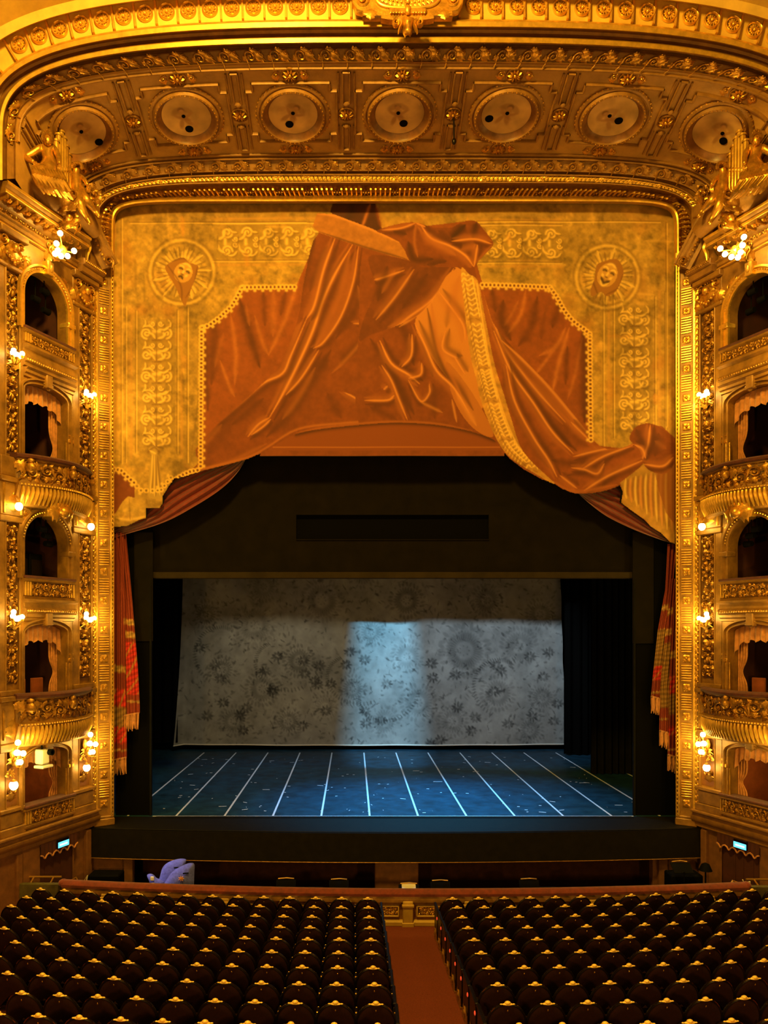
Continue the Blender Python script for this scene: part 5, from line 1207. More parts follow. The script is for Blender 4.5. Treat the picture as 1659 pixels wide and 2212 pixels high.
# central drop: everything between the sash and the bright fold
cen = spline(Bp((-40, 300), (60, 280), (200, 330), (420, 380), (475, 400), (510, 640), (540, 900), (610, 1120), (680, 1300), (560, 1250), (400, 1220), (200, 1205), (-60, 1212), (-60, 700)), 4, True)
fill(cen, None, 7); c7 = lab == 7; img[c7] = np.array(REDM); img[c7] *= ((.8+.35*n3)*(.85+.3*n2))[c7][:, None]
fill(spline(Bp((330, 430), (480, 395), (512, 640), (540, 900), (600, 1100), (520, 1150), (430, 1000), (340, 880), (235, 690), (300, 560)), 5, True), (.50, .18, .035), 8)
fill(spline(Bp((400, 880), (540, 1050), (650, 1270), (540, 1230), (440, 1080)), 5, True), (.40, .13, .026), 8)
C = (7, 8)
for p, w, k in [(Bp((300, 600), (345, 800), (390, 920), (470, 1060)), 9, .75), (Bp((510, 420), (525, 640), (545, 880)), 5, .6), (Bp((0, 760), (130, 960), (230, 1160)), 16, .6), (Bp((60, 620), (170, 700), (230, 900)), 18, .6), (Bp((240, 560), (130, 660)), 14, .6), (Bp((330, 1000), (340, 1180)), 18, .5), (Bp((0, 1120), (140, 1190)), 14, .5), (Bp((270, 760), (330, 960)), 10, .6), (Bp((420, 560), (400, 700)), 10, .35), (Bp((50, 440), (20, 620)), 14, .6)]: stroke(p, w, REDD, k, only=C)
for p, w, k in [(Bp((360, 510), (430, 600), (490, 690), (500, 770)), 5, .9), (Bp((395, 720), (380, 810), (430, 850), (462, 862)), 5, .9), (Bp((440, 850), (470, 900), (498, 945)), 4, .9), (Bp((470, 430), (440, 560), (470, 650)), 16, .5), (Bp((235, 680), (290, 800), (350, 930), (440, 1020), (520, 1150)), 5, 1.), (Bp((320, 560), (350, 760), (400, 900), (480, 1060)), 9, .6), (Bp((50, 770), (110, 890), (200, 950), (260, 1000)), 4.5, 1.), (Bp((220, 740), (215, 850), (165, 910)), 4, .9), (Bp((270, 890), (265, 950), (200, 970)), 4, .9), (Bp((60, 900), (110, 980), (150, 1080), (195, 1190)), 4, .8), (Bp((-30, 1085), (90, 1085), (125, 1060)), 4, .9), (Bp((310, 1000), (310, 1050), (265, 1090), (200, 980)), 3.5, .8), (Bp((265, 1095), (380, 1150)), 5, .4), (Bp((430, 1080), (455, 1200)), 3.5, .6), (Bp((450, 1040), (560, 1220)), 8, .5), (Bp((90, 1010), (70, 1030)), 4, .7), (Bp((150, 700), (240, 640), (330, 560)), 4, .6)]: fold(p, w, k, C) if k > .6 else stroke(p, w, HI2 if w > 8 else HI, k, only=C)
# front fold falling left from the knot
ff = spline(Bp((-10, 330), (120, 330), (230, 360), (330, 380), (450, 385), (400, 430), (330, 555), (250, 640), (120, 700), (0, 740), (-60, 770), (-30, 640), (30, 500)), 4, True)
fill(ff, (.15, .034, .008), 9); f9 = lab == 9; img[f9] *= ((.8+.35*n3)*(.85+.3*n2))[f9][:, None]
for p, w, k, c in [(Bp((440, 390), (330, 550), (200, 650), (90, 740)), 5, .9, HI), (Bp((330, 560), (240, 650), (100, 710)), 4, .8, HI), (Bp((230, 395), (130, 540), (30, 660)), 5, .6, HI), (Bp((180, 400), (60, 440), (20, 450)), 4, .8, HI), (Bp((300, 420), (170, 600)), 20, .6, REDD), (Bp((90, 380), (40, 560)), 16, .6, REDD), (Bp((130, 400), (60, 520)), 8, .4, HI2)]: fold(p, w, k, (9,)) if c is HI else stroke(p, w, c, k, only=(9,))
# strap and knot
strap = [(685, 461), (722, 463), (800, 492), (862, 522), (888, 563), (845, 553), (800, 539), (740, 520), (690, 503), (675, 490)]
fill(strap, (.36, .13, .025), 10); f10 = lab == 10; img[f10] *= ((.75+.5*n3)*(.8+.4*n2))[f10][:, None]
stroke([(686, 464), (722, 466), (800, 495), (862, 524)], 4, HI, .6, only=(10,)); stroke([(690, 501), (800, 537), (880, 560)], 4, REDD, .7, only=(10,))
knot = spline(Bp((35, 190), (150, 155), (240, 147), (330, 172), (430, 172), (485, 142), (555, 140), (600, 190), (643, 245), (640, 280), (575, 345), (547, 385), (480, 378), (380, 362), (300, 385), (230, 365), (195, 330), (160, 250), (90, 215)), 4, True)
fill(knot, REDM, 11); f11 = lab == 11; img[f11] *= ((.8+.35*n3)*(.85+.3*n2))[f11][:, None]
for p, w, k, c in [(Bp((500, 160), (460, 200), (430, 235)), 22, .9, DK), (Bp((560, 150), (540, 230)), 16, .8, DK), (Bp((200, 250), (230, 340), (330, 340)), 16, .7, DK), (Bp((120, 190), (190, 210)), 12, .7, DK), (Bp((400, 350), (300, 370)), 14, .6, DK), (Bp((360, 190), (420, 230)), 12, .5, REDD), (Bp((265, 160), (320, 230), (420, 270), (500, 320), (545, 380)), 5.5, 1, HI), (Bp((280, 200), (360, 260), (450, 320)), 14, .5, HI2), (Bp((430, 245), (550, 235), (640, 262)), 4.5, .9, HI), (Bp((480, 290), (560, 265)), 14, .5, HI2), (Bp((565, 265), (547, 380)), 4.5, .9, HI), (Bp((640, 270), (600, 310), (560, 360)), 5, .5, HI2), (Bp((60, 188), (160, 178), (240, 150)), 4, .8, HI), (Bp((240, 150), (232, 250), (250, 330)), 5, .5, HI2), (Bp((240, 150), (290, 170)), 4, .8, HI)]: fold(p, w*.9, k, (11,)) if c is HI else stroke(p, w, c, k, only=(11,))
# gold lace strip down the right drape
lace = spline(Bp((478, 395), (520, 420), (565, 455), (592, 580), (622, 740), (655, 900), (705, 1060), (745, 1190), (805, 1350), (880, 1420), (955, 1490), (965, 1525), (850, 1460), (740, 1390), (665, 1290), (590, 1110), (560, 980), (530, 860), (500, 640)), 4, True)
fill(lace, (.46, .22, .04), 12); f12 = lab == 12; img[f12] *= ((.6+.75*n3)*(.75+.5*n2))[f12][:, None]
for i in range(44):
    t = i/43; cl = Bp((505, 430), (545, 640), (585, 860), (620, 1010), (670, 1180), (740, 1330), (850, 1440)); P = spline(cl, 8); p = P[int(t*(len(P)-1))]
    for s in (-1, 1): stroke([p, (p[0]+s*9+2, p[1]-6), (p[0]+s*13, p[1]+4)], 2.6, (.85, .5, .11), .9, only=(12,)); stroke([(p[0]+s*3, p[1]+5), (p[0]+s*14, p[1]+10)], 2, (.24, .09, .015), .7, only=(12,))
for k_ in (-1, 1): stroke([(x+k_*13, y) for x, y in Bp((530, 470), (555, 640), (592, 860), (628, 1010), (680, 1180), (750, 1330), (850, 1430))], 2.2, (.24, .09, .015) if k_ < 0 else (.85, .48, .1), .7, only=(12,), taper=False)
# right swag
sw = spline(Bp((580, 470), (620, 600), (660, 700), (790, 850), (950, 1010), (1090, 1180), (1215, 1330), (1330, 1335), (1400, 1310), (1470, 1380), (1420, 1450), (1320, 1530), (1200, 1570), (1080, 1575), (1010, 1545), (950, 1500), (805, 1355), (745, 1190), (705, 1060), (655, 900), (622, 740), (592, 580)), 4, True)
fill(sw, RED, 13); f13 = lab == 13; img[f13] *= ((.8+.35*n3)*(.85+.3*n2))[f13][:, None]
for p, w, k, c in [(Bp((640, 700), (760, 940), (880, 1130), (1000, 1270), (1060, 1330)), 14, .65, REDD), (Bp((700, 900), (740, 1090), (850, 1300), (940, 1440)), 14, .6, REDD), (Bp((900, 1060), (1060, 1260), (1150, 1330)), 16, .35, REDD), (Bp((960, 1400), (1080, 1420), (1180, 1400)), 16, .6, REDD), (Bp((1280, 1380), (1180, 1450), (1040, 1480)), 12, .55, REDD), (Bp((880, 1300), (960, 1420)), 12, .5, REDD), (Bp((1330, 1420), (1220, 1540)), 12, .5, REDD),
        (Bp((590, 490), (640, 650), (720, 830), (800, 940), (900, 1060), (1030, 1200)), 5, .9, HI), (Bp((650, 720), (740, 930), (860, 1100), (960, 1250), (1070, 1365)), 4.5, 1, HI), (Bp((715, 900), (760, 1090), (860, 1280), (940, 1400), (985, 1490)), 4.5, .95, HI), (Bp((690, 770), (820, 890), (950, 1025), (1080, 1180), (1210, 1325)), 7, .7, HI), (Bp((820, 960), (960, 1100), (1100, 1250)), 14, .35, HI2), (Bp((1060, 1200), (1150, 1290)), 4, .8, HI), (Bp((1385, 1318), (1200, 1350), (1070, 1382)), 4, .9, HI), (Bp((1380, 1325), (1230, 1380), (1120, 1445)), 4, .9, HI), (Bp((1440, 1400), (1250, 1485), (1128, 1560)), 4.5, .9, HI), (Bp((1060, 1440), (1130, 1450), (1195, 1472), (1232, 1420)), 4, .8, HI), (Bp((1000, 1480), (1090, 1550)), 4, .8, HI), (Bp((960, 1510), (1080, 1565), (1300, 1530)), 6, .5, HI2)]: fold(p, w, k, (13,)) if c is HI else stroke(p, w, c, k, only=(13,))
# knob and hanging tails at the right edge
tail = Bp((1315, 1520), (1420, 1440), (1480, 1370), (1600, 1390), (1608, 1840), (1580, 1830), (1533, 1785), (1478, 1750), (1448, 1715), (1380, 1671), (1320, 1625), (1330, 1570))
fill(tail, (.40, .20, .035), 14); f14 = lab == 14; img[f14] *= ((.7+.55*n3)*(.75+.5*n2))[f14][:, None]
for i, x in enumerate(range(1345, 1600, 27)):
    top_ = 1500-(x-1340)*.25; c = HI if i % 2 else GOLDL
    stroke(Bp((x, top_), (x-4, 1560), (x+4, 1600+(x-1340)*.75)), 4, c, .7, only=(14,)); stroke(Bp((x+13, top_), (x+10, 1560), (x+14, 1590+(x-1340)*.75)), 5, (.22, .07, .012), .7, only=(14,))
fill(Bp((1490, 1420), (1606, 1400), (1606, 1740), (1560, 1680), (1520, 1560)), (.24, .065, .013), 14, .75)
knob = spline(Bp((1365, 1290), (1400, 1225), (1470, 1207), (1540, 1235), (1595, 1290), (1606, 1400), (1560, 1470), (1480, 1460), (1440, 1420), (1420, 1350)), 4, True)
fill(knob, REDM, 15); f15 = lab == 15; img[f15] *= ((.8+.35*n3)*(.85+.3*n2))[f15][:, None]
for p, w, k, c in [(Bp((1475, 1215), (1462, 1320), (1430, 1400)), 4.5, 1, HI), (Bp((1440, 1422), (1540, 1432), (1597, 1385)), 4.5, 1, HI), (Bp((1380, 1318), (1430, 1340), (1450, 1390)), 5, .9, HI), (Bp((1400, 1240), (1440, 1320)), 14, .6, REDD), (Bp((1520, 1260), (1500, 1380)), 18, .5, REDD), (Bp((1470, 1470), (1540, 1480), (1600, 1440)), 10, .5, HI2), (Bp((1500, 1300), (1560, 1340)), 10, .3, HI2)]: fold(p, w, k, (15,)) if c is HI else stroke(p, w, c, k, only=(15,))
# knotted tassel cloth on the left border
fill(spline(Ap((215, 1470), (245, 1455), (275, 1470), (270, 1500), (292, 1640), (298, 1745), (270, 1760), (215, 1740), (222, 1600), (232, 1510)), 4, True), (.42, .25, .05), 16)
for p in (Ap((240, 1500), (235, 1620), (225, 1730)), Ap((258, 1500), (268, 1620), (282, 1740)), Ap((250, 1500), (252, 1620), (250, 1745))): stroke(p, 3, GOLDL, .8, only=(16,)); stroke([(x+3.5, y) for x, y in p], 3.5, (.2, .09, .015), .8, only=(16,))
stroke(Ap((215, 1490), (250, 1462), (280, 1490)), 4, (.2, .09, .015), .8, taper=False); stroke(Ap((222, 1480), (260, 1500)), 3, GOLDL, .8)
gs(Ap((30, 1870), (110, 1880), (200, 1860)), 5, GOLDL, .5); gs(Ap((105, 1760), (110, 1880)), 3, GOLDD, .6); gs(Ap((205, 1760), (205, 1860)), 4, GOLDD, .6)
# lace fringe: little loops along the lambrequin edge
def fringe(P, side, sp=8.5, r=4.6):
    P = np.array(P, float); L = np.concatenate([[0], np.cumsum(np.hypot(*np.diff(P, axis=0).T))]); n = int(L[-1]/sp); a = np.linspace(0, 2*PI, 12)
    for i in range(n+1):
        s = L[-1]*i/n; x = np.interp(s, L, P[:, 0]); y = np.interp(s, L, P[:, 1]); x2 = np.interp(min(L[-1], s+2), L, P[:, 0]); y2 = np.interp(min(L[-1], s+2), L, P[:, 1]); x1 = np.interp(max(0, s-2), L, P[:, 0]); y1 = np.interp(max(0, s-2), L, P[:, 1])
        d = np.array([x2-x1, y2-y1]); d /= np.linalg.norm(d)+1e-9; nrm = np.array([-d[1], d[0]])*side; c = np.array([x, y])+nrm*3.5
        stroke(np.stack([c[0]+r*np.cos(a), c[1]+r*np.sin(a)], 1), 2.1, (.80, .47, .09), .95, taper=False, sm=False); stroke([c-d*2, c+d*2], 2, REDD, .7, sm=False)
        if i % 2 == 0: q = c+nrm*7.5; stroke([q-d*.8, q+d*.8], 3.6, (.80, .47, .09), .95, taper=False, sm=False)
fringe([(636, 617), (520, 617), (511, 636), (497, 660), (470, 685), (450, 700), (432, 706), (430, 1012), (412, 1015), (395, 1022), (372, 1036)], -1)
fringe([(246, 1010), (262, 1012), (276, 1026), (292, 1040)], 1); fringe([(292, 1040), (305, 1056), (316, 1056)], 1); fringe([(372, 1034), (350, 1062), (330, 1064)], 1, 10, 4)
fringe([(1042, 612), (1190, 617), (1207, 640), (1222, 668), (1240, 690), (1262, 706), (1278, 720), (1280, 950)], 1)
# arched lower lining
lin = [(580, 973)]+list(spline([(585, 966), (640, 938), (700, 926), (800, 916), (870, 914), (950, 919), (1020, 933), (1068, 951), (1086, 974)], 5))
fill(lin, (.22, .05, .010), 17); stroke([(640, 938), (700, 926), (800, 916), (870, 914), (950, 919), (1020, 933), (1068, 951)], 8, DK, .8, only=(17,), taper=False); stroke([(640, 938-3), (700, 923), (800, 913), (870, 911), (950, 916), (1020, 930)], 3, HI2, .5, only=(6, 7, 8))
stroke([(590, 966), (1080, 966)], 1.5, (.45, .14, .03), .7, taper=False, only=(17,))

m1 = lab == 1; lab[m1 & (XX > 1035)] = 18; lab[m1 & (XX < 300)] = 19; lab[(lab == 1) & ((YY < 600) | (XX > 700))] = 7; lab[(lab == 1) & ((XX > 648) | (YY > 1000))] = 6; lab[(lab == 18) & ((YY > 960) | (XX < 1047) | (XX > 1282))] = 13
gm2 = np.isin(lab, (2, 3)); n5 = blob_noise(RH, RW, 34, 77); n6 = blob_noise(RH, RW, 12, 78); sh = np.clip((.55*n5+.45*n6-.50)*6, 0, 1)*.36; img[gm2] *= (1-sh[gm2])[:, None]*np.array((1., .97, .9))
br = np.clip((n6*.6+n3*.4-.56)*5, 0, 1)*.3; img[gm2] += br[gm2][:, None]*np.array((.30, .18, .04))
PARTS = {1: 'red_backcloth', 2: 'gold_lambrequin', 3: 'gold_lambrequin', 4: 'tragic_mask', 5: 'comic_mask', 6: 'left_sash', 7: 'central_drape', 8: 'bright_fold', 9: 'front_fold', 10: 'strap', 11: 'knot', 12: 'lace_strip', 13: 'right_swag', 14: 'ruffled_tail', 15: 'rosette_knot', 16: 'tassel', 17: 'arched_lining', 18: 'red_backcloth', 19: 'red_backcloth'}
CD = 21.7
pc = thing('painted_curtain', 'painted front curtain with knotted red drapery, gold lambrequin and theatre mask bosses', 'curtain', W(854, 435, CD))
step = 1.5
gx = np.arange(RX0+1, RX1-2, step); gy = np.arange(RY0+1, RY1-2, step)
def sample(a, x, y):
    xi = x-RX0; yi = y-RY0; x0 = np.floor(xi).astype(int); y0 = np.floor(yi).astype(int); fx = (xi-x0); fy = (yi-y0)
    if a.ndim == 3: fx = fx[..., None]; fy = fy[..., None]
    return (a[y0, x0]*(1-fx)+a[y0, x0+1]*fx)*(1-fy)+(a[y0+1, x0]*(1-fx)+a[y0+1, x0+1]*fx)*fy
GX, GY = np.meshgrid(gx, gy); CO = sample(img, GX, GY)
# the canvas hangs with the faintest ripple
RIP = .012*np.sin(GX/37.)+.010*np.sin(GX/83.+GY/150.)
PX = np.stack([(GX-PX0)*CD/F_PX, CD+RIP, CAMZ-(GY-PY0)*CD/F_PX], -1)
LB = lab[(GY[:-1, :-1]+step/2-RY0).astype(int), (GX[:-1, :-1]+step/2-RX0).astype(int)]
IDX = np.arange(GX.size).reshape(GX.shape)
Fq = np.stack([IDX[:-1, :-1], IDX[1:, :-1], IDX[1:, 1:], IDX[:-1, 1:]], -1)
for k, nm in PARTS.items():
    f = Fq[LB == k]
    if not len(f): continue
    u, inv = np.unique(f, return_inverse=True); m = MB(); m.add(PX.reshape(-1, 3)[u], inv.reshape(f.shape))
    o = m.build(nm, 'painted', pc, colors=CO.reshape(-1, 3)[u], smooth='all')
    if nm == 'tragic_mask': o['label'] = 'painted sorrowful theatre mask on the left boss'
    if nm == 'comic_mask': o['label'] = 'painted laughing theatre mask on the right boss'
    if nm == 'gold_lambrequin': o['label'] = f'gold lambrequin on the {"left" if k == 2 else "right"} with scrollwork bands'
# backing so that the canvas has thickness
def px_poly(name, pts, d, th, material, parent):
    P = [W(x, y, d) for x, y in pts]; n = len(P); m = MB(); m.add(P+[(x, y+th, z) for x, y, z in P], np.array([list(range(n))]), np.array([list(range(n, 2*n))[::-1]]), [(i, (i+1) % n, n+(i+1) % n, n+i) for i in range(n)])
    return m.build(name, material, parent, smooth=False)
px_poly('canvas_back', [(x+(854-x)*.004, y+(800-y)*.004) for x, y in outline_], CD+.035, .03, 'black_cloth', pc)
# ================================================================== stage, apron, pit
def slab(m, x0, x1, y0, y1, d, th):
    a = W(x0, y0, d); b = W(x1, y1, d); return m.box(a[0], b[0], d, d+th, b[2], a[2])
def xs(px, d): return (px-PX0)*d/F_PX

# floors and shell of the stage house
m = MB().box(-14, 17, 22.2, 38.5, STAGE-.2, STAGE); struct(m.build('floor_stage', 'stage_lino', loc=(XC, 22.2, STAGE), smooth=False))
for nm, bx in (('wall_stage_left', (-14.2, -14, 22.6, 38.5, STAGE, 20)), ('wall_stage_right', (17, 17.2, 22.6, 38.5, STAGE, 20)), ('wall_back', (-14, 17, 38.5, 38.7, STAGE, 20)), ('ceiling_stage', (-14, 17, 22.6, 38.5, 20, 20.2))):
    struct(MB().box(*bx).build(nm, 'black_flat', loc=((bx[0]+bx[1])/2, (bx[2]+bx[3])/2, bx[4]), smooth=False))
m = MB(); slab(m, -60, 240, 300, 1800, 22.9, .2); slab(m, 1466, 1760, 300, 1800, 22.9, .2); slab(m, 100, 1600, 300, 432, 22.9, .2)
struct(m.build('wall_proscenium', 'black_flat', loc=(XC, 22.9, STAGE), smooth=False))

# apron with its bowed front
t = thing('stage_apron', 'black stage apron with bowed front overhanging the orchestra pit', 'stage', (XC, 20.5, .6))
fy = lambda x: 20.48+.0062*(x-XC)**2
X = np.linspace(-7.15, 9.48, 41)
m = MB().grid(np.array([[(x, 22.2, STAGE), (x, fy(x)+.03, STAGE), (x, fy(x), STAGE-.03), (x, fy(x), .6), (x, fy(x)+.05, .58), (x, 22.2, .58)] for x in X]))
for x in (X[0], X[-1]): m.add([(x, 22.2, STAGE), (x, fy(x), STAGE), (x, fy(x), .58), (x, 22.2, .58)], [(0, 1, 2, 3)])
m.build('fascia', 'apron_black', t)
m = MB().tube([(x, fy(x)-.005, .59) for x in X], .012, 6); m.build('edge_strip', 'gilt_dark', t)
m = MB().tube([(x, fy(x)+.0, STAGE+.0) for x in X], .012, 6); m.build('nosing', 'apron_black', t)
m = MB().box(xs(335, 22.05), xs(1368, 22.05), 22.0, 22.2, STAGE, STAGE+.012); m.build('floor_edge', 'black_cloth', t, smooth=False)
tag(MB().box(xs(330, 22.25), xs(1368, 22.25), 22.22, 22.26, STAGE, STAGE+.006).build('front_tape', 'tape_white', loc=(XC, 22.24, STAGE), smooth=False), 'long pale tape line along the front edge of the stage floor', 'tape line')
for k in range(-5, 8):
    x = .49+1.402*k
    o = MB().box(x-.028, x+.028, 22.28, 33.7, STAGE, STAGE+.005).build('floor_tape', 'tape_white', loc=(x, 22.28, STAGE), smooth=False)
    pos = f'{ORD[k+6]} line from the left' if k+6 > 0 else 'line'
    tag(o, f'white tape line running up the blue stage floor, {pos}', 'tape line', 'tape lines up the stage floor')
rnd = random.Random(9); m = MB()
for i in range(150):
    y = 22.6+10*rnd.random()**1.3; x = rnd.uniform(-6.5, 9); a = rnd.random()*PI; l = rnd.choice((.03, .04, .05, .12)); c, s = math.cos(a)*l, math.sin(a)*l*.5; w = .018
    m.add([(x-c, y-s-w, STAGE+.008), (x+c, y+s-w, STAGE+.008), (x+c, y+s+w, STAGE+.012), (x-c, y-s+w, STAGE+.012)], [(0, 1, 2, 3)])
o = m.build('paper_scraps', 'tape_white', loc=(XC, 26, STAGE), smooth=False); o['kind'] = 'stuff'; tag(o, 'scattered white paper scraps littering the blue stage floor', 'litter')

# black header, beam and side tabs
t = thing('portal_header', 'wide black cloth header hanging above the stage opening', 'header', W(854, 1250, 22.6))
m = MB(); slab(m, 255, 640, 900, 1236, 22.6, .06); slab(m, 1056, 1462, 900, 1236, 22.6, .06); slab(m, 640, 1056, 900, 1112, 22.6, .06); slab(m, 640, 1056, 1166, 1236, 22.6, .06); m.build('header_cloth', 'header_cloth', t, smooth=False)
m = MB(); slab(m, 630, 1066, 1105, 1172, 22.75, .05); m.build('slot_backing', 'black_flat', t, smooth=False)
m = MB(); a = W(640, 1166, 22.58); b = W(1056, 1166, 22.58); m.tube([a, b], .02, 6); m.build('slot_lip', 'header_cloth', t)
a = W(318, 1236, 22.5); b = W(1386, 1250, 22.5); MB().bbox(a[0], b[0], 22.42, 22.62, b[2], a[2], .02).build('bottom_beam', 'beam_cloth', t)
for nm, x0, x1, L in (('left', 250, 327, 'left'), ('right', 1369, 1462, 'right')):
    t = thing('portal_flat', f'flat black masking flat framing the {nm} side of the stage opening', 'flat', W((x0+x1)/2, 1785, 22.35), 'black masking flats of the portal')
    m = MB(); slab(m, x0, x1, 1100, 1761, 22.35, .08); m.build('panel', 'black_flat', t, smooth=False)
    e = x1-4 if nm == 'left' else x0; m = MB(); slab(m, e, e+4, 1250, 1766, 22.28, .1); m.build('edge_batten', 'black_cloth', t, smooth=False)
    m = MB(); slab(m, *((290, 330, 1150, 1385) if nm == 'left' else (1367, 1412, 1150, 1390)), 22.3, .04); m.build('upper_panel', 'header_cloth', t, smooth=False)

# hidden border added to cut the backdrop light, and black legs upstage
def cloth(name, label, cat, x0, x1, y0, y1, d, waves, amp, material, group=None):
    n = waves*10+1; G = []
    for i in range(n):
        f = i/(n-1); px = x0+(x1-x0)*f
        G.append([(xs(px, d), d+amp*math.sin(2*PI*waves*f+.6*math.sin(3*f*PI))*(.6+.4*q/8), W(0, y0+(y1-y0)*q/8, d)[2]) for q in range(9)])
    o = MB().grid(np.array(G)).build(name, material, loc=W((x0+x1)/2, y1, d)); return tag(o, label, cat, group)
cloth('side_curtain', 'pleated black leg curtain hanging on the right, nearest the audience', 'curtain', 1276, 1366, 1000, 1671, 28.7, 6, .09, 'black_cloth', 'black leg curtains on the stage')
cloth('side_curtain', 'dark black leg curtain beside the right edge of the lace backdrop', 'curtain', 1218, 1290, 1000, 1629, 33.0, 4, .08, 'black_flat', 'black leg curtains on the stage')
cloth('side_curtain', 'dark black leg curtain beside the left edge of the lace backdrop', 'curtain', 200, 384, 1000, 1604, 34.2, 9, .08, 'black_flat', 'black leg curtains on the stage')
BD = 30.0; zb = 9.6
o = MB().box(-12, 16, BD, BD+.05, zb, 14).build('light_cut_border', 'black_flat', loc=(XC, BD, zb), smooth=False); tag(o, 'unseen black border cloth added to cut the light high on the backdrop', 'border')

# lace patterned backdrop: bleached pattern on grey cloth
BX0, BX1, BY0, BY1 = 376, 1230, 1130, 1614; bh, bw = BY1-BY0, BX1-BX0
YB, XB = np.mgrid[BY0:BY1, BX0:BX1].astype(float)
tone = .62*(.58+.6*blob_noise(bh, bw, 80, 31))*(.72+.5*blob_noise(bh, bw, 14, 32))
def bdab(cx, cy, L, w, a, k):
    r = int(L+3); x0, x1 = int(max(BX0, cx-r))-BX0, int(min(BX1, cx+r))-BX0; y0, y1 = int(max(BY0, cy-r))-BY0, int(min(BY1, cy+r))-BY0
    if x1 <= x0 or y1 <= y0: return
    X = XB[y0:y1, x0:x1]-cx; Y = YB[y0:y1, x0:x1]-cy; c, s = math.cos(a), math.sin(a); q = ((X*c+Y*s)/L)**2+((-X*s+Y*c)/w)**2
    tone[y0:y1, x0:x1] *= 1-k*np.clip(1.5-q, 0, 1)
rnd = random.Random(21)
def rosette(cx, cy, R, k=.55):
    n = int(R*.42)+6
    for i in range(n):
        a = 2*PI*i/n
        bdab(cx+R*.42*math.cos(a), cy+R*.42*math.sin(a), R*.16, max(1.2, R*.05), a, k)
        if rnd.random() < .8: bdab(cx+R*.72*math.cos(a+.1), cy+R*.72*math.sin(a+.1), R*.11, max(1.2, R*.055), a+rnd.uniform(-.5, .5), k*.9)
        bdab(cx+R*.98*math.cos(a), cy+R*.98*math.sin(a), R*.06, 1.6, a+PI/2, k*.35)
    for i in range(7): bdab(cx+R*.14*math.cos(i*.9), cy+R*.14*math.sin(i*.9), 2.4, 1.5, i*.9, k)
for c in ((540, 1352, 62), (1008, 1408, 74), (800, 1368, 40), (690, 1300, 60), (470, 1450, 40), (880, 1420, 46), (640, 1430, 46), (1130, 1400, 56), (760, 1490, 40), (905, 1520, 52), (560, 1490, 50), (1080, 1500, 50), (700, 1530, 36), (430, 1330, 40), (880, 1300, 50), (1060, 1300, 46), (1180, 1510, 40), (500, 1560, 44), (620, 1560, 40), (830, 1560, 44), (980, 1560, 44), (1150, 1580, 40), (560, 1270, 44), (780, 1240, 44), (1180, 1330, 44)): rosette(*c, k=rnd.uniform(.22, .45))
for i in range(1700): bdab(rnd.uniform(BX0, BX1), rnd.uniform(BY0, BY1), rnd.uniform(2, 7), rnd.uniform(1, 2.6), rnd.random()*PI, rnd.uniform(.2, .55))
for i in range(46):
    cx, cy = rnd.uniform(BX0, BX1), rnd.uniform(1400, BY1)
    for q in range(9): a = 2*PI*q/9; bdab(cx+9*math.cos(a), cy+7*math.sin(a), rnd.uniform(3, 7), 2.4, a, rnd.uniform(.4, .75))
for cx, cy, a0 in ((815, 1500, 0), (600, 1420, 1), (1100, 1470, 2), (760, 1450, 1), (480, 1400, 2)):
    for q in range(34): a = a0+q*.09; bdab(cx+90*math.cos(a)*(1-q/60), cy+80*math.sin(a)*(1-q/60), 5, 1.5, a, .5)
D_B = 34.5; st2 = 2.0
gx = np.arange(BX0+1, BX1-2, st2); gy = np.arange(BY0+1, BY1-2, st2); GX, GY = np.meshgrid(gx, gy); tv = sample_ = None
TV = tone[(GY-BY0).astype(int), (GX-BX0).astype(int)]
V01 = (GY-1250)/360; left = 393-14*np.clip(V01, 0, 1.1)**2; right = 1214+11*np.clip(V01, 0, 1.1)
PXB = left+(right-left)*(GX-BX0)/(BX1-BX0); sag = 2.*np.clip(1-np.abs(GX-800)/430, 0, 1)
PYB = GY-3+sag*np.clip(V01, 0, 1)
depth = D_B+.05*np.sin(GX/26.)+.04*np.sin(GX/61.+1)-.55*np.exp(-((GX-BX0)/9.)**2)*np.clip(V01, 0, 1)+.05*np.exp(-((BX1-GX)/10.)**2)*np.sin(GY/14)
P = np.stack([(PXB-PX0)*D_B/F_PX, depth, CAMZ-(PYB-PY0)*D_B/F_PX], -1)
t = thing('lace_backdrop', 'grey lace patterned backdrop cloth hanging at the back of the stage', 'backdrop', W(800, 1612, D_B))
m = MB().grid(P); base_c = np.array([.50, .50, .46]); m.build('cloth', 'painted', t, colors=(TV[..., None]*base_c).reshape(-1, 3), smooth='all')
m = MB().tube([P[-1, i]+np.array([0, -.02, .0]) for i in range(0, P.shape[1], 8)], .03, 6); m.build('bottom_hem', 'paper', t)

# house curtain: swags above and embroidered tails at the sides
def swag(U, Lw, d, label):
    U, Lw = spline(U, 10), spline(Lw, 10); n = 60; f = np.linspace(0, 1, n)
    r = lambda P: np.stack([np.interp(f, np.linspace(0, 1, len(P)), P[:, 0]), np.interp(f, np.linspace(0, 1, len(P)), P[:, 1])], 1)
    U, Lw = r(U), r(Lw); G = []
    for q in np.linspace(0, 1, 49):
        Pq = U*(1-q)+Lw*q; dep = d+.09*np.sin(q*2*PI*5.5+1.2*f)*(1-.5*f)-.12*q
        G.append(np.stack([(Pq[:, 0]-PX0)*dep/F_PX, dep, CAMZ-(Pq[:, 1]-PY0)*dep/F_PX], 1))
    o = MB().grid(np.array(G)).build('curtain_swag', 'house_velvet', loc=W(*Lw[n//2], d)); return tag(o, label, 'curtain', 'red swags of the house curtain')
swag([(560, 960), (480, 980), (390, 1010), (320, 1050), (270, 1110), (244, 1135)], [(535, 985), (512, 1022), (478, 1056), (420, 1094), (350, 1130), (244, 1162)], 22.05, 'dark red gathered swag of the house curtain below the painted curtain on the left')
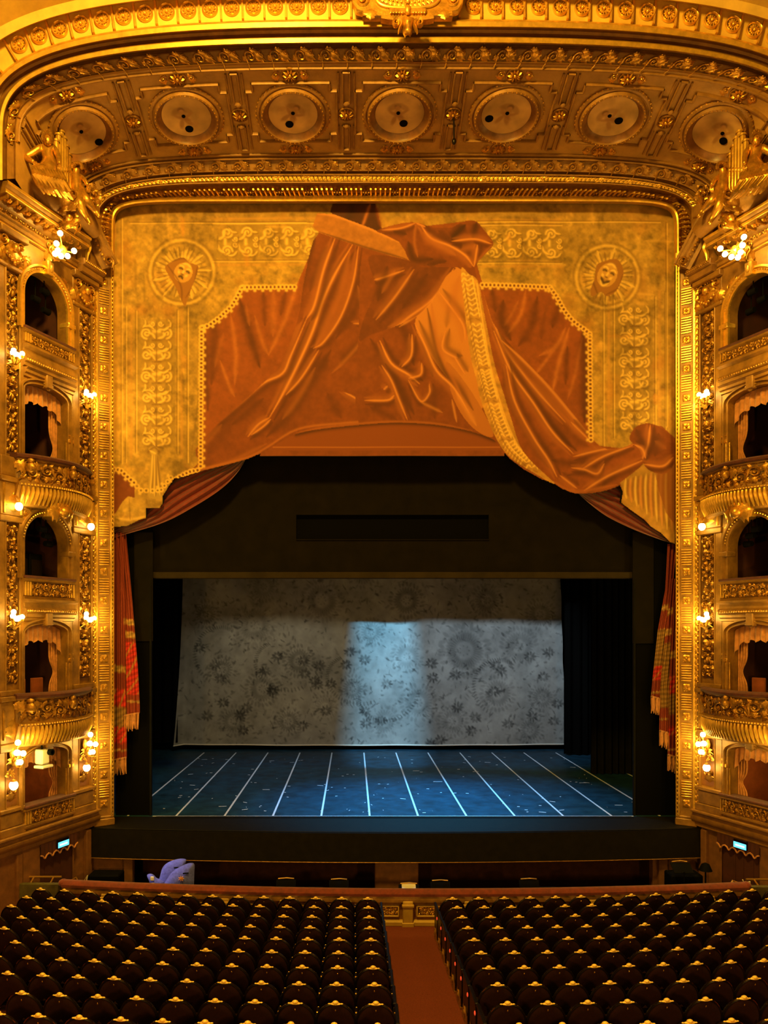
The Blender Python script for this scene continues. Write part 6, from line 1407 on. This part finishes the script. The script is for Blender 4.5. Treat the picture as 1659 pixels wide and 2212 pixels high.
swag([(1200, 1020), (1290, 1030), (1350, 1040), (1400, 1080), (1440, 1130), (1464, 1160)], [(1245, 1062), (1270, 1085), (1310, 1115), (1360, 1140), (1410, 1160), (1464, 1178)], 22.05, 'dark red gathered swag of the house curtain below the painted curtain on the right')
def tails(side, pieces, label):
    t = thing('house_curtain', label, 'curtain', W(*pieces[0][1][-1], 22.0), 'embroidered tails of the house curtain')
    for k, (lft, rgt, bands) in enumerate(pieces):
        y0, y1 = lft[0][1], lft[-1][1]; d = 21.98-.05*k; nv = 120; nu = 30; G = []; C = []
        rs = np.random.RandomState(k+5)
        for q in range(nv+1):
            y = y0+(y1-y0)*q/nv; xl = np.interp(y, [p[1] for p in lft], [p[0] for p in lft]); xr = np.interp(y, [p[1] for p in rgt], [p[0] for p in rgt]); row = []; cr = []
            for u in np.linspace(0, 1, nu):
                dd = d+.05*math.sin(2*PI*2.5*u+.8); row.append(W(xl+(xr-xl)*u, y+6*u*(1 if side == 'right' else -1)*(q/nv), dd))
                c = np.array((.20, .026, .012))*(1+.25*rs.rand())
                for (b0, b1, col) in bands:
                    sl = 7*u*(-1 if side == 'left' else 1)
                    if b0 <= y+sl <= b1:
                        c = np.array(col)
                        if col[0] > .35: f_ = .5+.5*math.sin(q*1.9+5*u+1.3*math.sin(q*.23+u*2)); c = c*(.45+.65*f_); c = c if col[0] < .5 or math.sin(q*.61+u*7+1.7*math.sin(q*.11)) < .86 else np.array((.42, .20, .05))
                cr.append(c)
            G.append(row); C.append(cr)
        tl = MB().grid(np.array(G)).build('curtain_tail', 'painted', t, colors=np.array(C).reshape(-1, 3), smooth='all')
        m = MB(); n = 12
        for i in range(n):
            f = (i+.5)/n; a = np.array(G[-1][int(f*(nu-1))])+np.array([0, -.02, .02]); ln = .42+.08*rs.rand()
            m.tube([a, a+np.array([.01*rs.randn(), -.02, -ln*.5]), a+np.array([.02*rs.randn(), 0, -ln])], [.02, .028, .012], 5)
        m.tube([np.array(p)+np.array([0, -.03, 0]) for p in G[-1][::3]], .035, 6)
        m.build('fringe', 'tan_velvet', tl)['kind'] = 'stuff'
GS = (.55, .33, .09); BRD = (.62, .03, .025); EMB = (.36, .19, .05)
tails('left', [([(247, 1150), (262, 1300), (266, 1440), (268, 1546)], [(272, 1150), (286, 1300), (298, 1450), (302, 1530)], [(1335, 1348, GS), (1362, 1376, GS), (1385, 1500, BRD), (1512, 1517, GS)]),
               ([(247, 1150), (247, 1300), (247, 1480), (247, 1642)], [(268, 1150), (270, 1300), (272, 1480), (274, 1622)], [(1436, 1451, GS), (1488, 1525, BRD), (1526, 1570, EMB), (1570, 1606, BRD), (1618, 1622, GS)])],
      'red house curtain tails with gold embroidered bands and fringe hanging on the left')
tails('right', [([(1442, 1175), (1437, 1273), (1421, 1361), (1411, 1452), (1406, 1504)], [(1462, 1175), (1450, 1300), (1436, 1400), (1428, 1452), (1424, 1520)], [(1308, 1320, GS), (1360, 1440, EMB), (1440, 1470, BRD), (1494, 1499, GS)]),
                ([(1450, 1250), (1436, 1380), (1426, 1480), (1424, 1578)], [(1462, 1250), (1456, 1380), (1446, 1480), (1444, 1590)], [(1316, 1330, GS), (1360, 1374, GS), (1390, 1530, EMB), (1552, 1556, GS)]),
                ([(1456, 1300), (1448, 1420), (1444, 1500), (1442, 1630)], [(1463, 1300), (1463, 1420), (1463, 1500), (1460, 1640)], [(1408, 1424, GS), (1462, 1500, BRD), (1500, 1545, EMB), (1570, 1590, BRD), (1618, 1622, GS)])],
      'red house curtain tails with gold embroidered bands and fringe hanging on the right')

# orchestra pit
PITZ = -.5
struct(MB().box(-9.5, 12, 17.7, 23.2, PITZ-.2, PITZ).build('floor_pit', 'pit_dark', loc=(XC, 20, PITZ), smooth=False))
struct(MB().box(-9, 11.5, 22.4, 22.6, PITZ, .6).build('wall_pit', 'pit_dark', loc=(XC, 22.4, PITZ), smooth=False))
m = MB(); m.box(xs(150, 21.15), xs(285, 21.15), 21.15, 21.4, PITZ, .6); m.box(xs(268, 21), xs(286, 21), 21.0, 21.2, PITZ, .6); m.box(xs(1410, 21.15), xs(1560, 21.15), 21.15, 21.4, PITZ, .6); m.box(xs(1424, 21), xs(1442, 21), 21.0, 21.2, PITZ, .6)
struct(m.build('wall_pit_side', 'brown_wall', loc=(XC, 21.2, PITZ), smooth=False))
tag(MB().bbox(xs(810, 20.9), xs(904, 20.9), 20.9, 21.3, PITZ, .58, .02).build('pit_pier', 'brown_wall', loc=(xs(857, 20.9), 20.9, PITZ)), 'square brown pier under the middle of the stage apron', 'pier')

def pillow(m, pts, d, th, px_step=3):
    """soft padded shape: outline in the plane y = d, swelling to thickness th"""
    P = spline(pts, 6, True); c = P.mean(0); lay = []
    for k in np.linspace(0, 1, 7):
        Q = c+(P-c)*(1-k)**.9; w = th*math.sin(PI/2*min(1, k*1.15))**.6
        lay.append(np.stack([(Q[:, 0]-PX0)*d/F_PX, np.full(len(Q), d-w), CAMZ-(Q[:, 1]-PY0)*d/F_PX], 1))
    back = [np.stack([L[:, 0], 2*d-L[:, 1], L[:, 2]], 1) for L in lay[::-1]]
    m.grid(np.array(back+lay[1:] if False else back[:-1]+lay), close_v=True); return m
def CC(*p): return [(60+x/4.1475, 1790+y/4.1475) for x, y in p]
t = thing('harp_cover', 'blue padded instrument cover with a yellow emblem standing in the pit, the front one', 'cover', W(383, 1975, 19.3), 'blue padded covers in the pit')
pillow(MB(), CC((1190, 560), (1255, 440), (1305, 378), (1385, 330), (1450, 308), (1492, 318), (1492, 400), (1484, 560), (1450, 800), (1290, 810), (1180, 720)), 19.3, .16).build('padded_cover', 'blue_cover', t)
m = MB(); fe = frame_fn(W(60+1375/4.1475, 1790+448/4.1475, 19.12), (1, 0, 0), (0, 0, 1), (0, -1, 0)); petals(m, 7, .02, .08, .2, .03, fe); m.merge(MB().ball((0, 0, .0), (.06, .045, .02), 8, 5), fe); m.build('emblem', 'tan_velvet', t.children[0])
m = MB(); m.tube([W(60+1390/4.1475, 1790+402/4.1475, 19.14), W(60+1440/4.1475, 1790+398/4.1475, 19.14)], .018, 6); m.build('handle_slot', 'monitor_black', t.children[0])
t = thing('harp_cover', 'blue padded instrument cover with a curved top standing in the pit, behind the emblem one', 'cover', W(355, 1975, 19.75), 'blue padded covers in the pit')
pillow(MB(), CC((1140, 560), (1180, 440), (1205, 355), (1245, 310), (1305, 282), (1370, 268), (1418, 276), (1414, 310), (1400, 360), (1390, 520), (1340, 800), (1170, 800)), 19.75, .16).build('padded_cover', 'blue_cover', t)
m = MB(); m.tube([W(60+1310/4.1475, 1790+352/4.1475, 19.58), W(60+1350/4.1475, 1790+348/4.1475, 19.58)], .018, 6); m.build('handle_slot', 'monitor_black', t.children[0])
t = thing('padded_bag', 'small blue padded bag with a pale strap beside the covered harps', 'bag', W(335, 1960, 19.5))
pillow(MB(), CC((1068, 420), (1085, 405), (1120, 408), (1150, 440), (1200, 462), (1230, 500), (1220, 640), (1120, 640), (1100, 520), (1085, 460)), 19.5, .12).build('padded_cover', 'blue_cover', t)
a = W(60+1100/4.1475, 1790+450/4.1475, 19.36); m = MB().bbox(a[0], a[0]+.09, 19.33, 19.37, a[2]-.04, a[2]+.06, .01); m.bbox(a[0]+.02, a[0]+.1, 19.33, 19.37, a[2]-.17, a[2]-.1, .01); m.build('strap', 'paper', t.children[0])

def music_stand(px, d, z, label, tilt=.5, paper=False):
    x = xs(px, d); t = thing('music_stand', label, 'music stand', (x, d, PITZ), 'music stands in the pit')
    MB().tube([(x, d, PITZ+.15), (x, d, z-.12)], .016, 6).build('pole', 'monitor_black', t)
    for a in (0, 2.1, 4.2): MB().tube([(x, d, PITZ+.25), (x+.3*math.cos(a), d+.3*math.sin(a), PITZ+.01)], .012, 5).build('leg', 'monitor_black', t)
    c, s = math.cos(tilt), math.sin(tilt); m = MB()
    G = lambda u, v, w: (x+u, d+v*s-w*c, z-.16+v*c+w*s)
    V = [G(u, v, w) for u in (-.25, .25) for v in (0, .34) for w in (0, .015)]; m.add(V, [(0, 1, 3, 2), (4, 6, 7, 5), (0, 4, 5, 1), (2, 3, 7, 6), (0, 2, 6, 4), (1, 5, 7, 3)]); desk = m.build('desk', 'monitor_black', t, smooth=False)
    m = MB().tube([G(-.2, .36, .02), G(.02, .37, .05), G(.2, .36, .02)], .018, 6); m.build('lamp_bar', 'brass', desk)
    if paper: m = MB(); m.add([G(u, v, .025) for (u, v) in ((-.17, .03), (.17, .03), (.17, .36), (-.17, .36))], [(0, 1, 2, 3)]); m.build('score', 'paper', desk, smooth=False)
music_stand(617, 19.4, .30, 'black music stand in the pit left of the middle, lamp bar just above the rail')
music_stand(732, 19.4, .28, 'black music stand in the pit just left of the brown pier')
music_stand(884, 18.7, .42, 'music stand holding a pale score in the pit in front of the brown pier', .7, True)
music_stand(952, 19.3, .28, 'black music stand in the pit just right of the pale score')
music_stand(1145, 19.3, .32, 'black music stand in the pit right of the middle, near the right block of seats')
music_stand(1478, 19.6, .74, 'tall tilted black music stand near the right end of the pit', 1.0)
for px, lab_ in ((640, 'left'), (680, 'second left'), (1180, 'right')):
    x = xs(px, 18.9); t = thing('pit_chair', f'black chair back just above the pit rail, the {lab_} one', 'chair', (x, 18.9, PITZ), 'black chairs in the pit')
    MB().bbox(x-.2, x+.2, 18.75, 18.8, .2, .52, .03).build('backrest', 'monitor_black', t); MB().bbox(x-.21, x+.21, 18.8, 19.2, -.06, -.0, .02).build('seat', 'monitor_black', t)
    for (a, b) in ((-.18, 18.78), (.18, 18.78), (-.18, 19.17), (.18, 19.17)): MB().tube([(x+a, b, PITZ), (x+a, b, .2 if b < 19 else -.05)], .014, 5).build('leg', 'monitor_black', t)
for L, px in (('left', 228), ('right', 1478)):
    a = W(px-34, 1886, 20.2); b = W(px+34, 1886, 20.2)
    o = MB().bbox(a[0], b[0], 20.0, 20.5, PITZ, a[2], .03).build('equipment_case', 'monitor_black', loc=((a[0]+b[0])/2, 20.2, PITZ)); tag(o, f'black equipment case against the {L} wall of the pit', 'case', 'black cases in the pit')
x0, x1 = 150, 172
t = thing('folding_stand', 'bent brass tube stand behind the left end of the pit rail', 'stand', W(160, 1950, 18.9)); d = 18.9
MB().tube([W(147, 1905, d), W(165, 1895, d), W(168, 1902, d), W(170, 1960, d)], .018, 6).build('hoop', 'brass', t); MB().tube([W(178, 1908, d), W(189, 1891, d), W(176, 1960, d+.1)], .014, 6).build('rod', 'paper', t)
t = thing('folding_stand', 'folded brass tube stand leaning behind the right end of the pit rail', 'stand', W(1600, 1950, 18.5)); d = 18.5
MB().tube([W(1576, 1912, d), W(1582, 1902, d), W(1608, 1911, d), W(1612, 1950, d)], .018, 6).build('hoop', 'brass', t); MB().tube([W(1583, 1905, d), W(1588, 1911, d), W(1620, 1904, d), W(1622, 1950, d)], .012, 6).build('rod', 'paper', t); MB().tube([W(1604, 1900, d), W(1609, 1911, d), W(1606, 1950, d)], .012, 6).build('rod', 'paper', t)
t = thing('floor_lamp', 'dark hooded lamp on a stand at the right side of the pit', 'lamp', W(1524, 1970, 20.0)); c = W(1524, 1872, 20.0)
MB().tube([(c[0], c[1], PITZ), c], .02, 6).build('pole', 'monitor_black', t); MB().lathe([(.02, .1), (.1, .06), (.17, -.1), (.15, -.1)], 12, c).build('hood', 'monitor_black', t)
# ================================================================== stalls
FZ = lambda d: .085+.1027*(16.5-d)
CURV = .0093
rowd = lambda r, x: 16.5-.73*(r-1)+CURV*(x-XC)**2
m = MB(); X = np.linspace(-10.5, 13, 25); Yv = np.linspace(7.0, 18.6, 13)
m.grid(np.array([[(x, y, FZ(y) if y < 17.6 else FZ(17.6)) for y in Yv] for x in X])); struct(m.build('floor', 'carpet', loc=(XC, 14, .2), smooth=False))

# pit rail
ry = lambda x: 17.78+.0085*(x-XC)**2-.012*(x-XC)
RX = np.linspace(-6.95, 9.35, 61)
t = thing('pit_rail', 'low curved pit rail with padded red velvet top and panelled front', 'rail', (XC, 17.78, 0))
m = MB().grid(np.array([[(x, ry(x)-.13, .66), (x, ry(x)-.14, .72), (x, ry(x)-.09, .785), (x, ry(x), .81), (x, ry(x)+.09, .785), (x, ry(x)+.13, .72), (x, ry(x)+.12, .66), (x, ry(x)-.13, .66)] for x in RX])); m.ball((RX[0], ry(RX[0]), .73), (.11, .14, .085), 10, 7); m.ball((RX[-1], ry(RX[-1]), .73), (.11, .14, .085), 10, 7)
m.build('padded_top', 'red_velvet', t)
m = MB().grid(np.array([[(x, ry(x)-.02, -.05), (x, ry(x)-.02, .66), (x, ry(x)+.08, .66), (x, ry(x)+.08, -.5)] for x in RX]))
m.grid(np.array([[(x, ry(x)-.02, .50), (x, ry(x)-.11, .52), (x, ry(x)-.11, .60), (x, ry(x)-.09, .66)] for x in RX])); m.build('front', 'stucco', t)
m = MB().grid(np.array([[(x, ry(x)-.02, -.02), (x, ry(x)-.1, -.02), (x, ry(x)-.1, .06), (x, ry(x)-.07, .09), (x, ry(x)-.02, .1)] for x in RX])); m.build('plinth', 'frieze_stucco', t)
pil = [XC+.10+1.42*k for k in range(-6, 7)]
for x in pil:
    if not RX[0]+.2 < x < RX[-1]-.2: continue
    y = ry(x); MB().bbox(x-.12, x+.12, y-.13, y+.02, -.05, .55, .015).bbox(x-.14, x+.14, y-.16, y+.02, .42, .48, .01).bbox(x-.14, x+.14, y-.15, y+.02, -.05, .06, .01).build('post', 'frieze_stucco', t)
for a, b in zip(pil[:-1], pil[1:]):
    if not (RX[0] < a and b < RX[-1]): continue
    y = (ry(a)+ry(b))/2; sl = (ry(b)-ry(a))/(b-a); f = lambda P, a=a, b=b, y=y, sl=sl: np.stack([(a+b)/2+P[:, 0], y-.02+sl*P[:, 0]-P[:, 2], P[:, 1]], 1)
    h = (b-a)/2-.2; m = MB()
    for (x0, x1, z0, z1) in ((-h, h, .17, .2), (-h, h, .4, .43), (-h, -h+.03, .17, .43), (h-.03, h, .17, .43)): m.merge(MB().bbox(x0, x1, z0, z1, 0, .05, .01), f)
    m.build('panel_moulding', 'frieze_stucco', t)
    m = MB().merge(MB().box(-h, h, .19, .41, .0, .006), f); m.build('panel', 'recess', t, smooth=False)
    if abs((a+b)/2-XC) < 2.3: m = MB(); rinceau(m, -h+.05, h-.05, .205, .395, int(a*7) % 50, f, .0, .85); m.build('panel_relief', 'gilt_bright', t)
for L, x0, x1 in (('left', -8.1, -7.02), ('right', 9.42, 10.5)):
    y = ry(x0 if L == 'right' else x1)+.05
    t = thing('side_barrier', f'plain olive side barrier closing the {L} end of the pit rail', 'barrier', ((x0+x1)/2, y, 0), 'barriers at the ends of the pit rail')
    MB().bbox(x0, x1, y, y+.12, -.4, .68, .02).build('panel', 'green_box', t)
    MB().tube([(x0+.1, y+.3, .75), (x1-.1, y+.3, .75)], .028, 8).build('rod', 'brass', t); MB().tube([(x0+.3, y+.1, .66), (x0+.3, y+.3, .75)], .02, 6).tube([(x1-.3, y+.1, .66), (x1-.3, y+.3, .75)], .02, 6).build('rod_bracket', 'brass', t)

# ---- one seat, built once: local x across, y towards the stage, z up from the floor
seat = thing('stalls_seat', 'seat', 'seat')
def lean(V): V = np.array(V, float); V[:, 1] += (.62-V[:, 2])*.22; return V
xx = lambda f: .262*math.copysign(abs(math.sin(f))**.9, math.sin(f))
def top(x): return .62+.315*math.sqrt(max(0., 1-abs(x/.2625)**2.2))
arch = [(-.245, .34), (-.255, .45), (-.262, .56)]+[(x, top(x)) for x in (-.2622, -.258, -.248, -.23, -.205, -.17, -.13, -.085, -.04, 0)]; arch = arch+[(-x, z) for x, z in arch[::-1][1:]]
A_ = np.array(arch); n = len(A_)
m = MB()
rows = []
for k, (sc, y) in enumerate(((1., -.012), (.93, -.03), (.7, -.043), (.35, -.05), (.02, -.052))):
    rows.append(np.stack([A_[:, 0]*sc, np.full(n, y), .60+(A_[:, 1]-.60)*sc], 1))
fr = [np.stack([A_[:, 0]*sc, np.full(n, y), .60+(A_[:, 1]-.60)*sc], 1) for sc, y in ((.02, .075), (.5, .07), (.93, .05), (1., .03))]
V = np.stack(fr+rows, 1); g = MB().grid(V); m.merge(g, lean); bt = MB().box(-.245, .245, -.012, .03, .32, .345); m.merge(bt, lean); m.build('backrest', 'seat_velvet', seat)
m = MB(); g = MB().tube(np.stack([A_[:, 0]*1.02, np.full(n, .006), .60+(A_[:, 1]-.6)*1.03], 1), .024, 6); m.merge(g, lean); frame_o = m.build('frame', 'seat_wood', seat)
m = MB(); sel = A_[5:-5]; g = MB().tube(np.stack([sel[:, 0]*1.04, np.full(len(sel), -.004), .60+(sel[:, 1]-.6)*1.10], 1), .0075, 6); m.merge(g, lean); m.build('brass_trim', 'trim_bronze', frame_o)
m = MB(); z0 = .968; g = MB().ball((0, -.012, z0+.002), (.046, .034, .036), 10, 7).ball((0, -.012, z0-.012), (.08, .032, .02), 10, 6).ball((-.085, -.008, z0-.014), (.022, .016, .010), 6, 5).ball((.085, -.008, z0-.014), (.022, .016, .010), 6, 5)
for q in range(5): place(g, LEAF, 0, z0-.02, PI/2+(q-2)*.5, .055, False, .04, .018, lambda P: np.stack([P[:, 0], -P[:, 2], P[:, 1]], 1))
m.merge(g, lean); m.build('crest', 'crest_gilt', seat)
m = MB(); g = MB().ball((0, -.045, .872), (.010, .006, .016), 6, 5); m.merge(g, lean); m.build('number_plate', 'brass', seat)
MB().bbox(-.235, .235, .10, .50, .42, .51, .03).build('cushion', 'seat_velvet', seat)
MB().bbox(-.22, .22, .06, .46, .34, .42, .02).build('seat_box', 'seat_wood', seat)
m = MB().bbox(.262, .292, .02, .44, .02, .62, .012).bbox(.252, .302, .0, .42, .62, .665, .015); arm_o = m.build('armrest', 'seat_wood', seat)
m = MB().ball((.277, .24, .675), (.016, .022, .012), 8, 5).ball((.277, .44, .64), (.02, .012, .02), 6, 5); m.build('arm_stud', 'brass', arm_o)
def make_end(sg):
    m = MB().bbox(sg*.30-.02, sg*.30+.02, -.05, .46, .05, .66, .02); m.bbox(sg*.30-.03, sg*.30+.03, -.08, .5, .64, .69, .015)
    me1 = m; m2 = MB(); f = lambda P: np.stack([sg*.322+sg*P[:, 2], .18+P[:, 0], P[:, 1]], 1)
    place(m2, SCROLL, .0, .16, 0, .08, False, .1, 0, f); place(m2, LEAF_W, -.2, .05, .5, .22, False, .1, 0, f); place(m2, LEAF_W, .2, .05, PI-.5, .22, True, .1, 0, f); m2.merge(MB().box(-.24, .24, .0, .045, -.03, .02), f)
    return me1, m2, MB().ball((sg*.325, -.03, .52), (.014, .026, .036), 8, 6)
ends = {}
proto_children = list(seat.children)
first = True; TALL = 0
def seat_at(r, j, x, blk):
    global first
    d = rowd(r, x); ang = math.atan(2*CURV*(x-XC)); z = 1.065+.075*(r-1)-.98
    if first: o = seat; first = False
    else:
        o = seat.copy(); COL.objects.link(o)
        for ch in proto_children: copy_tree(ch, o)
    o.location = (x, d, z); o.rotation_euler = (0, 0, ang)
    rn = ORD[r]+' row from the pit rail'
    o['label'] = f'dark red seat, {blk} block, {rn}, {ORD[j+1]} from the aisle'; o['category'] = 'seat'; o['group'] = f'stalls seats in the {blk} block'
    return o
todo = []
for r in range(1, 11):
    j = 0
    while True:
        x = .32-.5555*j; px = PX0+x*F_PX/rowd(r, x)
        if px < -22 or x < -7.3: break
        todo.append((r, j, x, 'left')); j += 1
    j = 0
    while True:
        x = 2.13+.5555*j; px = PX0+x*F_PX/rowd(r, x)
        if px > 1682 or x > 9.7: break
        todo.append((r, j, x, 'right')); j += 1
made = [(seat_at(*q), q) for q in todo]
for o, (r, j, x, blk) in made:
    if j == 0:
        sg = 1 if blk == 'left' else -1
        if sg not in ends:
            a, b, c = make_end(sg); ends[sg] = [a.build('end_panel', 'seat_wood'), b.build('scroll_foot', 'gilt_dark'), c.build('row_lamp', 'red_lamp')]
            parts = ends[sg]
        else:
            parts = [q.copy() for q in ends[sg]]
            for q in parts: COL.objects.link(q)
        for q in parts: q.parent = o
# ================================================================== light and camera
def point(name, loc, power, col, r=.1):
    l = bpy.data.lights.new(name, 'POINT'); l.energy = power; l.color = col; l.shadow_soft_size = r
    o = bpy.data.objects.new(name, l); COL.objects.link(o); o.location = loc; return o
WARM = (1., .52, .085); YEL = (1., .64, .09)
for i, (p, e) in enumerate(LIGHTS): point('sconce_and_box_fill', p, e*1.5, YEL, .10)
point('chandelier_light', (-2.0, 8.5, 20.6), 11500, (1., .59, .075), .9)          # main chandelier of the hall
for x in (-7.5, 9.8):
    for z in (7.0, 13.0): point('hall_fill_light', (x*.92, 7.5, z), 260, WARM, .25)  # unseen general fill standing in for more hall sconces
for x in (-6.5, 9.0): point('front_fill_light', (x, -2.5, 8.5), 500, WARM, .4)  # unseen fill behind the camera, added to brighten the seat crests
for x in (-4.5, 6.5): point('front_fill_light', (x, 2.5, 4.9), 1500, WARM, .25)  # nearer unseen fill added for the seat crests and backs
def spot(name, loc, aim, power, col, size, blend=.3, r=.15, square=False):
    l = bpy.data.lights.new(name, 'SPOT'); l.energy = power; l.color = col; l.spot_size = math.radians(size); l.spot_blend = blend; l.shadow_soft_size = r; l.use_square = square
    o = bpy.data.objects.new(name, l); COL.objects.link(o); o.location = loc
    o.rotation_euler = (Vector(aim)-Vector(loc)).to_track_quat('-Z', 'Y').to_euler(); return o
spot('stage_blue_light', (1.6, 24.6, 12), (1.6, 23.6, STAGE), 13000, (.015, .44, .95), 56, 1., .3)
spot('stage_blue_light', (4.5, 25.5, 12), (4.5, 24.2, STAGE), 6000, (.015, .46, .95), 56, 1., .3)
spot('stage_blue_light', (-2.5, 26, 12), (-2.0, 27, STAGE), 1800, (.05, .46, .95), 80, 1., .3)
LP = Vector((1.4, 26, 11.8)); AP = Vector((1.45, 34.5, 4.4)); spot('backdrop_light', LP, AP, 8000, (.22, .64, 1.), 60, .3, .055)
DV = (AP-LP).normalized(); SH = Vector((1, 0, 0)); UPV = SH.cross(DV)                       # unseen plates added to narrow that lamp's beam, above the border
for sg in (-1, 1):
    bm_ = MB(); c_ = LP+DV*1.0; V_ = [c_+SH*(sg*x)+UPV*z+DV*w for x in (.135, 1.1) for z in (-.9, .9) for w in (0, .01)]
    bm_.add([tuple(v) for v in V_], [(0, 1, 3, 2), (4, 6, 7, 5), (0, 4, 5, 1), (2, 3, 7, 6), (0, 2, 6, 4), (1, 5, 7, 3)])
    tag(bm_.build('beam_plate', 'black_flat', loc=tuple(c_), smooth=False), 'unseen black plate added to narrow the lamp beam on the backdrop', 'beam plate', 'added plates shaping the backdrop beam')
spot('backdrop_light', (5.2, 26, 11.8), (6.2, 34.5, 3.6), 2900, (.58, .80, 1.), 62, .6, .15)
spot('backdrop_light', (-3, 26, 11.8), (-3.4, 34.5, 3.0), 1150, (.85, .76, .52), 60, .7, .3)
spot('cover_fill_light', (-7.2, 19.2, 3.75), (-4.6, 19.3, .6), 420, (.9, .85, 1.), 24, .6, .08)  # white fill added for the blue covers, set at the projector
w = bpy.data.worlds.new('World'); scene.world = w; w.use_nodes = True
w.node_tree.nodes['Background'].inputs['Color'].default_value = (1., .5, .14, 1); w.node_tree.nodes['Background'].inputs['Strength'].default_value = .004
cam = bpy.data.cameras.new('camera'); cam.sensor_fit = 'VERTICAL'; cam.sensor_width = 27.0; cam.sensor_height = 36.0; cam.lens = F_PX/2212*36
cam.shift_x = (829.5-PX0)/2212; cam.shift_y = (PY0-1106)/2212; cam.clip_end = 200
co = bpy.data.objects.new('camera', cam); COL.objects.link(co); co.location = (0, 0, CAMZ); co.rotation_euler = (PI/2, 0, 0); scene.camera = co
vs = scene.view_settings; vs.view_transform = 'Standard'; vs.look = 'None'; vs.exposure = 0.; vs.gamma = 1.; vs.use_curve_mapping = False
scene.cycles.max_bounces = 5; scene.cycles.diffuse_bounces = 3; scene.cycles.glossy_bounces = 2; scene.cycles.use_denoising = True; scene.cycles.sample_clamp_indirect = 4
MATS['globe'].cycles.emission_sampling = 'NONE'
